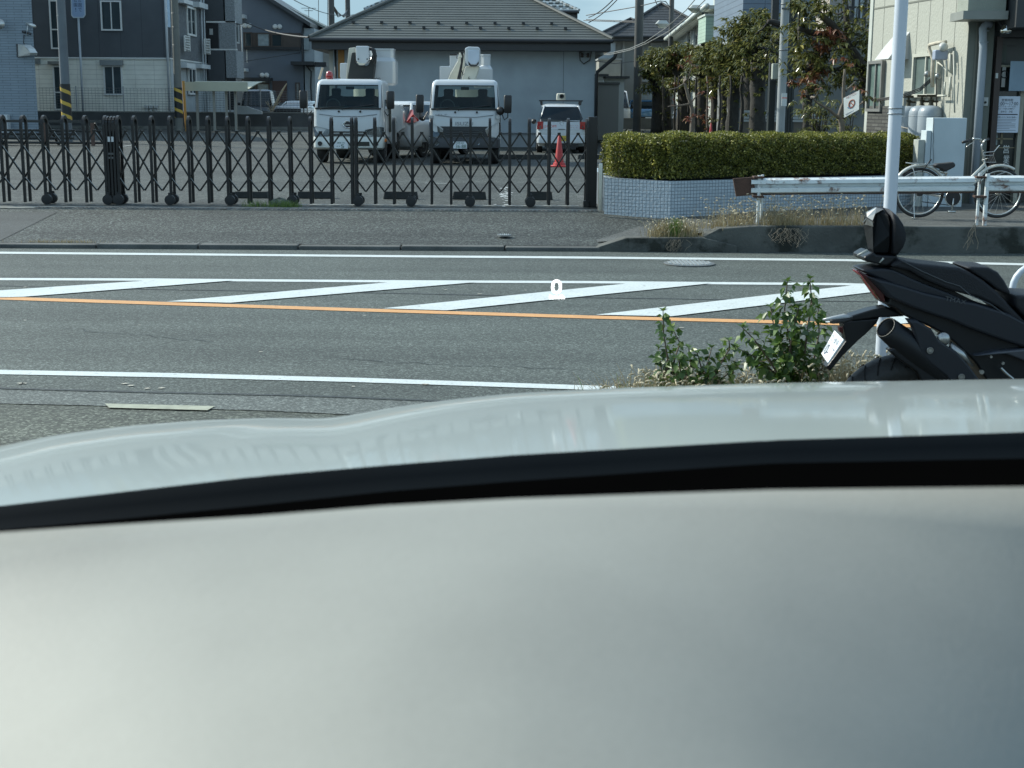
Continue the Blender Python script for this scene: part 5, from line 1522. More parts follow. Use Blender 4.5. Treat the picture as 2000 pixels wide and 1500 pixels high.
def far_right_house():
    Yw = 76; z0 = lotz(76) - .2
    xl, xr = P(1191, 120, Yw).x, P(1345, 120, Yw).x
    t = thing('house', 'grey beige two storey house with dark hip roof behind the row of pollarded trees', 'house', ((xl + xr) / 2, Yw, z0))
    ze = P(1280, 70, Yw).z
    MB().box(P(1203, 100, Yw).x, Yw + .9, z0, xr, Yw + 9, ze).build('wall', mat('grey beige render', (.23, .235, .22), .8, var=.08, scale=.7), t)
    rm = gridmat('dark slate roofing', (.05, .053, .055), (.028, .03, .032), .45, .3, .02, offset=.5, axis='top', rough=.55, var=.25, bump=.4)
    hip_roof(t, xl, P(1410, 70, Yw).x, Yw, 8, ze, .62, rm, 12, .25)
    wl = Wall((P(1203, 100, Yw + .9).x, Yw + .9), (xr, Yw + .9))
    wf = mat('beige frame', (.28, .285, .27), .6)
    window(t, wl, 1270, 84, 1293, 118, frame=wf, pane=mat('roller shutter', (.25, .26, .25), .6), mull=0)
    b = MB(); wl.bpx(b, 1250, 155, 1282, 160, 0, .4); b.build('window_hood', wf, t)
    window(t, wl, 1249, 164, 1282, 196, frame=wf, pane=curtain)
    window(t, wl, 1180, 98, 1196, 118, frame=wf)
    b = MB(); wl.bpx(b, 1215, 72, 1219, 190, 0, .12); b.build('downpipe', wf, t)
    b = MB(); q0 = P(1170, 117, Yw - 2); q1 = P(1212, 148, Yw - 2); b.box(q0.x, Yw - 2, q1.z, q1.x, Yw + 1, q0.z); b.build('balcony', mat('beige balcony', (.26, .255, .22), .8, var=.1), t)
    b = MB(); b.box(q0.x - .05, Yw - 2.05, q0.z + .003, q1.x + .05, Yw + 1, q0.z + .08); b.build('balcony_cap', wf, t)
    b = MB(); b.box(P(1162, 110, Yw).x, Yw + .5, z0, P(1203, 110, Yw).x, Yw + 5, P(1190, 82, Yw).z); b.build('side_wing', mat('pale blue grey wing', (.28, .32, .34), .8), t)
far_right_house()
def third_roof():
    Yw = 92; t = thing('house', 'far house seen as a dark roof slope left of the utility pole on the right', 'house', (P(1235, 60, Yw).x, Yw, 1))
    rm = MATS['dark slate roofing']; ze = P(1200, 66, Yw).z
    MB().box(P(1180, 66, Yw).x, Yw + .8, .5, P(1290, 66, Yw).x, Yw + 8, ze).build('wall', MATS['grey beige render'], t)
    hip_roof(t, P(1172, 66, Yw).x, P(1300, 66, Yw).x, Yw, 9, ze, .5, rm, 8, .25)
third_roof()

def row_house():
    # pale house whose flank runs away behind the trees, and a green balcony
    Yw = 60; t = thing('house', 'pale row house with bright gutter line and mint green balcony behind the trees', 'house', (P(1390, 200, Yw).x, Yw, lotz(Yw)))
    a = P(1322, 58, 74); c = P(1412, 8, 50)
    wl = Wall((a.x, a.y), (c.x, c.y)); L_ = (wl.b - wl.a).length
    zt = P(1400, 18, 50).z
    wm = mat('pale green white boards', (.36, .39, .36), .7, var=.08)
    b = MB(); wl.box(b, 0, .3, L_, zt, -4, 0); b.build('wall', wm, t)
    b = MB(); wl.box(b, -.3, zt, L_ + .2, zt + .12, -4, .5); b.build('eaves', mat('pale eaves', (.45, .48, .44), .5), t)
    b = MB(); p0, p1 = wl.w(-.3, zt + .1, .55), wl.w(L_ + .2, zt + .1, .55); b.tube([p0, p1], .09, 8); b.build('gutter', mat('bright gutter', (.5, .54, .50), .4), t, smooth=True)
    for u0, v0, u1, v1 in ((1345, 55, 1352, 90), (1357, 50, 1366, 92), (1369, 60, 1374, 88)):
        window(t, wl, u0, v0, u1, v1, fw=.06, mull=0)
    mint = gridmat('mint balcony boards', (.33, .44, .36), (.22, .30, .25), 3, .12, .01, offset=0, axis='x', rough=.6, var=.05)
    b = MB(); q0, q1 = P(1379, 31, 50), P(1413, 82, 50); b.box(q0.x, 50, q1.z, q1.x, 52, q0.z); b.build('balcony', mint, t)
    b = MB(); b.box(q0.x - .04, 49.96, q0.z + .003, q1.x + .04, 52, q0.z + .07); b.build('balcony_cap', MATS['pale eaves'], t)
    b = MB(); q0, q1 = P(1402, -30, 51.5), P(1414, 40, 51.5); b.box(q0.x, 51.5, q1.z, q1.x, 52.5, q0.z + 1); b.build('window_bay', MATS['pale eaves'], t)
row_house()
def blue_building():
    t = thing('building', 'dark blue grey boarded upper storey jutting out above the trees', 'building', (P(1465, 200, 44).x, 44, .3))
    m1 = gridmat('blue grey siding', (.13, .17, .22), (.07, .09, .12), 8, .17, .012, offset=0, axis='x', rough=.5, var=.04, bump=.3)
    m2 = gridmat('lit blue siding', (.25, .31, .36), (.14, .18, .22), 8, .17, .012, offset=0, axis='y', rough=.5, var=.04, bump=.3)
    Yw = 42; a = P(1449, 70, Yw); c = P(1522, 70, Yw); z0 = P(1450, 72, Yw).z
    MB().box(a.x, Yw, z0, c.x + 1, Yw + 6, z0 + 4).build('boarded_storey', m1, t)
    # flank: same siding coloured lighter for the light it catches
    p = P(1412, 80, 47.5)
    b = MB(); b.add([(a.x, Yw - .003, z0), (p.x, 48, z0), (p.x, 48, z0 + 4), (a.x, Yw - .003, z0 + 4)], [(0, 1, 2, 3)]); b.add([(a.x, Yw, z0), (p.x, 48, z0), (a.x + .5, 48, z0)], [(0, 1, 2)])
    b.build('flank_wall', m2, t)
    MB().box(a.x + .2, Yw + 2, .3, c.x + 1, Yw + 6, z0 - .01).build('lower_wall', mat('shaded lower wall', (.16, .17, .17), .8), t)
    MB().box(a.x - .02, Yw - .03, z0 - .08, c.x + 1, Yw + 6, z0 - .002).build('soffit', mat('soffit', (.3, .32, .33), .6), t)
blue_building()

# beige panelled building and the shop front at the right
def shop():
    aL = P(1695, 150, 25.2); cC = P(1886, 150, 21.4)
    t = thing('shop', 'sand coloured panelled building with a dark framed shop front at the right edge', 'building', (cC.x, cC.y, .25))
    wl = Wall((aL.x, aL.y), (cC.x, cC.y)); L_ = (wl.b - wl.a).length
    stucco = gridmat('rough sand stucco panels', (.34, .345, .30), (.15, .155, .135), .46, 12, .012, offset=0, axis='y', rough=.9, var=.0, bump=.9, noise=.1, nscale=60)
    b = MB(); wl.box(b, 0, .2, L_, 8, -.2, 0); b.build('side_wall', stucco, t)
    b = MB(); wl.box(b, -.01, .2, .12, 8, -2.5, .02); b.build('corner_strip', mat('pale corner strip', (.40, .42, .38), .7), t)
    # horizontal joint
    t0, z0 = wl.pt(1700, 30); b = MB(); zj = wl.pt(1800, 3)[1]; wl.box(b, 0, zj, L_, zj + .025, 0, .008); b.build('joint', mat('joint', (.15, .155, .13), .8), t)
    brk = gridmat('dark split stone', (.09, .09, .08), (.03, .03, .03), .3, .06, .01, offset=.5, axis='y', rough=.9, var=.5, bump=.8)
    b = MB(); u0, zz0, u1, zz1 = wl.rect(1696, 207, 1735, 262); wl.box(b, u0, .2, u1 + .2, zz1, 0, .03); b.build('stone_base', brk, t)
    gm = mat('grey window metal', (.16, .16, .15), .45)
    window(t, wl, 1700, 119, 1728, 218, frame=gm, pane=mat('greenish glass with curtain', (.12, .17, .15), .12, var=.5, scale=2), fw=.05)
    window(t, wl, 1788, 104, 1838, 190, frame=mat('worn aluminium sill', (.42, .42, .36), .5), pane=mat('pale green blind glass', (.10, .13, .12), .15, var=.6, scale=1.3), fw=.05)
    # awning: sloped hood over the left window
    q = wl.rect(1712, 66, 1776, 119)
    t0, z0, t1, z1 = wl.pt(1722, 118)[0], wl.pt(1740, 118)[1], wl.pt(1774, 118)[0], wl.pt(1745, 66)[1]
    ta = wl.pt(1748, 90)[0]
    b = MB(); o = .34
    v = [wl.w(ta, z0, .0), wl.w(t1, z0, .0), wl.w(ta, z1, .0), wl.w(t1, z1, .0), wl.w(ta, z0, o), wl.w(t1, z0, o), wl.w(ta, z1 - .22, o * .55), wl.w(t1, z1 - .22, o * .55)]
    b.add(v, [(4, 5, 7, 6), (6, 7, 3, 2), (0, 4, 6, 2), (5, 1, 3, 7), (0, 1, 5, 4)]); b.build('window_hood', mat('grey metal hood', (.42, .42, .40), .5, var=.05), t)
    # service pipes on the wall
    pm = mat('wrapped pipe', (.42, .38, .30), .7, var=.2, scale=12); gp = mat('pale pipe', (.42, .42, .36), .5, var=.2)
    def wp(u, v, out=.1): 
        t_, z_ = wl.pt(u, v); return wl.w(t_, z_, out)
    b = MB(); b.tube([wp(1862, 82, .12), wp(1848, 84, .14), wp(1835, 88, .16), wp(1834, 95, .16), wp(1839, 116, .14), wp(1838, 140, .14), wp(1838, 170, .14)], .028, 10); b.build('wrapped_pipe', pm, t, smooth=True)
    b = MB()
    for u0, v0, u1, v1 in ((1868, 104, 1869, 142), (1861, 118, 1862, 150), (1869, 150, 1866, 190), (1858, 160, 1857, 186), (1844, 187, 1860, 187)):
        b.tube([wp(u0, v0), wp(u1, v1)], .016, 8)
    b.tube([wp(1844, 122), wp(1852, 128), wp(1860, 136), wp(1861, 142)], .012, 6)
    b.tube([wp(1875, 100), wp(1877, 220)], .012, 6); b.build('service_pipes', gp, t, smooth=True)
    MB().add([], [])
    b = MB(); c_ = wp(1856, 107, .16); b.box(c_.x - .10, c_.y - .08, c_.z - .08, c_.x + .10, c_.y + .08, c_.z + .07); b.build('meter_box', mat('blue grey meter', (.30, .34, .42), .4), t, bevel=.02)
    b = MB(); c_ = wp(1862, 92, .16); b.lathe(c_, [(.02, .07), (.055, .05), (.07, 0), (.06, -.05), (.03, -.07)], 14, axis='y'); b.build('meter_dome', mat('clear plastic cover', (.5, .5, .46), .15), t, smooth=True)
    b = MB(); blk = mat('black hose', (.02, .02, .02), .5)
    for dv in (0, 3, 6): b.tube([wp(1838, 152 + dv, .15), wp(1833, 172 + dv, .3), wp(1824, 185 + dv, .5), wp(1808, 195 + dv * .5, .8)], .009, 6)
    b.tube([wp(1840, 143, .1), wp(1841, 180, .1), wp(1841, 232, .1)], .008, 6); b.build('gas_hose', blk, t, smooth=True)
    b = MB(); b.lathe(wp(1831, 145, .16), [(.02, -.05), (.05, -.04), (.05, .04), (.02, .05)], 12, axis='y'); b.lathe(wp(1852, 149, .16), [(.03, -.02), (.05, 0), (.03, .02)], 12, axis='y'); b.build('regulator', mat('grey regulator', (.3, .31, .3), .35, .6), t, smooth=True)
    # shop front, facing the road
    fw_ = Wall((cC.x, cC.y), (cC.x + 6, cC.y - .15))
    fm = mat('green grey front panel', (.13, .145, .125), .7, var=.1)
    b = MB(); q = fw_.rect(1886, -80, 1938, 330); fw_.box(b, 0, .2, q[2], 8, -.3, 0); b.build('front_panel', fm, t)
    b = MB(); tj = fw_.pt(1902, 150)[0]; fw_.box(b, tj - .012, .2, tj + .012, 6, 0, .02); b.build('joint', MATS['joint'], t)
    brn = mat('dark brown frame', (.035, .022, .018), .5)
    b = MB(); q = fw_.rect(1938, 70, 1949, 330); fw_.box(b, q[0], .2, q[2], q[3], -.15, .04); b.build('door_frame', brn, t)
    q = fw_.rect(1949, 72, 2100, 330)
    dkg = mat('dark shop interior', (.020, .024, .022), .35, var=.5, scale=2.5)
    b = MB(); fw_.box(b, q[0], .2, q[2] + 2, q[3], -.35, -.25); b.build('shop_interior', dkg, t)
    b = MB(); fw_.bpx(b, 1949, 127, 2100, 131, -.2, -.1); b.build('header_rail', mat('beige rail', (.36, .34, .25), .5), t)
    b = MB(); fw_.bpx(b, 1949, 60, 2100, 73, -.2, .1); b.build('lintel', m_fascia, t)
    # fascia box and big hood above
    b = MB(); fw_.bpx(b, 1950, -80, 2120, 60, -.3, .9); b.build('canopy', mat('dark canopy', (.03, .033, .035), .6), t)
    # projecting sign box on the corner
    q = fw_.rect(1888, -60, 1944, 26); bx = MB(); fw_.box(bx, q[0] - .12, q[1], q[2], q[3] + .5, .0, .55)
    bx.build('corner_box', mat('grey green cladding', (.24, .26, .22), .8, bump=.4, bscale=90), t)
    b = MB(); fw_.box(b, q[0] - .2, q[1] - .12, q[2] + .02, q[1] - .003, -.05, .62); b.build('corner_box_base', mat('pale flashing', (.20, .21, .19), .5), t)
    # downpipe
    b = MB(); pp = [fw_.w(fw_.pt(1931, 48)[0], fw_.pt(1931, 48)[1], .1), fw_.w(fw_.pt(1921, 46)[0], fw_.pt(1921, 47)[1], .12), fw_.w(fw_.pt(1915, 54)[0], fw_.pt(1914, 56)[1], .12)]
    x_ = fw_.w(fw_.pt(1912, 150)[0], 0, .12); pp.append(Vector((x_.x, x_.y, 2.5))); pp.append(Vector((x_.x, x_.y, .22)))
    b.tube(pp, .058, 14); b.build('downpipe', mat('blue grey downpipe', (.26, .30, .34), .45), t, smooth=True)
    b = MB()
    for v in (61, 83): 
        z_ = fw_.pt(1913, v)[1]; b = MB(); b.torus((x_.x, x_.y, z_), .062, .008, 'z', 18, 6); b.build('pipe_collar', MATS['blue grey downpipe'], t)
    # spot lamp, second lamp, call button, meter bits
    chrome = mat('chromed lamp', (.75, .72, .65), .08, 1.0)
    for u, v in ((1946, 62), (1949, -4)):
        p = fw_.w(*fw_.pt(u, v), .45); b = MB(); b.lathe(p, [(.01, .09), (.05, .06), (.085, .0), (.08, -.03), (.05, -.05), (.01, -.06)], 18); b.build('spot_lamp', chrome, t, smooth=True)
    b = MB(); b.tube([fw_.w(*fw_.pt(1938, 44), .3), fw_.w(*fw_.pt(1944, 58), .42)], .02, 8); b.build('lamp_arm', m_fascia, t)
    b = MB(); fw_.bpx(b, 1918, 190, 1929, 207, 0, .03); o = b.build('button_plate', mat('pale plate', (.42, .44, .42), .5), t, bevel=.004)
    b = MB(); p = fw_.w(*fw_.pt(1923, 200), .035); b.lathe(p, [(.018, .0), (.018, -.01)], 14, axis='y'); b.build('button', m_rub, o)
    b = MB(); fw_.bpx(b, 1942.5, 143, 1947, 153, .04, .06); b.build('small_tag', MATS['pale plate'], t)
    # door leaf: posts, glass, poster, white brushed lettering
    b = MB(); q = fw_.rect(1993, 135, 2001, 340); fw_.box(b, q[0], .25, q[2], q[3], -.22, -.08); b.build('door_stile', mat('beige door stile', (.30, .29, .23), .5), t)
    b = MB(); fw_.bpx(b, 1950, 72, 1994, 88, -.24, -.2); b.build('transom_glass', MATS['dark shop interior'], t)
    po = MB(); q = fw_.rect(1944, 188, 1991, 259); fw_.box(po, q[0], q[1], q[2], q[3], -.02, -.012)
    pob = po.build('poster', mat('pale blue paper', (.50, .56, .64), .6, var=.03), t)
    ink = mat('black ink', (.03, .035, .05), .6)
    def tx(s_, u0, u1, v, hpx, m=ink, out=-.010, par=pob):
        p = fw_.w(*fw_.pt((u0 + u1) / 2, v), out); w_ = (fw_.pt(u1, v)[0] - fw_.pt(u0, v)[0]); h_ = hpx * 21.4 / FPX
        text_obj('lettering', s_, m, par, p, width=w_, height=h_, xdir=fw_.d)
    tx('営業時間', 1957, 1979, 195.5, 5.2); tx('11:00\u301c17:00', 1946, 1989, 202.5, 6.5); tx('※ラストオーダー16:30', 1950, 1984, 208, 3.2); tx('※スープ切れ次第終了', 1950, 1982, 212.5, 3.2); tx('定休日：日曜', 1955, 1978, 218, 4)
    b = MB(); fw_.bpx(b, 1944, 222.5, 1988, 224.5, -.0118, -.0095); b.build('poster_rule', ink, pob)
    tx('お客様およびご来店の皆様へ', 1944, 1986, 229, 3.4)
    b = MB()
    for k, v in enumerate((233, 236, 239, 242, 245, 248, 251, 254.5)):
        u1 = (1985, 1984, 1976, 1984, 1983, 1984, 1972, 1984)[k]
        fw_.bpx(b, 1943, v - .45, u1, v + .45, -.0118, -.0095)
    b.build('small_print', mat('grey print', (.16, .18, .22), .6), pob)
    wht = mat('white brush paint', (.62, .64, .62), .6)
    for ch, u, v, h_ in (('営', 1972, 292, 16), ('業', 1972, 313, 19), ('中', 1968, 332, 11)):
        p = fw_.w(*fw_.pt(u, v), -.16); s_ = 21.4 / FPX
        text_obj('lettering', ch, wht, t, p, width=12 * s_, height=h_ * s_, xdir=fw_.d)
    b = MB(); fw_.bpx(b, 1950, 135, 1993, 345, -.19, -.175); b.build('door_glass', mat('door glass', (.03, .036, .034), .08, var=.6, scale=3), t)
    for u0, v0, u1, v1 in ((1950, 270, 1985, 273), (1961, 260, 1965, 282), (1950, 288, 1990, 290)):
        b = MB(); fw_.bpx(b, u0, v0, u1, v1, -.172, -.16); b.build('shelf_slat', mat('tan slat', (.22, .19, .12), .6), t)
    b = MB(); fw_.bpx(b, 1943, 260, 1955, 284, -.172, -.165); b.build('notice', mat('pale green notice', (.25, .30, .30), .6), t)
    # blue-grey curtain hanging from the rail, and the oval sign panel
    b = MB(); q = fw_.rect(1969, 120, 2100, 178); rows = []
    for zz in np.linspace(q[3], q[1], 6):
        rows.append([fw_.w(tt, zz, .06 + .012 * math.sin(tt * 22)) for tt in np.linspace(q[0], q[0] + .9, 30)])
    b.grid(rows); b.build('shop_curtain', mat('blue grey cloth', (.20, .27, .33), .8), t, smooth=True)
    b = MB(); fw_.bpx(b, 1961, 131, 1968, 170, -.12, -.1); o = b.build('sign_panel', mat('white panel', (.5, .52, .5), .5), t)
    b = MB(); p = fw_.w(*fw_.pt(1966, 145), -.095); b.torus(p, .05, .008, 'y', 20, 6); b.build('sign_ring', m_fascia, o)
    b = MB(); fw_.bpx(b, 1958, 88, 1970, 122, -.2, -.1); b.build('menu_board', mat('dark green board', (.05, .065, .055), .6), t)
    # side yard: AC unit behind the cylinders
    b = MB(); fw2 = Wall((P(1763, 200, 23.2).x, 23.2), (P(1818, 200, 23.0).x, 23.0)); fw2.bpx(b, 1763, 178, 1816, 240, -.3, 0)
    tt = thing('air_conditioner', 'grey outdoor air conditioner unit behind the gas cylinders', 'air conditioner', (fw2.a.x, 23.1, .3))
    o = b.build('casing', mat('grey unit casing', (.20, .205, .18), .6), tt, bevel=.015)
    b = MB(); fw2.bpx(b, 1766, 182, 1813, 184, .001, .01); b.build('casing_lip', mat('pale lip', (.3, .3, .27), .6), tt)
shop()

# gas cylinders
def gas(u, v, Y, lb):
    c = P(u, v, Y); r_ = .185; top = c.z; base = .3
    t = thing('gas_cylinder', lb, 'gas cylinder', (c.x, Y, base), 'grey gas cylinders beside the shop')
    MB().lathe((c.x, Y, 0), [(r_ * .9, base), (r_, base + .05), (r_, top - .14), (r_ * .97, top - .09), (r_ * .85, top - .04), (r_ * .6, top - .01), (.05, top)], 28).build('cylinder', mat('grey cylinder paint', (.26, .30, .33), .4, var=.12, scale=4, dirt=(.18, .15, .12, .7)), t, smooth=True)
    MB().torus((c.x, Y, top - .16), r_ + .001, .004, 'z', 28, 5).build('weld_seam', MATS['grey cylinder paint'], t)
    b = MB(); b.lathe((c.x, Y, top), [(.05, -.02), (.032, .03), (.030, .07), (.045, .075), (.045, .09), (.018, .095), (.018, .14)], 12); b.tube([(c.x - .075, Y, top + .145), (c.x + .075, Y, top + .145)], .018, 8); b.tube([(c.x, Y, top + .06), (c.x + .11, Y, top + .06)], .016, 8)
    b.build('valve', mat('dark brass valve', (.05, .045, .03), .4, .7), t, smooth=True, auto=40)
gas(1774, 207, 22.9, 'grey gas cylinder furthest left, partly behind the white pole')
gas(1789, 207, 23.3, 'grey gas cylinder second from the left, at the back of the four')
gas(1800, 206, 22.55, 'grey gas cylinder third from the left, overlapped by the frontmost one')
gas(1818, 206, 22.2, 'frontmost grey gas cylinder, right of the others and left of the white block wall')
b = MB(); Yt = 22.0; b.tube([P(1755, 247, 22.7), P(1772, 251, 22.66), P(1785, 252, 22.5), P(1800, 247, 22.3), P(1818, 243, 21.98), P(1838, 240, 22.0)], .012, 6)
single('strap', b, mat('pale strap', (.35, .32, .27), .6), 'pale strap chained round the grey gas cylinders', 'strap', smooth=True)

# white rendered block wall
def block_wall():
    Y = 20.6; a = P(1823, 230, Y); c = P(1882, 340, Y)
    t = thing('block_wall', 'stepped white rendered wall between the gas cylinders and the shop downpipe', 'wall', (a.x, Y, .25))
    wm = mat('white blue render', (.42, .48, .50), .75, var=.1, scale=2, bump=.1, bscale=60, dirt=(.3, .33, .32, .66), dscale=3)
    MB().box(a.x, Y, .25, c.x, Y + .35, a.z).build('wall', wm, t, bevel=.01)
    a2 = P(1810, 255, Y + .02); a3 = P(1794, 273, Y + .05)
    MB().box(a2.x, Y + .02, .25, a.x - .004, Y + .3, a2.z).build('wall_step', wm, t, bevel=.008)
    MB().box(a3.x, Y + .05, .25, a2.x - .004, Y + .3, a3.z).build('wall_step', mat('stained step', (.33, .35, .32), .8, var=.25, scale=4), t, bevel=.008)
    b = MB(); pts = [P(1823, 230 + k * 11, Y - .01) + Vector((math.sin(k * 2.1) * .006, 0, 0)) for k in range(9)]; b.tube(pts, .003, 5); b.build('crack', m_rub, t)
block_wall()

# ------------------------------------------------------------------ vehicles
m_vwhite = mat('white vehicle paint', (.47, .50, .51), .3, var=.03, coat=.6)
m_cream = mat('cream boom paint', (.55, .53, .44), .45, var=.1, scale=4, dirt=(.3, .26, .2, .7))
m_vblack = mat('black vehicle plastic', (.018, .018, .018), .5)
m_glass = mat('vehicle glass', (.012, .018, .021), .05, var=.6, scale=1.6, spec=.45)
m_clear = bpy.data.materials.new('tinted clear glass')
_nt, _b = nodes_of(m_clear); _b.inputs['Base Color'].default_value = (.02, .035, .04, 1); _b.inputs['Roughness'].default_value = .04
_t = _nt.nodes.new('ShaderNodeBsdfTransparent'); _t.inputs[0].default_value = (.62, .74, .72, 1); _m = _nt.nodes.new('ShaderNodeMixShader'); _m.inputs[0].default_value = .38
_nt.links.new(_t.outputs[0], _m.inputs[1]); _nt.links.new(_b.outputs[0], _m.inputs[2]); _nt.links.new(_m.outputs[0], _nt.nodes['Material Output'].inputs[0])
m_chrome = mat('chrome', (.7, .72, .72), .1, 1.0)
m_lamp = mat('clear lamp', (.07, .085, .09), .12, .5, var=.9, scale=9, coat=1.0)
m_tyre = mat('vehicle tyre', (.014, .014, .014), .75)
m_redl = mat('red tail lamp', (.35, .02, .02), .15, coat=.8)
m_amber = mat('amber lamp', (.7, .2, .03), .2, coat=.5)
m_plate = mat('number plate', (.62, .66, .68), .4, var=.02)
m_pink = mat('plate green', (.02, .10, .06), .5)
def wheel(t, x, y, r, w, M, steel=True):
    b = MB(); s_ = 1 if x > 0 else -1
    b.lathe((x, y, r), [(r * .60, -w / 2), (r * .95, -w / 2), (r, -w * .35), (r, w * .35), (r * .95, w / 2), (r * .60, w / 2)], 28, axis='x')
    o = b.build('wheel', m_tyre, t, xf=M, smooth=True, auto=40)
    b = MB(); b.lathe((x, y, r), [(r * .58, s_ * w * .30), (r * .62, s_ * w * .52), (r * .5, s_ * w * .40), (r * .2, s_ * w * .30), (r * .18, s_ * w * .5)], 24, axis='x'); b.build('rim', mat('steel rim', (.35, .36, .36), .35, .7), o, xf=M, smooth=True, auto=40)
def truck(label, u, v, yaw, kind):
    Y = G(u, v, .25).y; base = G(u, v, .25)
    M = Matrix.Translation(base) @ Matrix.Rotation(math.radians(yaw), 4, 'Z')
    t = thing('bucket_truck', label, 'truck', base, 'aerial work trucks')
    wfr = [(.62, .845, -.02, 1.7, .18), (.95, .85, -.03, 1.7, .18), (1.22, .84, .02, 1.7, .14), (1.32, .835, .055, 1.7, .09), (1.60, .82, .18, 1.68, .09), (1.87, .795, .29, 1.66, .09), (1.95, .775, .34, 1.62, .12), (2.0, .71, .44, 1.54, .12), (2.015, .45, .7, 1.3, .1)]
    lin = [(z_, hw_ - .03, y0_ + .03, y1_ - .03, .07) for z_, hw_, y0_, y1_, *_ in wfr[2:8]]
    MB().rings(lin, n=6, skip=((1, 'f'), (2, 'f'), (2, 'b'))).build('cab_lining', mat('dark cab lining', (.03, .033, .035), .8), t, xf=M)
    for sx_ in (-.42, .42):
        b = MB(); b.rings([(1.0, .24, .75, .95, .06), (1.55, .24, .88, 1.02, .06), (1.60, .16, .90, 1.0, .04), (1.62, .11, .88, .98, .04), (1.76, .12, .90, 1.0, .05), (1.79, .09, .92, .98, .03)], n=5); b.v = [(x + sx_, y, z) for x, y, z in b.v]; b.build('seat', mat('dark cab seat', (.02, .024, .028), .8), t, smooth=True, auto=50, xf=M)
    b = MB(); b.torus((-.42, .42, 1.36), .17, .014, 'y', 26, 6); b.build('steering_wheel', mat('grey steering wheel', (.12, .13, .13), .5), t, smooth=True, xf=M)
    b = MB(); b.box(-.76, .16, 1.24, .76, .55, 1.345); b.build('cab_dashboard', mat('grey cab dashboard', (.13, .15, .14), .7), t, xf=M, bevel=.02)
    b = MB(); b.box(-.10, .40, 1.76, .10, .43, 1.83); b.build('rear_view_mirror', m_vblack, t, xf=M, bevel=.01)
    MB().rings(wfr, n=6, skip=((3, 'f'), (4, 'f'), (4, 'b'))).build('cab', m_vwhite, t, smooth=True, auto=50, xf=M)
    # windscreen, wrapped a little at the sides
    rows = []
    for k in range(7):
        z = 1.33 + .53 * k / 6; f = k / 6
        hw = .815 - .038 * f; yf = .05 + .235 * f - .012
        zz = z
        row = []
        for i in range(17):
            x = -hw + 2 * hw * i / 16; e = max(0, (abs(x) / hw - .82) / .18)
            drop = .02 * (1 - abs(x) / hw) if k == 0 else 0
            row.append((x, yf + .06 * e ** 1.6, zz - drop))
        rows.append(row)
    MB().grid(rows).build('windscreen', m_clear, t, smooth=True, xf=M)
    b = MB(); b.tube([rows[0][0], rows[3][0], rows[6][0], rows[6][8], rows[6][16], rows[3][16], rows[0][16]], .014, 6); b.build('windscreen_gasket', m_vblack, t, xf=M)
    b = MB(); b.box(-.80, .01, 1.285, .80, .05, 1.325); b.build('windscreen_seal', m_vblack, t, xf=M, bevel=.01)
    for x0, x1 in ((-.66, -.1), (-.14, .62)):
        b = MB(); b.tube([(x0, -.005, 1.27), (x0 + .02, -.02, 1.31), (x1, .035, 1.40 if x1 > 0 else 1.36)], .011, 6); b.build('wiper', m_vblack, t, xf=M)
    # seats glimpsed through the glass are left to the reflection; side windows
    for s_ in (-1, 1):
        b = MB(); q = [(s_ * .838, .42, 1.30), (s_ * .838, 1.45, 1.30), (s_ * .775, 1.42, 1.84), (s_ * .775, .62, 1.84)]
        q = [Vector(p) + Vector((s_ * .012, 0, 0)) for p in q]; b.add(q, [(0, 1, 2, 3)] if s_ > 0 else [(3, 2, 1, 0)]); b.build('side_window', m_glass, t, xf=M)
        b = MB(); b.beam((s_ * .855, .38, .75), (s_ * .845, .38, 1.28), .006, .012); b.beam((s_ * .855, 1.5, .75), (s_ * .845, 1.5, 1.28), .006, .012); b.build('door_seam', m_vblack, t, xf=M)
        # mirror
        mx_ = (1.04 if s_ > 0 else 1.06); zc = 1.50 if kind == 'a' else 1.42
        b = MB(); b.rings([(zc - .20, .075, -.10, .0, .03), (zc - .17, .09, -.12, .02, .04), (zc + .19, .095, -.12, .02, .04), (zc + .22, .08, -.10, .0, .03)], n=4)
        b.v = [(x + s_ * mx_, y, z) for x, y, z in b.v]; o = b.build('wing_mirror', m_vblack, t, xf=M, smooth=True, auto=50)
        b = MB(); b.tube([(s_ * mx_, -.05, zc - .18), (s_ * mx_, -.05, zc - .3), (s_ * (mx_ - .08), -.03, zc - .36), (s_ * .88, .06, 1.24)], .014, 8); b.build('mirror_arm', m_vblack, o, xf=M)
    # front panel seams
    b = MB(); b.tube([(-.70, -.005, 1.17), (-.3, -.02, 1.12), (.3, -.02, 1.12), (.70, -.005, 1.17)], .006, 5); b.build('panel_seam', mat('seam shadow', (.12, .13, .14), .6), t, xf=M)
    for x in (-.22, .30):
        b = MB(); b.lathe((x, .0, 1.235), [(.025, .01), (.025, -.012), (.012, -.02)], 12, axis='y'); b.build('washer_nozzle', m_vblack, t, xf=M)
    if kind == 'a':
        b = MB(); b.rings([(.33, .80, .02, .5, .12), (.38, .85, -.05, .5, .14), (.60, .86, -.06, .5, .14), (.64, .85, -.04, .5, .14)], n=6); b.build('bumper', mat('ivory bumper', (.58, .60, .56), .35, coat=.4), t, xf=M, smooth=True, auto=50)
        for s_ in (-1, 1):
            b = MB(); q = [(s_ * .86, .10, .62), (s_ * .86, .06, .86), (s_ * .78, -.045, .88), (s_ * .42, -.055, .80), (s_ * .38, -.055, .70), (s_ * .50, -.06, .645), (s_ * .80, -.05, .64)]
            if s_ > 0: q = q[::-1]
            b.add(q, [tuple(range(7))]); b.build('headlight', m_lamp, t, xf=M)
            b = MB(); b.lathe((s_ * .68, -.062, .47), [(.055, .02), (.055, -.012), (.04, -.005)], 18, axis='y'); b.build('fog_lamp', m_vblack, t, xf=M)
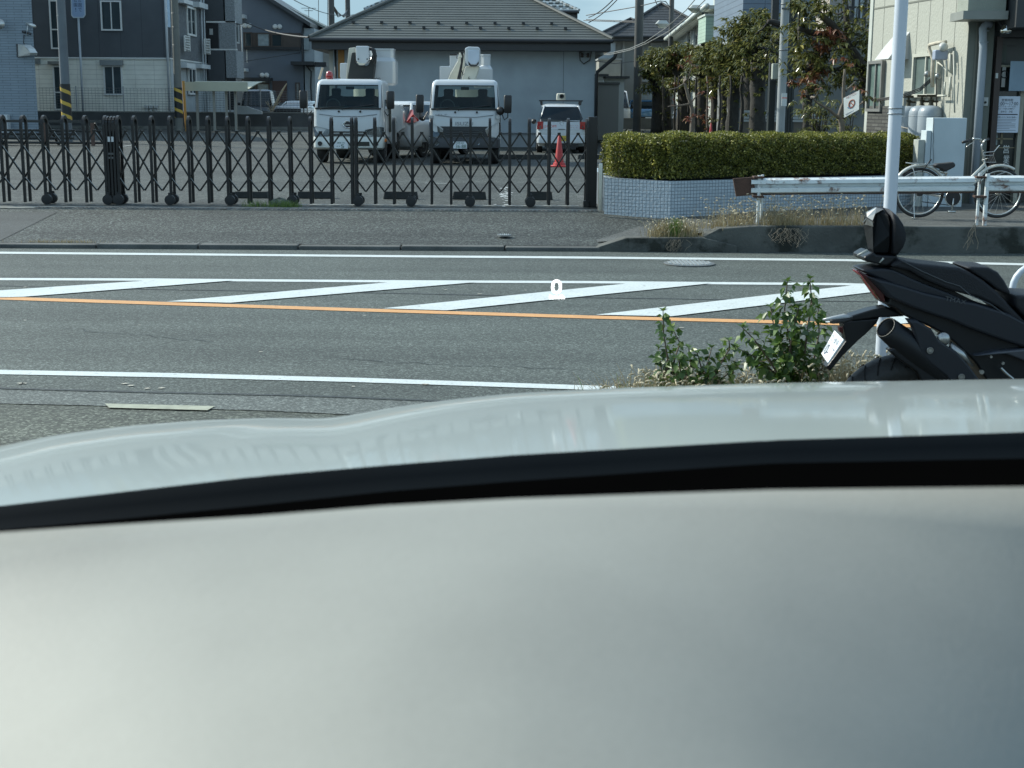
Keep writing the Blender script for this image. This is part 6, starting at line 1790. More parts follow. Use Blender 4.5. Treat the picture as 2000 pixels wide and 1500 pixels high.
        b = MB(); b.box(-.40, -.067, .66, .40, -.03, .70); b.box(-.42, -.067, .74, .42, -.03, .765); b.build('grille', m_vblack, t, xf=M, bevel=.004)
        b = MB(); b.box(.05, -.072, .42, .52, -.04, .52); b.build('lower_grille', mat('khaki dark mesh', (.03, .032, .024), .7), t, xf=M, bevel=.01)
        b = MB(); b.torus((0, -.055, .93), .115, .014, 'y', 32, 8); b.v = [(x, y, .93 + (z - .93) * .72) for x, y, z in b.v]
        b.lathe((0, -.05, .93), [(.10, .01), (.10, -.008)], 24, axis='y'); b.v = [(x, y, z) for x, y, z in b.v]
        b.build('emblem', m_chrome, t, xf=M, smooth=True, auto=40)
        b = MB(); b.add([(-.10, -.064, .925), (.10, -.064, .925), (.04, -.064, .985), (0, -.064, 1.0), (-.04, -.064, .985)], [(0, 1, 2, 3, 4)]); b.add([(-.10, -.064, .905), (-.04, -.064, .86), (0, -.064, .845), (.04, -.064, .86), (.10, -.064, .905)], [(0, 1, 2, 3, 4)]); b.build('emblem_inlay', m_vblack, t, xf=M)
        px_, pz_ = -.16, .44
    else:
        b = MB(); b.rings([(.36, .80, -.02, .5, .1), (.40, .86, -.09, .5, .1), (.60, .86, -.10, .5, .1), (.63, .84, -.07, .5, .1)], n=6); b.build('bumper', mat('black bumper', (.03, .034, .038), .5, bump=.2, bscale=200), t, xf=M, smooth=True, auto=50)
        b = MB(); b.prism([(-.60, -.055, .64), (.60, -.055, .64), (.50, -.045, .84), (.58, -.04, .90), (-.58, -.04, .90), (-.50, -.045, .84)], (0, .04, 0)); b.build('grille', mat('grille black', (.015, .018, .02), .5), t, xf=M)
        for z in (.69, .745, .80): MB().box(-.44, -.068, z, .44, -.05, z + .02).build('grille_bar', mat('dark grille bar', (.04, .045, .05), .4), t, xf=M, bevel=.004)
        for s_ in (-1, 1):
            b = MB(); q = [(s_ * .855, .10, .64), (s_ * .85, .08, 1.0), (s_ * .78, -.05, .98), (s_ * .60, -.058, .88), (s_ * .50, -.062, .80), (s_ * .56, -.065, .68), (s_ * .80, -.06, .63)]
            if s_ > 0: q = q[::-1]
            b.add(q, [tuple(range(7))]); b.build('headlight', m_lamp, t, xf=M)
            b = MB(); b.lathe((s_ * .66, -.102, .50), [(.055, .01), (.055, -.012), (.04, -.005)], 18, axis='y'); b.build('fog_lamp', m_lamp, t, xf=M)
            b = MB(); b.box(s_ * .76, -.045, 1.08, s_ * .85, .02, 1.16); b.build('panel_notch', mat('pale notch', (.45, .47, .46), .5), t, xf=M, bevel=.01)
        cc = M @ Vector((0, -.048, .965)); text_obj('badge', 'ISUZU', mat('dark chrome lettering', (.16, .18, .20), .3, .5), t, cc, width=.42, height=.085)
        cc = M @ Vector((-.52, -.044, 1.17)); text_obj('badge', 'ELF', mat('grey badge', (.2, .21, .21), .4), t, cc, width=.22, height=.04)
        b = MB(); b.torus((.33, -.105, .50), .03, .006, 'y', 14, 5, ang=(-90, 90)); b.build('tow_hook', m_chrome, t, xf=M)
        b = MB(); b.lathe((.86, -.05, 1.27), [(.02, .05), (.09, .03), (.10, -.02), (.02, -.05)], 16, axis='y'); b.build('under_mirror', m_vblack, t, xf=M, smooth=True)
        px_, pz_ = -.10, .46
    b = MB(); b.box(px_ - .165, -.112, pz_ - .082, px_ + .165, -.104, pz_ + .083); pl = b.build('number_plate', m_plate, t, xf=M)
    txt = '\u00b7\u00b751' if kind == 'a' else '36-88'
    text_obj('number', txt, m_pink, pl, M @ Vector((px_ + .02, -.1155, pz_ - .03)), width=.25, height=.085)
    text_obj('region', '練馬 400' if kind == 'a' else '相模 800', m_pink, pl, M @ Vector((px_, -.1155, pz_ + .052)), width=.19, height=.036)
    # chassis, wheels, under-run
    b = MB(); b.box(-.42, .3, .38, .42, 5.0, .62); b.build('chassis', m_vblack, t, xf=M)
    MB().box(-.80, .35, .34, .80, 1.2, .66).build('wheel_arch', m_vblack, t, xf=M, bevel=.03)
    for s_ in (-1, 1):
        wheel(t, s_ * .72, .62, .34, .2, M); wheel(t, s_ * .66, 3.5, .34, .3, M)
        b = MB(); b.box(s_ * .55, 1.9, .42, s_ * .85, 2.8, .95); b.build('locker', m_vwhite, t, xf=M, bevel=.02)
    MB().box(-.85, 1.8, .95, .85, 5.1, 1.10).build('deck', m_vwhite, t, xf=M, bevel=.01)
    MB().lathe((0, 3.4, 1.1), [(.45, 0), (.45, .25), (.35, .3), (.35, .7)], 24).build('turntable', m_cream, t, xf=M, smooth=True, auto=40)
    return t, Y, M
tA, YA, MA = truck('left white bucket truck with oval chrome emblem and dark boom cradle behind its cab', 681, 319, -2.0, 'a')
tB, YB, MB_ = truck('right white bucket truck with black grille and cream boom leaning over its cab', 907, 321, 0, 'b')
def zz3(*a): return [(560 + a[i] / 5.556, 60 + a[i + 1] / 5.556) for i in range(0, len(a), 2)]
def zz4(*a): return [(800 + a[i] / 5.556, 60 + a[i + 1] / 5.556) for i in range(0, len(a), 2)]
Yh = YA + 1.4
MB().px(zz3(748, 165, 890, 165, 892, 320, 855, 362, 790, 366, 752, 325), Yh, .45).build('boom_head', m_vwhite, tA, bevel=.03)
MB().px(zz3(760, 340, 855, 350, 840, 372, 785, 372), Yh - .03, .2).build('boom_nose', m_cream, tA, bevel=.02)
MB().px(zz3(675, 188, 738, 180, 738, 235, 712, 262, 700, 330, 668, 470, 650, 560, 640, 560, 660, 330), Yh + .5, .3).build('boom_guard', m_cream, tA, bevel=.02)
MB().px(zz3(705, 240, 742, 232, 745, 345, 780, 378, 880, 378, 898, 345, 932, 250, 962, 300, 955, 380, 930, 560, 655, 560, 668, 460), Yh + .25, .4).build('boom_cradle', mat('dark cradle steel', (.014, .017, .016), .6), tA, bevel=.02)
b = MB(); b.tube([P(u, v, Yh + .1) for u, v in zz3(895, 200, 930, 205, 948, 260, 935, 330)], .035, 8); b.tube([P(u, v, Yh + .1) for u, v in zz3(905, 185, 955, 210, 968, 270, 955, 360)], .03, 8); b.build('hydraulic_hose', m_vblack, tA, smooth=True)
for px_ in (778, 873):
    b = MB(); b.lathe(P(*zz3(px_, 308)[0], Yh - .01), [(.018, .01), (.018, -.012)], 10, axis='y'); b.build('bolt', m_vblack, tA)
b = MB()
def bucket(b, xc0, xc1, vt, vm, vb, xb0, xb1, zf, Yc, dep=.75):
    rows = []
    for (u0, u1, v, k) in ((xc0 - 5, xc1 + 5, vt, .0), (xc0 - 5, xc1 + 5, vt + 14, .0), (xc0, xc1, vt + 15, .03), (xc0, xc1, vm, .03), (xb0, xb1, vm + 42, -.05), (xb0, xb1, vb - 22, -.05), (xb0 + 14, xb1 - 30, vb, .03)):
        (a, c_) = zf(u0, v), zf(u1, v)
        p0, p1 = P(*a[0], Yc), P(*c_[0], Yc)
        z = (p0.z + p1.z) / 2; c = .07
        y0, y1 = Yc + k, Yc + dep - k
        rows.append([Vector(q) for q in ((p0.x + c, y0, z), (p1.x - c, y0, z), (p1.x, y0 + c, z), (p1.x, y1 - c, z), (p1.x - c, y1, z), (p0.x + c, y1, z), (p0.x, y1 - c, z), (p0.x, y0 + c, z), (p0.x + c, y0, z))])
    b.grid(rows); b.add(rows[-1][:-1], [tuple(range(8))]); b.add(rows[1][:-1], [tuple(range(7, -1, -1))])
bucket(b, 905, 1155, 193, 290, 592, 900, 1180, zz3, YA + 2.2); o = b.build('bucket', m_vwhite, tA)
c_ = P(*zz3(975, 528)[0], YA + 2.14); text_obj('bucket_lettering', '200', m_vblack, o, c_, width=.20, height=.085)
MB().px(zz3(577, 352, 655, 350, 650, 560, 600, 560, 577, 500), YA + 2.6, .4).build('control_box', m_vwhite, tA, bevel=.02)
b = MB(); b.lathe(P(*zz3(465, 528)[0], YA + .6), [(.09, 0), (.09, .10), (.07, .17), (.02, .20)], 14); b.build('beacon', m_redl, tA, smooth=True)
b = MB(); b.tube([P(*zz3(350, 528)[0], YA + .9), P(*zz3(390, 400)[0], YA + .9)], .03, 6); b.build('flag_pole', mat('pale wood', (.5, .42, .3), .6), tA)
for (x, y) in ((1068, 1190),):
    b = MB(); b.lathe(P(*zz3(x, y)[0], YA + .2), [(.03, -.04), (.045, -.02), (.045, .03)], 10, axis='y'); b.build('marker_lamp', m_amber, tA)
MB().px(zz3(1125, 820, 1235, 800, 1245, 850, 1262, 870, 1262, 1060, 1200, 1110, 1130, 1080), YA + 2.8, .8).build('tool_locker', m_vwhite, tA, bevel=.02)
b = MB(); b.tube([P(*zz3(1112, 740)[0], YA + 1.2), P(*zz3(1118, 1100)[0], YA + 1.2)], .045, 8); b.build('outrigger_post', mat('olive dark steel', (.04, .045, .035), .5), tA)

Yh = YB + 1.3
MB().px(zz4(600, 190, 640, 172, 752, 176, 765, 200, 770, 360, 748, 385, 640, 384, 604, 340), Yh, .5).build('boom_head', m_vwhite, tB, bevel=.03)
MB().px(zz4(634, 210, 755, 210, 755, 325, 722, 362, 668, 364, 635, 330), Yh - .035, .03).build('boom_end_plate', mat('pale end plate', (.45, .51, .58), .4), tB, bevel=.008)
MB().px(zz4(636, 330, 640, 372, 668, 388, 725, 386, 748, 362, 750, 335, 722, 372, 668, 372), Yh - .02, .06).build('boom_end_seal', m_vblack, tB)
MB().px(zz4(606, 385, 762, 385, 690, 600, 545, 600), Yh + .2, .45).build('boom_arm', m_cream, tB, bevel=.02)
MB().px(zz4(540, 236, 590, 240, 596, 390, 520, 600, 390, 600, 440, 470, 520, 330), Yh + .8, .4).build('boom_arm', m_cream, tB, bevel=.02)
b = MB()
for k in range(4):
    b.tube([P(*zz4(552 + k * 8, 225)[0], Yh + .1), P(*zz4(575 + k * 3, 280)[0], Yh + .1), P(*zz4(548 + k * 6, 400)[0], Yh + .1), P(*zz4(520 + k * 10, 520)[0], Yh + .1), P(*zz4(515 + k * 6, 600)[0], Yh + .1)], .012, 6)
b.tube([P(*zz4(520, 240)[0], Yh + .1), P(*zz4(510, 300)[0], Yh + .1), P(*zz4(560, 290)[0], Yh + .1), P(*zz4(560, 420)[0], Yh + .1), P(*zz4(582, 480)[0], Yh + .1)], .012, 6)
b.build('hydraulic_hose', m_vblack, tB)
text_obj('boom_lettering', '6', m_vblack, tB, P(*zz4(645, 515)[0], Yh + .19), width=.05, height=.09)
b = MB(); bucket(b, 775, 875, 255, 375, 620, 690, 900, zz4, YB + 2.3); b.build('bucket', m_vwhite, tB)
MB().px(zz4(436, 262, 530, 258, 520, 330, 440, 470, 392, 600, 327, 600, 327, 385, 436, 385), YB + 2.9, .5).build('control_box', m_vwhite, tB, bevel=.02)
b = MB(); b.tube([P(*zz4(436, 258)[0], YB + 2.8), P(*zz4(520, 256)[0], YB + 2.8)], .03, 6); b.build('box_rim', m_vblack, tB)

def car(name, label, cat, u, v, z, yaw, L_=3.5, hw=.72, hb=.85, ht=1.5, y_hood=.0, y_back=.0, paint=m_vwhite, dim=None, group=None, wr=.28, taper=.12, front=True, ytop=(.35, .2), Yfix=None):
    """nose at local y=0 (towards the viewer) unless turned"""
    base = G(u, v, z) if Yfix is None else P(u, v, Yfix)
    base.z = z
    M = Matrix.Translation(base) @ Matrix.Rotation(math.radians(yaw), 4, 'Z')
    t = thing(name, label, cat, base, group)
    MB().rings([(.20, hw * .93, .08, L_ - .08, .2), (.32, hw * .99, .0, L_, .22), (.55, hw, -.02, L_ + .02, .25), (hb * .85, hw * .985, .0, L_, .25), (hb, hw * .95, .06, L_ - .04, .25), (hb + .03, hw * .90, .12, L_ - .1, .2)], n=6).build('body', paint, t, smooth=True, auto=60, xf=M)
    y0, y1 = y_hood + .02, L_ - y_back - .02
    MB().rings([(hb - .02, hw * .93, y0, y1, .18), (ht - .09, hw * .93 - taper, y0 + ytop[0], y1 - ytop[1], .18)], n=6).build('cabin_glass', m_glass, t, smooth=True, auto=60, xf=M)
    MB().rings([(ht - .10, hw * .94 - taper, y0 + ytop[0] - .02, y1 - ytop[1] + .02, .18), (ht - .03, hw * .91 - taper, y0 + ytop[0] + .08, y1 - ytop[1] - .06, .18), (ht, hw * .7 - taper, y0 + ytop[0] + .3, y1 - ytop[1] - .25, .15)], n=6).build('roof', paint, t, smooth=True, auto=60, xf=M)
    for sx in (-1, 1):
        for yb, yt in ((y0, y0 + ytop[0]), (y1, y1 - ytop[1])):
            s2 = .1 if yb == y0 else -.1
            b = MB(); b.tube([(sx * (hw * .93 - .05), yb + s2 * .5, hb - .02), (sx * (hw * .93 - taper - .045), yt + s2 * .5, ht - .07)], .04, 6); b.build('pillar', paint, t, smooth=True, xf=M)
        wheel(t, sx * (hw - .09), .62, wr, .17, M); wheel(t, sx * (hw - .09), L_ - .6, wr, .17, M)
        b = MB(); b.lathe((sx * (hw + .09), y0 + .35, hb + .07), [(.02, -.08), (.07, -.05), (.08, .03), (.05, .06)], 12, axis='y'); b.build('wing_mirror', m_vblack, t, smooth=True, xf=M)
    return t, M
# kei hatchback seen from behind: its tail faces the viewer
tk, Mk = car('hatchback', 'small white hatchback seen from behind with roof bars, loudspeaker and red lettering', 'car', 1096, 299, .25, 0, 3.35, .735, .86, 1.46, ytop=(.28, .75), taper=.13, wr=.27)
MB().prism([(-.58, -.05, .93), (.58, -.05, .93), (.64, -.04, 1.02), (.50, .19, 1.37), (-.50, .19, 1.37), (-.64, -.04, 1.02)], (0, .03, 0)).build('rear_window', m_glass, tk, xf=Mk)
MB().rings([(.50, .73, -.04, .6, .15), (.86, .71, -.035, .6, .15), (.92, .66, -.01, .6, .12)], n=6).build('tailgate', m_vwhite, tk, smooth=True, auto=50, xf=Mk)
MB().rings([(.26, .70, -.02, .6, .15), (.30, .74, -.08, .6, .15), (.50, .74, -.08, .6, .15), (.53, .72, -.05, .6, .12)], n=6).build('bumper', m_vwhite, tk, smooth=True, auto=50, xf=Mk)
MB().box(-.5, -.06, .17, .5, .3, .28).build('under_tray', m_vblack, tk, xf=Mk)
for sx in (-1, 1):
    b = MB(); b.prism([(sx * .74, -.045, .70), (sx * .55, -.052, .72), (sx * .555, -.052, .93), (sx * .72, -.03, .93)], (0, .1, 0)); b.build('tail_light', m_redl, tk, xf=Mk)
    b = MB(); b.box(sx * .62, -.058, .74, sx * .655, -.05, .80); b.build('lamp_lens', m_lamp, tk, xf=Mk)
redink = mat('red ink', (.6, .05, .02), .5)
o = MB().box(-.54, -.045, .70, .54, -.038, .97).build('sign_sheet', mat('white magnetic sheet', (.62, .66, .70), .4, var=.02), tk, xf=Mk)
text_obj('lettering', 'J:COM', redink, o, Mk @ Vector((-.34, -.048, .785)), width=.36, height=.10)
text_obj('lettering', 'ケーブル', mat('faint red print', (.45, .25, .25), .5), o, Mk @ Vector((.38, -.048, .82)), width=.25, height=.045)
text_obj('lettering', 'テレビ', MATS['faint red print'], o, Mk @ Vector((.38, -.048, .76)), width=.25, height=.045)
b = MB(); b.torus((0, -.05, .89), .05, .007, 'y', 20, 6); b.build('emblem', m_chrome, tk, xf=Mk, smooth=True)
b = MB(); b.box(-.10, -.06, .70, .10, -.046, .715); b.build('tailgate_handle', m_vblack, tk, xf=Mk)
o = MB().box(-.10, -.09, .36, .23, -.082, .52).build('number_plate', mat('yellow plate', (.60, .45, .06), .5), tk, xf=Mk)
text_obj('number', '\u00b72-75', m_vblack, o, Mk @ Vector((.06, -.093, .415)), width=.26, height=.07)
b = MB(); b.tube([(-.66, .55, 1.55), (.66, .55, 1.55)], .02, 6); b.tube([(-.66, 1.5, 1.55), (.66, 1.5, 1.55)], .02, 6)
for sx in (-1, 1):
    for y in (.55, 1.5): b.tube([(sx * .58, y, 1.42), (sx * .60, y, 1.55)], .03, 6)
b.build('roof_rack', m_vblack, tk, xf=Mk)
b = MB(); b.rings([(1.57, .13, .7, .98, .06), (1.60, .14, .68, 1.0, .07), (1.75, .13, .68, 1.0, .07), (1.77, .11, .72, .96, .05)], n=5); o = b.build('loudspeaker', mat('cream speaker', (.50, .48, .40), .5), tk, smooth=True, auto=50, xf=Mk)
b = MB(); b.lathe((.02, .675, 1.68), [(.07, .0), (.07, -.012), (.03, -.0)], 16, axis='y'); b.build('speaker_mouth', m_vblack, o, xf=Mk)

# white and red hatchback parked between the trucks, three-quarter rear
tr, Mr = car('hatchback', 'white hatchback with red rear corner lamp half hidden between the two trucks', 'car', 756, 312, .25, -24, 3.9, .80, .98, 1.50, ytop=(.35, .85), taper=.16, wr=.31, Yfix=39.0)
for sx in (-1, 1):
    b = MB(); b.prism([(sx * .80, -.03, .92), (sx * .62, -.05, .94), (sx * .66, .12, 1.27), (sx * .71, .15, 1.28), (sx * .78, .05, 1.15), (sx * .84, .25, .98)], (0, .05, 0)); b.build('tail_light', m_redl, tr, xf=Mr)
MB().rings([(.26, .78, -.02, .6, .15), (.32, .82, -.07, .6, .15), (.52, .82, -.07, .6, .15), (.56, .80, -.04, .6, .12)], n=6).build('bumper', m_vwhite, tr, smooth=True, auto=50, xf=Mr)

# cars beyond the back walls
tv, Mv = car('van', 'black boxy van behind the mesh fence at the back left', 'car', 502, 236, lotz(72), 4, 3.4, .80, 1.0, 1.75, paint=mat('black car paint', (.012, .014, .018), .2, coat=.8), ytop=(.18, .1), taper=.10, Yfix=70)
tw_, Mw = car('sedan', 'white car with dark grille behind the low wall, left of the left truck', 'car', 565, 238, lotz(74), -6, 4.2, .84, .92, 1.22, y_hood=1.1, y_back=.6, ytop=(.5, .4), taper=.16, Yfix=72)
MB().box(-.62, -.06, .38, .62, -.02, .82).build('grille', m_vblack, tw_, xf=Mw, bevel=.05)
MB().box(-.22, -.08, .42, .16, -.065, .60).build('number_plate', m_plate, tw_, xf=Mw)
tb, Mb = car('car', 'metallic blue car facing the yard behind the grey wall on the right', 'car', 1262, 236, lotz(74), 3, 4.2, .86, .88, 1.38, y_hood=.95, y_back=.3, paint=mat('metallic blue paint', (.06, .17, .30), .22, .4, coat=1), ytop=(.65, .5), taper=.18, Yfix=73)
MB().box(-.6, -.06, .30, .6, -.03, .52).build('grille', m_vblack, tb, xf=Mb, bevel=.03)
MB().box(-.05, -.085, .34, .28, -.07, .50).build('number_plate', m_plate, tb, xf=Mb)
for sx in (-1, 1):
    b = MB(); b.prism([(sx * .82, .02, .62), (sx * .5, -.03, .62), (sx * .52, -.02, .72), (sx * .82, .08, .78)], (0, .06, 0)); b.build('headlight', m_lamp, tb, xf=Mb)
tc_, Mc = car('van', 'white van mostly hidden behind the grey locker', 'car', 1203, 240, lotz(72), 0, 3.6, .74, 1.0, 1.85, ytop=(.5, .1), taper=.12, Yfix=72)

# grey steel locker and sheds beside the central building
def locker():
    Y = 52; a = P(1162, 165, Y); c = P(1207, 274, Y); z0 = .35
    t = thing('storage_locker', 'tall plain grey steel storage locker at the right end of the central building', 'locker', ((a.x + c.x) / 2, Y, z0))
    MB().box(a.x, Y, c.z, c.x, Y + 1.2, a.z).build('cabinet', mat('grey steel cabinet', (.20, .21, .205), .5, var=.05, scale=1), t, bevel=.01)
    MB().box(a.x - .05, Y - .06, a.z + .003, c.x + .03, Y + 1.2, a.z + .08).build('lid', mat('dark locker lid', (.07, .075, .075), .5), t)
    MB().box(a.x + .05, Y + .1, lotz(Y) - .1, c.x - .35, Y + 1.0, c.z).build('base', m_vblack, t)
locker()
def shed(u0, u1, vt, Y, lb):
    a = P(u0, vt, Y); c = P(u1, vt, Y)
    t = thing('shed', lb, 'shed', ((a.x + c.x) / 2, Y, lotz(Y)))
    MB().box(a.x, Y, lotz(Y) - .1, c.x - .2, Y + 2, a.z - .003).build('wall', mat('pale shed wall', (.36, .40, .41), .7, var=.06), t)
    MB().box(a.x - .05, Y - .25, a.z, c.x, Y + 2.2, a.z + .09).build('roof', m_fascia, t)
shed(1180, 1229, 153, 60, 'pale lean-to shed with thin dark roof behind the grey locker, the lower of two')
shed(1156, 1188, 149, 58, 'pale narrow shed against the central building, roof slightly higher than its neighbour')

# bike shelter, fence, posts and clutter at the back left
def shelter():
    Y = 63; t = thing('bicycle_shelter', 'beige canopied bicycle shelter behind the second striped pole', 'shelter', (P(420, 220, Y).x, Y, lotz(Y)))
    rm = mat('beige canopy sheet', (.42, .42, .32), .5, var=.06); pm = mat('beige shelter post', (.25, .25, .22), .6)
    rows = []
    for k in range(7):
        f = k / 6; y = Y + 2.2 * f; z = P(420, 175, Y).z + .35 * math.sin(f * 1.5)
        rows.append([(P(358, 170, Y).x + .15 * f, y, z), (P(486, 170, Y).x + .35 * f, y, z)])
    rows2 = [[(a[0], a[1], a[2] + .04) for a in r] for r in rows[::-1]]
    MB().grid(rows + rows2).build('canopy', rm, t)
    MB().box(P(358, 170, Y).x, Y - .04, P(420, 178, Y).z, P(484, 170, Y).x, Y, P(420, 160, Y).z).build('canopy_edge', rm, t)
    for u in (384, 417, 441, 459):
        p = P(u, 180, Y + .3); MB().box(p.x - .05, Y + .3, lotz(Y), p.x + .05, Y + .4, P(u, 176, Y).z).build('post', pm, t)
shelter()
def mesh_fence(u0, u1, vt, Y, lb, us):
    zb = P(400, 219, Y).z; zt = P(400, vt, Y).z; a, c = P(u0, vt, Y).x, P(u1, vt, Y).x
    t = thing('mesh_fence', lb, 'fence', ((a + c) / 2, Y, zb))
    m = mat('grey fence wire', (.14, .15, .155), .5, .4)
    b = MB(); n = 9
    for k in range(n + 1): z = zb + (zt - zb) * k / n; b.beam((a, Y, z), (c, Y, z), .012, .012)
    x = a
    while x < c: b.beam((x, Y, zb), (x, Y, zt), .008, .008, up=(0, 1, 0)); x += .16
    b.build('mesh', m, t)
    for u in us:
        p = P(u, 200, Y); b = MB(); b.tube([(p.x, Y - .03, zb), (p.x, Y - .03, zt + .08)], .03, 8); b.build('post', mat('pale fence post', (.28, .30, .31), .5, .4), t)
mesh_fence(381, 612, 178, 66.06, 'grey wire mesh fence on the low wall in front of the shelter and cars', (449, 509, 600))
mesh_fence(76, 338, 173, 66.06, 'thin wire fence on the low wall in front of the charcoal house', (150, 242))
b = MB(); Y = 64.5; b.beam(P(468, 207, Y), P(468, 223, Y), .04, .5); b.prism([P(468, 207, Y), P(480, 207, Y), P(511, 218, Y), P(511, 223, Y), P(468, 223, Y)], (0, .3, 0))
single('hinged_panel', b, mat('pale grey panel', (.30, .32, .32), .6), 'pale grey slanted panel box resting on the low wall before the black van', 'panel', origin=P(490, 223, Y))
b = MB(); b.tube([P(531, 216, 66.6), P(552, 176, 66.6), P(560, 163, 66.6)], [.07, .05, .02], 8)
for k in range(14):
    rr2 = random.Random(k); b.tube([P(530, 216, 66.6), P(530 + rr2.uniform(-16, 20), 216 - rr2.uniform(2, 20), 66.6)], .015, 5)
single('bare_shrub', b, mat('pale bare twigs', (.36, .30, .20), .8), 'bare pruned shrub with one long leaning stake between the black van and white car', 'shrub', origin=P(531, 222, 66.6))
# steel rack left
def rack():
    Y = 47; z = .28
    t = thing('steel_rack', 'low rusty steel trestle rack standing in the yard at the far left', 'rack', (P(90, 290, Y).x, Y, z))
    rm = mat('rusty steel', (.10, .06, .045), .8, var=.3, scale=6); dk = mat('dark pipe stock', (.03, .032, .03), .6)
    zt = P(100, 237, Y).z
    MB().beam((P(-60, 237, Y).x, Y, zt), (P(197, 237, Y).x, Y, zt), .08, .08).build('top_rail', dk, t)
    for u in (-20, 88, 181):
        p = P(u, 260, Y); b = MB(); b.beam((p.x, Y, z), (p.x, Y, zt - .045), .11, .07, up=(0, 1, 0)); b.build('leg', rm, t); b = MB(); b.beam((p.x + .28, Y + .5, z), (p.x + .05, Y + .1, zt - .05), .07, .07, up=(0, 1, 0)); b.build('brace', dk, t)
    for v, w_ in ((255, 195), (262, 150), (270, 142), (279, 198)):
        zz_ = P(100, v, Y).z; b = MB(); b.tube([(P(-60, v, Y).x, Y + .15, zz_), (P(w_, v, Y).x, Y + .15, zz_)], .045, 6); b.build('pipe', dk, t)
rack()

# ------------------------------------------------------------------ poles
m_cp = mat('concrete pole', (.12, .14, .155), .7, var=.15, scale=2)
m_dp = mat('brown grey pole', (.065, .068, .066), .7, var=.2, scale=2)
hz = stripemat('black and yellow stripes', (.012, .013, .013), (.50, .33, .05), 1.0, .42, .3)
def pole(u, v, Y, r_, lb, m, ztop=None, vtop=None, name='utility_pole', cat='utility pole', stripes=None, group=None, r2=None):
    p = P(u, v, Y); z0 = lotz(Y) - .1
    zt = ztop if vtop is None else P(u, vtop, Y).z
    t = thing(name, lb, cat, (p.x, Y, z0), group)
    b = MB(); b.lathe((p.x, Y, 0), [(r_, z0), (r2 or r_ * .85, zt)], 20); b.build('pole', m, t, smooth=True, auto=40)
    if stripes:
        za, zb_ = P(u, stripes[1], Y).z, P(u, stripes[0], Y).z
        b = MB(); b.lathe((p.x, Y, 0), [(r_ + .012, za), (r_ + .01, zb_)], 24); b.build('striped_guard', hz, t, smooth=True, auto=40)
    return t, p
t1, p1 = pole(131, 240, 50, .165, 'left concrete utility pole with yellow and black striped guard', m_cp, 9, stripes=(164, 236), group='utility poles')
for v in (30, 31): pass
b = MB(); z_ = P(125, 31, 50).z; b.torus((p1.x, 50, z_), .15, .012, 'z', 20, 5); b.build('band', m_cp, t1)
t2, p2 = pole(350, 240, 62, .165, 'second concrete utility pole with striped guard, beside the orange post', mat('concrete pole tan', (.14, .145, .13), .7, var=.15, scale=2), 9, stripes=(171, 230), group='utility poles')
for v in (26, 53, 88, 144, 161):
    b = MB(); z_ = P(345, v, 62).z; b.torus((p2.x, 62, z_), .15, .012, 'z', 20, 5); b.build('band', MATS['grey fence wire'], t2)
b = MB(); a, c = P(328, -20, 62), P(336, 54, 62); b.box(a.x, 61.7, c.z, c.x, 61.76, a.z); b.build('pole_sign', mat('pale blue pole sign', (.42, .55, .66), .5, var=.15, scale=9), t2, bevel=.02)
b = MB(); p = P(364, 250, 62.4); q = P(358, 158, 62.4); b.tube([(p.x, 62.4, .4), (q.x, 62.4, q.z)], .055, 10)
single('marker_post', b, mat('orange yellow post', (.50, .27, .07), .6), 'slim orange post leaning beside the second striped pole', 'post', origin=(p.x, 62.4, .4))
# roadside plate sign on a white post
def plate_sign():
    Y = 66.5; p = P(162, 210, Y); t = thing('plate_sign', 'pale blue plate sign with two columns of characters on a slim post', 'sign', (p.x, Y, lotz(Y)))
    q = P(154, 30, Y)
    MB().tube([(p.x, Y, lotz(Y)), (p.x, Y, q.z + .3)], .05, 10).build('post', mat('pale sign post', (.36, .40, .43), .5), t, smooth=True)
    def pp(pts, y): return [P(u, v, y) for u, v in pts]
    outer = [(137, -40), (165, -40), (167, 29), (163, 35), (143, 35), (139, 30)]
    MB().prism(pp(outer, Y - .09), (0, .03, 0)).build('plate', mat('white sign rim', (.50, .56, .60), .4), t)
    inner = [(139, -40), (163.5, -40), (165, 28.5), (161.5, 33), (144, 33), (140.8, 29)]
    o = MB().prism(pp(inner, Y - .097), (0, .006, 0)).build('sign_face', mat('pale blue sign face', (.30, .40, .56), .4, var=.03), t)
    nav = mat('navy lettering', (.02, .04, .09), .5)
    for ch, u, v, h_ in (('園', 156, 9.5, 7), ('で', 156.5, 19, 7), ('園', 147.5, 9.5, 7), ('！', 148, 19, 6.5), ('公', 155.5, 0, 7), ('公', 147, 0, 7)):
        text_obj('character', ch, nav, o, P(u, v, Y - .101), width=(6.5 if ch != '！' else 1.6) * Y / FPX, height=h_ * Y / FPX)
plate_sign()
pole(647, 10, 95, .22, 'brown pole rising left of the central roof, nearer the gable house', m_dp, vtop=-60, group='utility poles')
tp, pq = pole(679, 10, 105, .2, 'brown pole with cable fittings left of the central roof, nearer the truck', m_dp, vtop=-60, group='utility poles')
b = MB()
for k in range(4): b.tube([P(648, 6 + k * 2, 95), P(660, 24 + k * 3, 98), P(672, 34 - k * 2, 103), P(680, 18, 105)], .03, 5)
b.build('slack_cable', m_vblack, tp)
pole(1247, 100, 66, .19, 'dark utility pole in front of the grey beige house', m_dp, vtop=-60, group='utility poles', r2=.2)
pole(1311, 50, 70, .13, 'thin dark pole just right of the grey beige house roof', m_dp, vtop=-60, group='utility poles')
pole(1376, 50, 52, .13, 'dark pole carrying the nearer street lamp in front of the pale row house', m_dp, vtop=20, group='utility poles')
tg, pg = pole(1527, 180, 33, .10, 'pale grey steel pole rising behind the hedge beside the dark column', mat('pale grey pole', (.26, .28, .28), .6, var=.15), vtop=-60, r2=.095, group='utility poles')
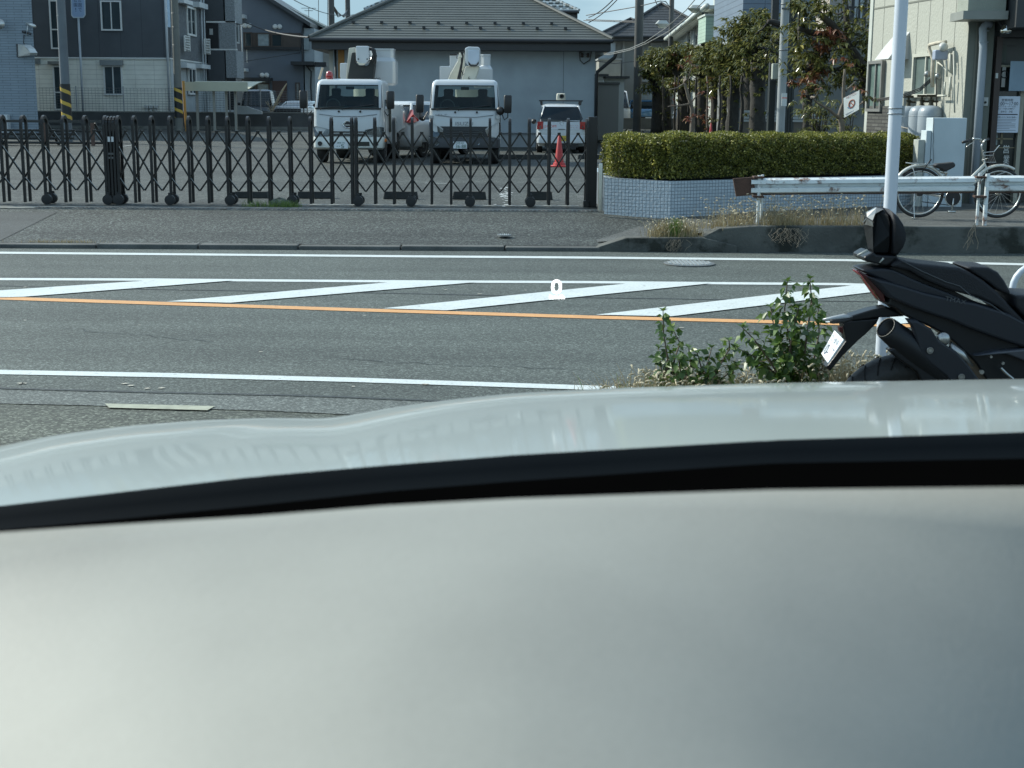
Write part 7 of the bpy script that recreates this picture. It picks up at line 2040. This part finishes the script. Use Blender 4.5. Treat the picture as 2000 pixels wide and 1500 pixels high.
for v in (8, 98):
    z_ = P(1527, v, 33).z; b = MB(); b.torus((pg.x, 33, z_), .10, .012, 'z', 20, 5); b.build('band', MATS['grey fence wire'], tg)
z_ = P(1530, 17, 33).z; b = MB(); b.tube([(pg.x - .1, 32.9, z_), (pg.x + .3, 32.9, z_)], .025, 6); b.build('cross_pin', MATS['grey fence wire'], tg)
a, c = P(1527, 182, 32.8), P(1536, 207, 32.8)
o = MB().box(a.x, 32.78, c.z, c.x, 32.80, a.z).build('notice', mat('white notice', (.55, .57, .55), .5), tg)
MB().box(a.x, 32.776, P(1530, 192, 32.8).z, c.x, 32.779, P(1530, 190.5, 32.8).z).build('notice_line', redink, o)
def column():
    Y = 33.5; a = P(1533, 100, Y); c = P(1554, 100, Y)
    t = thing('steel_column', 'very dark ribbed steel column beside the pale grey pole', 'column', ((a.x + c.x) / 2, Y, .25))
    MB().box(a.x, Y, .2, c.x, Y + .3, 6.5).build('column', mat('near black green steel', (.012, .018, .018), .5), t)
    b = MB()
    for k in range(4): x = a.x + (c.x - a.x) * (k + .5) / 4; b.box(x - .01, Y - .02, .25, x + .01, Y - .002, 6.4)
    b.build('ribs', mat('dark rib', (.03, .04, .042), .5), t)
    Y = 34; a = P(1506, 100, Y); c = P(1518, 100, Y)
    t = thing('steel_column', 'dark square column with a pale meter box, left of the pale grey pole', 'column', ((a.x + c.x) / 2, Y, .25))
    MB().box(a.x, Y, .2, c.x, Y + .2, P(1510, 158, Y).z).build('column', MATS['near black green steel'], t)
    a, c = P(1508, 124, 33.9), P(1523, 155, 33.9)
    MB().box(a.x, 33.8, c.z, c.x, 34.0, a.z).build('meter_box', mat('pale meter box', (.33, .35, .30), .5), t, bevel=.02)
    a = P(1511, 100, 36); t = thing('steel_column', 'dark column rising above the tree limb in front of the dark blue building', 'column', (a.x, 36, .3))
    MB().box(a.x - .07, 36, .2, a.x + .09, 36.2, 7).build('column', m_fascia, t)
column()
def street_lamp(u, v, Y, lb, ax):
    p = P(u, v, Y); t = thing('street_lamp', lb, 'street lamp', p, 'street lamps')
    s_ = Y / FPX
    b = MB(); b.rings([(-.0, 7 * s_, -.15, .15, .05), (5 * s_, 13 * s_, -.25, .25, .06), (10 * s_, 8 * s_, -.2, .2, .06), (11 * s_, 7.5 * s_, -.18, .18, .05)], n=5)
    b.v = [(x + p.x, y + p.y, z + p.z) for x, y, z in b.v]; b.build('lamp_head', mat('pale lamp casing', (.42, .44, .42), .4), t, smooth=True, auto=40)
    b = MB(); b.rings([(-3 * s_, 5 * s_, -.12, .12, .05), (-.003, 7 * s_, -.15, .15, .05)], n=5); b.v = [(x + p.x, y + p.y, z + p.z) for x, y, z in b.v]; b.build('diffuser', mat('lamp diffuser', (.5, .5, .42), .3), t, smooth=True, auto=40)
    b = MB(); b.tube([p + Vector((0, 0, 8 * s_)), P(ax[0], ax[1], Y)], .03, 6); b.build('bracket', m_dp, t)
street_lamp(1293, 52, 69, 'lower flat street lamp head on the thin dark pole before the roof', (1311, 48))
street_lamp(1357, 22, 52, 'upper flat street lamp head beside the pale gutter', (1376, 14))

# wires
m_wire = mat('black cable', (.02, .02, .02), .6); m_wirel = mat('pale cable', (.22, .22, .20), .5)
def wire(pts, lb, m=m_wire, r_=.02, sag=0, Ys=None):
    """pts: (u, v, Y)"""
    q = [P(*p) for p in pts]
    if len(q) == 2:
        a, c = q; q = [a + (c - a) * k / 12 - Vector((0, 0, sag * 4 * (k / 12) * (1 - k / 12))) for k in range(13)]
    b = MB(); b.tube(q, r_, 5, cap=False)
    single('cable', b, m, lb, 'cable', 'overhead cables', origin=q[0])
wire([(478, 42, 80), (602, 73, 47)], 'black cable running from the charcoal house to the left eave of the central roof', r_=.03, sag=.15)
wire([(478, 120, 80), (586, 103, 86)], 'thin black cable across the gable house wall')
wire([(574, 0, 70), (700, 26, 110)], 'black cable crossing the sky above the gable house', sag=.4)
wire([(1150, 34, 60), (1206, -10, 50)], 'black cable rising right from behind the central roof, the left of two crossing', sag=.1)
wire([(1150, 44, 62), (1212, -8, 58)], 'black cable rising right from behind the central roof, the right of two crossing', sag=.1)
wire([(1145, 30, 70), (1250, 12, 66), (1290, 2, 60), (1300, 3, 60), (1307, 12, 70), (1311, 18, 70)], 'long black cable passing over the dark pole and curling to the thin pole', r_=.022)
wire([(1140, 40, 72), (1245, 44, 66)], 'low thin cable across the sky left of the dark pole')
wire([(1145, 38, 72), (1248, 42, 66)], 'upper of two near parallel thin cables left of the dark pole')
wire([(1164, 104, 48), (1190, 104, 46), (1230, 95, 42), (1260, 82, 38), (1300, 55, 35), (1340, 20, 32), (1365, -10, 30)], 'pale service cable swooping from the central building corner, the upper of two', m_wirel, .010)
wire([(1164, 106, 48), (1190, 107, 46), (1230, 98, 42), (1262, 85, 38), (1305, 62, 35), (1345, 32, 32), (1385, -8, 30)], 'pale service cable swooping from the central building corner, the lower of two', m_wirel, .010)
wire([(1162, 119, 48), (1200, 124, 50), (1238, 120, 54)], 'thin dark cable from the downpipe to the first pollarded tree', r_=.014)
wire([(1278, -4, 60), (1288, 20, 68)], 'short steep cable above the lower street lamp')
def antenna(u, v0, v1, Y, lb, arms=True):
    p = P(u, v1, Y); q = P(u, v0, Y); t = thing('antenna', lb, 'antenna', p)
    MB().tube([p, q], .02, 6).build('mast', m_dp, t)
    if arms:
        for k, w_ in enumerate((14, 8)):
            b = MB(); z = q.z - k * .15; s_ = Y / FPX
            b.tube([(q.x - w_ * s_, Y, z), (q.x + w_ * s_, Y, z)], .015, 5)
            for j in range(6): x = q.x + (j - 2.5) * w_ * s_ * .35; b.tube([(x, Y - .2, z), (x, Y + .2, z)], .012, 4)
            b.build('antenna_arm', m_dp, t)
antenna(603, 16, 42, 92, 'television antenna with cross arms on the gable house roof')
antenna(622, -10, 45, 92, 'plain thin mast right of the television antenna', False)
antenna(640, -10, 52, 96, 'faint thin mast between the roofs left of the brown pole', False)

# ------------------------------------------------------------------ trees
m_bark = mat('dark bark', (.030, .027, .022), .9, var=.4, scale=6, bump=.8, bscale=18)
m_barkp = mat('pale smooth bark', (.13, .105, .08), .8, var=.3, scale=5, bump=.4, bscale=25)
m_tleaf = leafmat('tree leaves', (.035, .050, .018), (.20, .20, .06), (.48, .42, .14), rough=.2, transl=.32)
m_tred = leafmat('reddish leaves', (.14, .035, .02), (.22, .11, .05), (.34, .22, .08), rough=.4, transl=.25)
def cluster_leaves(cs, n, rad, L_=.15, W_=.045, seed=1, whorl=True):
    """whorls of drooping leaves scattered about each point"""
    rs = np.random.RandomState(seed); Pp, D, U, Ls, Ws = [], [], [], [], []
    for c in cs:
        r_ = rad * rs.uniform(.7, 1.25)
        nw = max(1, int(n / 9))
        for w in range(nw):
            d = rs.randn(3); d /= np.linalg.norm(d) + 1e-9
            o = np.array(c) + d * r_ * rs.rand() ** .45 * np.array([1, 1, .75])
            for k in range(9):
                a = rs.rand() * 6.283; dr = rs.uniform(-1.1, .25)
                D.append([math.cos(a), math.sin(a), dr]); Pp.append(o); U.append([math.cos(a) * .6 + rs.randn() * .3, math.sin(a) * .6 + rs.randn() * .3, 1])
                l = L_ * rs.uniform(.6, 1.25); Ls.append(l); Ws.append(W_ * rs.uniform(.7, 1.3))
    return leaf_mesh(np.array(Pp), unit(np.array(D)), unit(np.array(U)), np.array(Ls), np.array(Ws))
def crooked(a, b, n, amp, rs):
    pts = []
    for i in range(n + 1):
        f = i / n; p = Vector(a) + (Vector(b) - Vector(a)) * f
        if 0 < i < n: p += Vector((rs.uniform(-amp, amp), rs.uniform(-amp, amp), rs.uniform(-amp, amp) * .5))
        pts.append(p)
    return pts
def pollard(u, Y, r_, vfork, vtop, hw, label, seed, leaves=2600, red=0):
    rs = random.Random(seed); z0 = lotz(Y) - .05
    base = P(u, 262, Y); base.z = z0; fork = P(u + rs.uniform(-3, 3), vfork, Y); top = P(u, vtop, Y)
    t = thing('pollarded_tree', label, 'tree', base, 'pollarded trees in a row')
    b = MB(); pts = crooked(base, fork, 8, .035, rs)
    b.tube(pts, [r_ * (1.2 - .25 * i / 8 + (.12 if i == 8 else 0)) * rs.uniform(.93, 1.1) for i in range(9)], 12)
    hm = hw * Y / FPX; tips = []
    for k in range(7):
        a = 6.283 * k / 7 + rs.uniform(-.4, .4); rr_ = hm * rs.uniform(.45, 1.0)
        tip = Vector((fork.x + math.cos(a) * rr_, Y + math.sin(a) * rr_, fork.z + (top.z - fork.z) * rs.uniform(.25, .95)))
        knee = fork + (tip - fork) * .45 + Vector((math.cos(a) * .15, math.sin(a) * .15, -.12))
        b.tube([fork + Vector((0, 0, -.1)), knee, knee + (tip - knee) * .5 + Vector((rs.uniform(-.1, .1), rs.uniform(-.1, .1), .05)), tip], [r_ * .55, r_ * .42, r_ * .34, r_ * .16], 8)
        for _ in range(2):
            tip2 = tip + Vector((rs.uniform(-.35, .35), rs.uniform(-.35, .35), rs.uniform(-.15, .35)))
            b.tube([knee, (knee + tip2) / 2 + Vector((0, 0, .05)), tip2], [r_ * .22, r_ * .15, r_ * .06], 6); tips.append(tip2)
        tips.append(tip)
    b.build('trunk', m_bark, t, smooth=True)
    for _ in range(7): tips.append(fork + Vector((rs.uniform(-1, 1) * hm * .9, rs.uniform(-.9, .5), rs.uniform(-.55, .5))))
    V, F = cluster_leaves(tips, leaves * 2.0 / len(tips), .40, L_=.19, W_=.062, seed=seed)
    CV, CF = V, F
    if red:
        V, F = cluster_leaves([tips[(seed * 3 + k * 4) % len(tips)] for k in range(red)], 60, .25, seed=seed + 50); mesh_np('red_foliage', V, F, m_tred, t)
    # shoots on the trunk
    sh = [base + (fork - base) * rs.uniform(.15, .95) + Vector((rs.uniform(-.22, .22), rs.uniform(-.25, .1), 0)) for _ in range(11)]
    V, F = cluster_leaves(sh, 20, .16, L_=.13, W_=.045, seed=seed + 9); mesh_np('crown', np.concatenate([CV, V]), np.concatenate([CF, F + len(CV)]), m_tleaf, t)
    return t
rows_ = [  # u, Y, radius, fork v, top v, half width px, label
    (1284, 64, .26, 158, 92, 36, 'pollarded tree at the far left end of the row, before the blue car', 2),
    (1304, 60, .15, 150, 95, 26, 'slim pollarded tree second from the left end of the row', 2),
    (1334, 56, .22, 150, 92, 30, 'pollarded tree just left of the small pale barked tree', 4),
    (1372, 52, .19, 145, 88, 30, 'pollarded tree just right of the small pale barked tree', 4),
    (1397, 49, .17, 150, 96, 30, 'pollarded tree left of the red cone among the trunks', 4),
    (1415, 46, .15, 140, 90, 30, 'pollarded tree directly right of the red cone among the trunks', 4),
    (1432, 44, .17, 135, 85, 32, 'pollarded tree in front of the left half of the dark blue building flank', 4),
    (1466, 41, .24, 128, 60, 42, 'thick pollarded tree below the middle of the dark blue building', 3),
    (1483, 38.5, .20, 120, 42, 44, 'tall pollarded tree just left of the column with the meter box', 2),
]
for i, (u, Y, r_, vf, vt, hw, lb, red) in enumerate(rows_):
    pollard(u, Y, r_, vf, vt, hw, lb, 20 + i, 2300 + 40 * i, red)
# slender stakes and saplings between the trunks
rs = random.Random(4)
for k, (u, Y, w_) in enumerate(((1297, 58, .045), (1318, 55, .05), (1325, 52, .035), (1345, 50, .04), (1361, 47, .05), (1384, 45, .035), (1404, 43, .04), (1424, 41, .05), (1446, 39, .06), (1453, 43, .045))):
    p = P(u, 262, Y); p.z = .25; q_ = P(u + rs.uniform(-4, 4), 148, Y)
    b = MB(); b.tube(crooked(p, q_, 6, .03, rs), [w_ * (1.1 - i * .08) for i in range(7)], 7)
    side = ['far left', 'second from left', 'third from left', 'fourth from left', 'fifth from left', 'fifth from right', 'fourth from right', 'third from right', 'second from right', 'far right'][k]
    t = thing('sapling', 'slender bare sapling stem among the pollarded trunks, %s of the ten' % side, 'sapling', p, 'saplings between the pollarded trees')
    b.build('trunk', m_barkp if k == 5 else m_bark, t, smooth=True)
    V, F = cluster_leaves([p + (q_ - p) * rs.uniform(.3, 1) for _ in range(5)], 14, .12, L_=.1, W_=.035, seed=70 + k); mesh_np('leaves', V, F, m_tred if k % 4 == 1 else m_tleaf, t)

def drawn_tree(name, label, Y, limbs, clusters, bark, nleaf, rad, red=(), seed=5, group=None, L_=.14, W_=.042):
    rs = random.Random(seed); p0 = limbs[0][0][0]; base = P(p0[0], p0[1], Y); base.z = .25
    t = thing(name, label, 'tree', base, group); b = MB()
    for pts, r0, r1, dy in limbs:
        q = [P(u, v, Y + dy * i / max(1, len(pts) - 1)) for i, (u, v) in enumerate(pts)]
        if pts[0] == p0: q[0].z = .22
        # subdivide for a knotted look
        qq = []
        for a, c in zip(q[:-1], q[1:]):
            for k in range(3): qq.append(a + (c - a) * k / 3 + Vector((rs.uniform(-1, 1), rs.uniform(-1, 1), 0)) * r0 * .12)
        qq.append(q[-1])
        b.tube(qq, [(r0 + (r1 - r0) * i / (len(qq) - 1)) * rs.uniform(.9, 1.12) for i in range(len(qq))], 10)
    cs = [P(u, v, Y + rs.uniform(-.8, .8)) for u, v in clusters]
    for c in cs:  # a twig to every cluster
        u0 = min(((Vector(c) - P(u, v, Y)).length, (u, v)) for pts, *_ in limbs for u, v in pts)[1]
        a = P(*u0, Y); b.tube([a, (a + c) / 2 + Vector((0, 0, -.05)), c], [.025, .018, .008], 5)
    b.build('trunk', bark, t, smooth=True)
    if cs: V, F = cluster_leaves(cs, nleaf, rad, L_=L_, W_=W_, seed=seed); mesh_np('crown', V, F, m_tleaf, t)
    if red:
        V, F = cluster_leaves([P(u, v, Y - .3 + rs.uniform(-.3, .3)) for u, v in red], nleaf * .8, rad * .8, L_=L_ * .9, W_=W_ * .9, seed=seed + 1); mesh_np('red_foliage', V, F, m_tred, t)
    return t
drawn_tree('broadleaf_tree', 'largest gnarled evergreen tree with drooping leaves, in front of the sand coloured building', 28, [
    ([(1700, 268), (1704, 220), (1697, 170), (1690, 135)], .15, .14, 0), ([(1690, 140), (1660, 95), (1625, 50), (1600, 25)], .11, .05, -.5), ([(1692, 140), (1706, 100), (1708, 50), (1712, 20)], .10, .05, .4),
    ([(1640, 70), (1590, 65), (1560, 55)], .06, .05, -.3), ([(1655, 60), (1652, 20), (1650, -30)], .06, .05, .2), ([(1700, 118), (1716, 108), (1722, 98)], .06, .03, .1), ([(1690, 150), (1655, 140), (1625, 135)], .05, .02, -.6), ([(1575, 220), (1582, 170), (1580, 130), (1600, 95)], .09, .05, .3)],
    [(1562, 15), (1585, 5), (1605, 15), (1575, 35), (1600, 35), (1560, 52), (1545, 60), (1580, 20), (1625, 25), (1560, 90), (1575, 100), (1560, 120), (1548, 135), (1572, 130), (1590, 118), (1545, 112), (1600, 70), (1635, 65), (1640, 95), (1660, 85), (1675, 100), (1680, 75), (1690, 60), (1700, 90), (1708, 70), (1715, 30), (1705, 15), (1722, 25), (1718, 95), (1722, 60), (1660, 40), (1655, 120), (1680, 125), (1700, 125), (1610, 110), (1620, 130), (1650, 145), (1600, 150), (1590, 170), (1575, 150), (1690, 155), (1635, 160), (1660, 155), (1640, 40), (1560, 75), (1605, -10), (1640, -10)],
    m_bark, 85, .30, red=[(1620, 60), (1612, 75), (1625, 85), (1605, 85), (1590, 140), (1580, 150), (1600, 135), (1630, 70), (1570, 165)], seed=31, L_=.17, W_=.05)
drawn_tree('broadleaf_tree', 'thick limbed evergreen tree reaching left to the pale grey pole', 35, [
    ([(1575, 262), (1578, 215), (1574, 190)], .12, .11, 0), ([(1574, 190), (1590, 150), (1600, 100)], .1, .05, 0), ([(1560, 60), (1535, 52), (1510, 43), (1500, 42)], .09, .05, -.2), ([(1600, 100), (1585, 75), (1556, 60)], .08, .08, .0), ([(1545, 118), (1530, 112), (1500, 95)], .06, .03, 0), ([(1556, 62), (1548, 90), (1543, 118)], .07, .06, 0)],
    [(1500, 45), (1490, 55), (1480, 62), (1500, 70), (1515, 80), (1505, 95), (1490, 90), (1475, 85), (1520, 62), (1480, 110), (1495, 120), (1510, 112), (1555, 105), (1470, 70), (1460, 80)], m_bark, 70, .30, seed=41)
drawn_tree('small_tree', 'small pale barked tree with crooked branches in front of the pollarded row', 23, [
    ([(1350, 275), (1352, 240), (1352, 215), (1345, 190), (1337, 160)], .045, .018, 0), ([(1348, 203), (1330, 206), (1305, 208)], .02, .008, -.2), ([(1350, 200), (1358, 190), (1372, 183)], .016, .006, .1), ([(1338, 162), (1322, 172), (1306, 175)], .014, .006, 0), ([(1350, 230), (1362, 228), (1372, 225)], .012, .005, 0)],
    [(1335, 150), (1350, 135), (1340, 140)], m_barkp, 24, .16, red=[(1345, 120), (1350, 235), (1375, 233), (1342, 238), (1365, 228), (1378, 190), (1350, 128)], seed=51, L_=.10, W_=.035)
drawn_tree('small_tree', 'small pale barked tree forking behind the hedge, holding the tilted notice board', 22.5, [
    ([(1643, 268), (1645, 250), (1640, 225), (1648, 200), (1648, 160), (1650, 135)], .05, .018, 0), ([(1641, 232), (1620, 215), (1595, 200), (1585, 190)], .026, .008, -.2), ([(1648, 232), (1665, 215), (1685, 200), (1700, 190)], .018, .006, .2), ([(1652, 178), (1662, 168), (1672, 158)], .016, .005, 0)],
    [(1600, 178), (1690, 185), (1710, 190)], m_barkp, 22, .16, red=[(1580, 165), (1570, 172), (1585, 155), (1650, 120), (1665, 125), (1590, 172), (1640, 118), (1675, 175), (1695, 180)], seed=61, L_=.11, W_=.04)
def bush(name, u, v, Y, sx, sz, n, label, m, seed, L_=.1, W_=.03, rad=.22):
    rs = random.Random(seed); c = P(u, v, Y); t = thing(name, label, 'bush', (c.x, Y, .25))
    cs = [c + Vector((rs.gauss(0, sx), rs.gauss(0, .2), rs.uniform(-sz, sz))) for _ in range(n)]
    b = MB()
    for q in cs: b.tube([Vector((c.x, Y, .22)), (c + q) / 2, q], [.012, .009, .004], 5)
    b.build('stems', m_bark, t); V, F = cluster_leaves(cs, 34, rad, L_=L_, W_=W_, seed=seed); mesh_np('foliage', V, F, m, t)
bush('bush', 1596, 230, 25, .16, .28, 26, 'bush with long dark green leaves behind the hedge beside the thick trunk', m_tleaf, 3, .13, .03)
bush('bush', 1655, 236, 26, .12, .18, 8, 'sparse low green bush under the tilted notice board', m_tleaf, 5, .12, .03)
bush('bush', 1232, 257, 66, .5, .12, 12, 'dark ivy like growth at the foot of the grey boundary wall', m_tleaf, 8, .1, .06)
far_l = [(u, 262, Y, .5, 1.2, .33) for u, Y in ((1275, 55), (1290, 50), (1305, 45), (1318, 41), (1330, 38))]
grass('green_grass', 'bright lime ground cover at the foot of the pollarded row', far_l, leafmat('lime ground cover', (.10, .20, .02), (.24, .36, .05), rough=.5, transl=.4), (4.5, 48, .3), 3800, (.08, .28), .9, width=.02)

# tilted notice board on the small tree
def board():
    Y = 22.3; q = [P(1647.5, 191.5, Y + .1), P(1678.5, 176, Y - .15), P(1677.5, 214, Y - .15), P(1648.5, 230, Y + .1)]
    t = thing('notice_board', 'tilted white notice board with red heading and ring symbol tied to a small tree', 'sign', q[3])
    n = (q[1] - q[0]).cross(q[3] - q[0]).normalized()
    if n.y > 0: n = -n
    o = MB().prism(q, -n * .006).build('plate', mat('white board', (.48, .52, .52), .5, var=.04), t)
    X = (q[1] - q[0]).normalized(); Z = (q[0] - q[3]).normalized(); s_ = Y / FPX; c = sum(q, Vector()) / 4
    dr = mat('dark red print', (.22, .03, .03), .5)
    text_obj('heading', 'やめて下さい', dr, o, c + Z * .125 + n * .003, width=.22, height=.045, xdir=X, zdir=Z)
    b = MB(); pts = [c + n * .004 + X * (.06 * math.cos(a) + .01) + Z * (.055 * math.sin(a)) for a in np.linspace(0, 6.283, 25)]; b.tube(pts, .009, 6, cap=False); b.tube([c + n * .004 + X * -.03 + Z * .04, c + n * .004 + X * .05 - Z * .04], .008, 6)
    b.build('ring_symbol', mat('brown red ring', (.28, .07, .03), .5), o)
    b = MB(); b.prism([c + n * .003 + X * x_ + Z * y_ for x_, y_ in ((-.085, -.03), (-.02, -.07), (.03, -.05), (-.05, -.01))], n * .002); b.build('blue_patch', mat('steel blue print', (.12, .22, .33), .5), o)
    b = MB(); b.prism([c + n * .003 + X * x_ - Z * y_ for x_, y_ in ((-.125, .115), (.12, .115), (.12, .122), (-.125, .122))], n * .002); b.build('rule', mat('blue grey rule', (.12, .16, .22), .5), o)
board()

# things glimpsed between and behind the trunks
def back_right():
    Y = 47; t = thing('house', 'shaded grey house wall with railed balcony behind the biggest tree', 'house', (P(1640, 200, Y).x, Y, .3))
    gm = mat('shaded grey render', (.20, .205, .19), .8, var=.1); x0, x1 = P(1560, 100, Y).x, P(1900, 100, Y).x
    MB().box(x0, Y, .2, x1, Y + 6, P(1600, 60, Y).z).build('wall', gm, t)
    wl = Wall((x0, Y), (x1, Y))
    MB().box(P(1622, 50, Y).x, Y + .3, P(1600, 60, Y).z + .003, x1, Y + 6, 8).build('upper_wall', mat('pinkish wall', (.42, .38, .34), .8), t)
    window(t, Wall((P(1622, 0, Y).x, Y + .3), (x1, Y + .3)), 1664, -20, 1692, 42, frame=m_fascia, pane=mat('bright window sky glass', (.40, .46, .48), .2))
    b = MB(); z = P(1640, 14, Y - 1).z
    b.beam((P(1622, 0, Y - 1).x, Y - 1, z), (P(1690, 0, Y - 1).x, Y - 1, z), .06, .06)
    for u in range(1624, 1692, 6): p = P(u, 55, Y - 1); b.beam((p.x, Y - 1, p.z), (p.x, Y - 1, z), .03, .03, up=(0, 1, 0))
    b.build('balcony_railing', m_fascia, t)
    MB().box(P(1618, 0, Y).x, Y - 1.1, P(1640, 60, Y).z - .12, P(1694, 0, Y).x, Y - .003, P(1640, 57, Y).z - .1).build('balcony_floor', gm, t)
back_right()
def slat_fence(u0, u1, Y, lb):
    x0, x1 = P(u0, 230, Y).x, P(u1, 230, Y).x; t = thing('slat_fence', lb, 'fence', ((x0 + x1) / 2, Y, .25))
    for k, v in enumerate((216, 222, 228, 234)):
        z = P(1550, v, Y).z; MB().box(x0, Y, z - .06, x1, Y + .03, z + .0).build('slat', mat('pale fence slat', (.34, .36, .35), .6), t)
    MB().box(x0, Y + .04, .2, x1, Y + .15, P(1550, 238, Y).z).build('base_wall', mat('brown block', (.12, .105, .085), .9, var=.2), t)
    for x in np.linspace(x0, x1, 4): MB().box(x - .03, Y + .035, .25, x + .03, Y + .08, P(1550, 214, Y).z).build('post', m_dp, t)
slat_fence(1448, 1600, 39.5, 'pale horizontal slat fence glimpsed behind the right half of the tree row')
tcar, Mcc = car('car', 'pale car glimpsed between the pollarded trunks near the red cone', 'car', 1378, 250, lotz(66), 5, 4.0, .82, .92, 1.4, y_hood=.9, y_back=.3, paint=mat('pale silver blue paint', (.40, .45, .50), .3, .3, coat=.7), ytop=(.6, .4), taper=.16, Yfix=67)

# pale flecks painting a sun glint on the yard surface and fine cracks in the road
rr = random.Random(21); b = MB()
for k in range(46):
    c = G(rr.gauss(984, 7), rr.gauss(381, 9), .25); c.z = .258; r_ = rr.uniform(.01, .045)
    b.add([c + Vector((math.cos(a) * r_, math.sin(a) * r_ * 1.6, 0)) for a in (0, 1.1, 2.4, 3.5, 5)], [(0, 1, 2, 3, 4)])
o = b.build('painted_glint', mat('white painted glint', (.6, .63, .62), .5)); tag(o, 'white flecks painting a sun glint on the yard behind the right folding gate', 'painted glint'); o['kind'] = 'stuff'
b = MB()
for (u0, v0, u1, v1) in ((120, 640, 420, 668), (640, 700, 1100, 722), (0, 520, 300, 523), (800, 524, 1240, 531)):
    p = G(u0, v0, .003); q_ = G(u1, v1, .003); n = 16; prev = p
    for i in range(1, n + 1):
        c = p + (q_ - p) * i / n + Vector((rr.uniform(-.03, .03), rr.uniform(-.05, .05), 0)); d = (c - prev).normalized(); nn = Vector((-d.y, d.x, 0)) * rr.uniform(.002, .005)
        b.add([prev - nn, c - nn, c + nn, prev + nn], [(0, 1, 2, 3)]); prev = c
struct('road_cracks', b, m_seam)
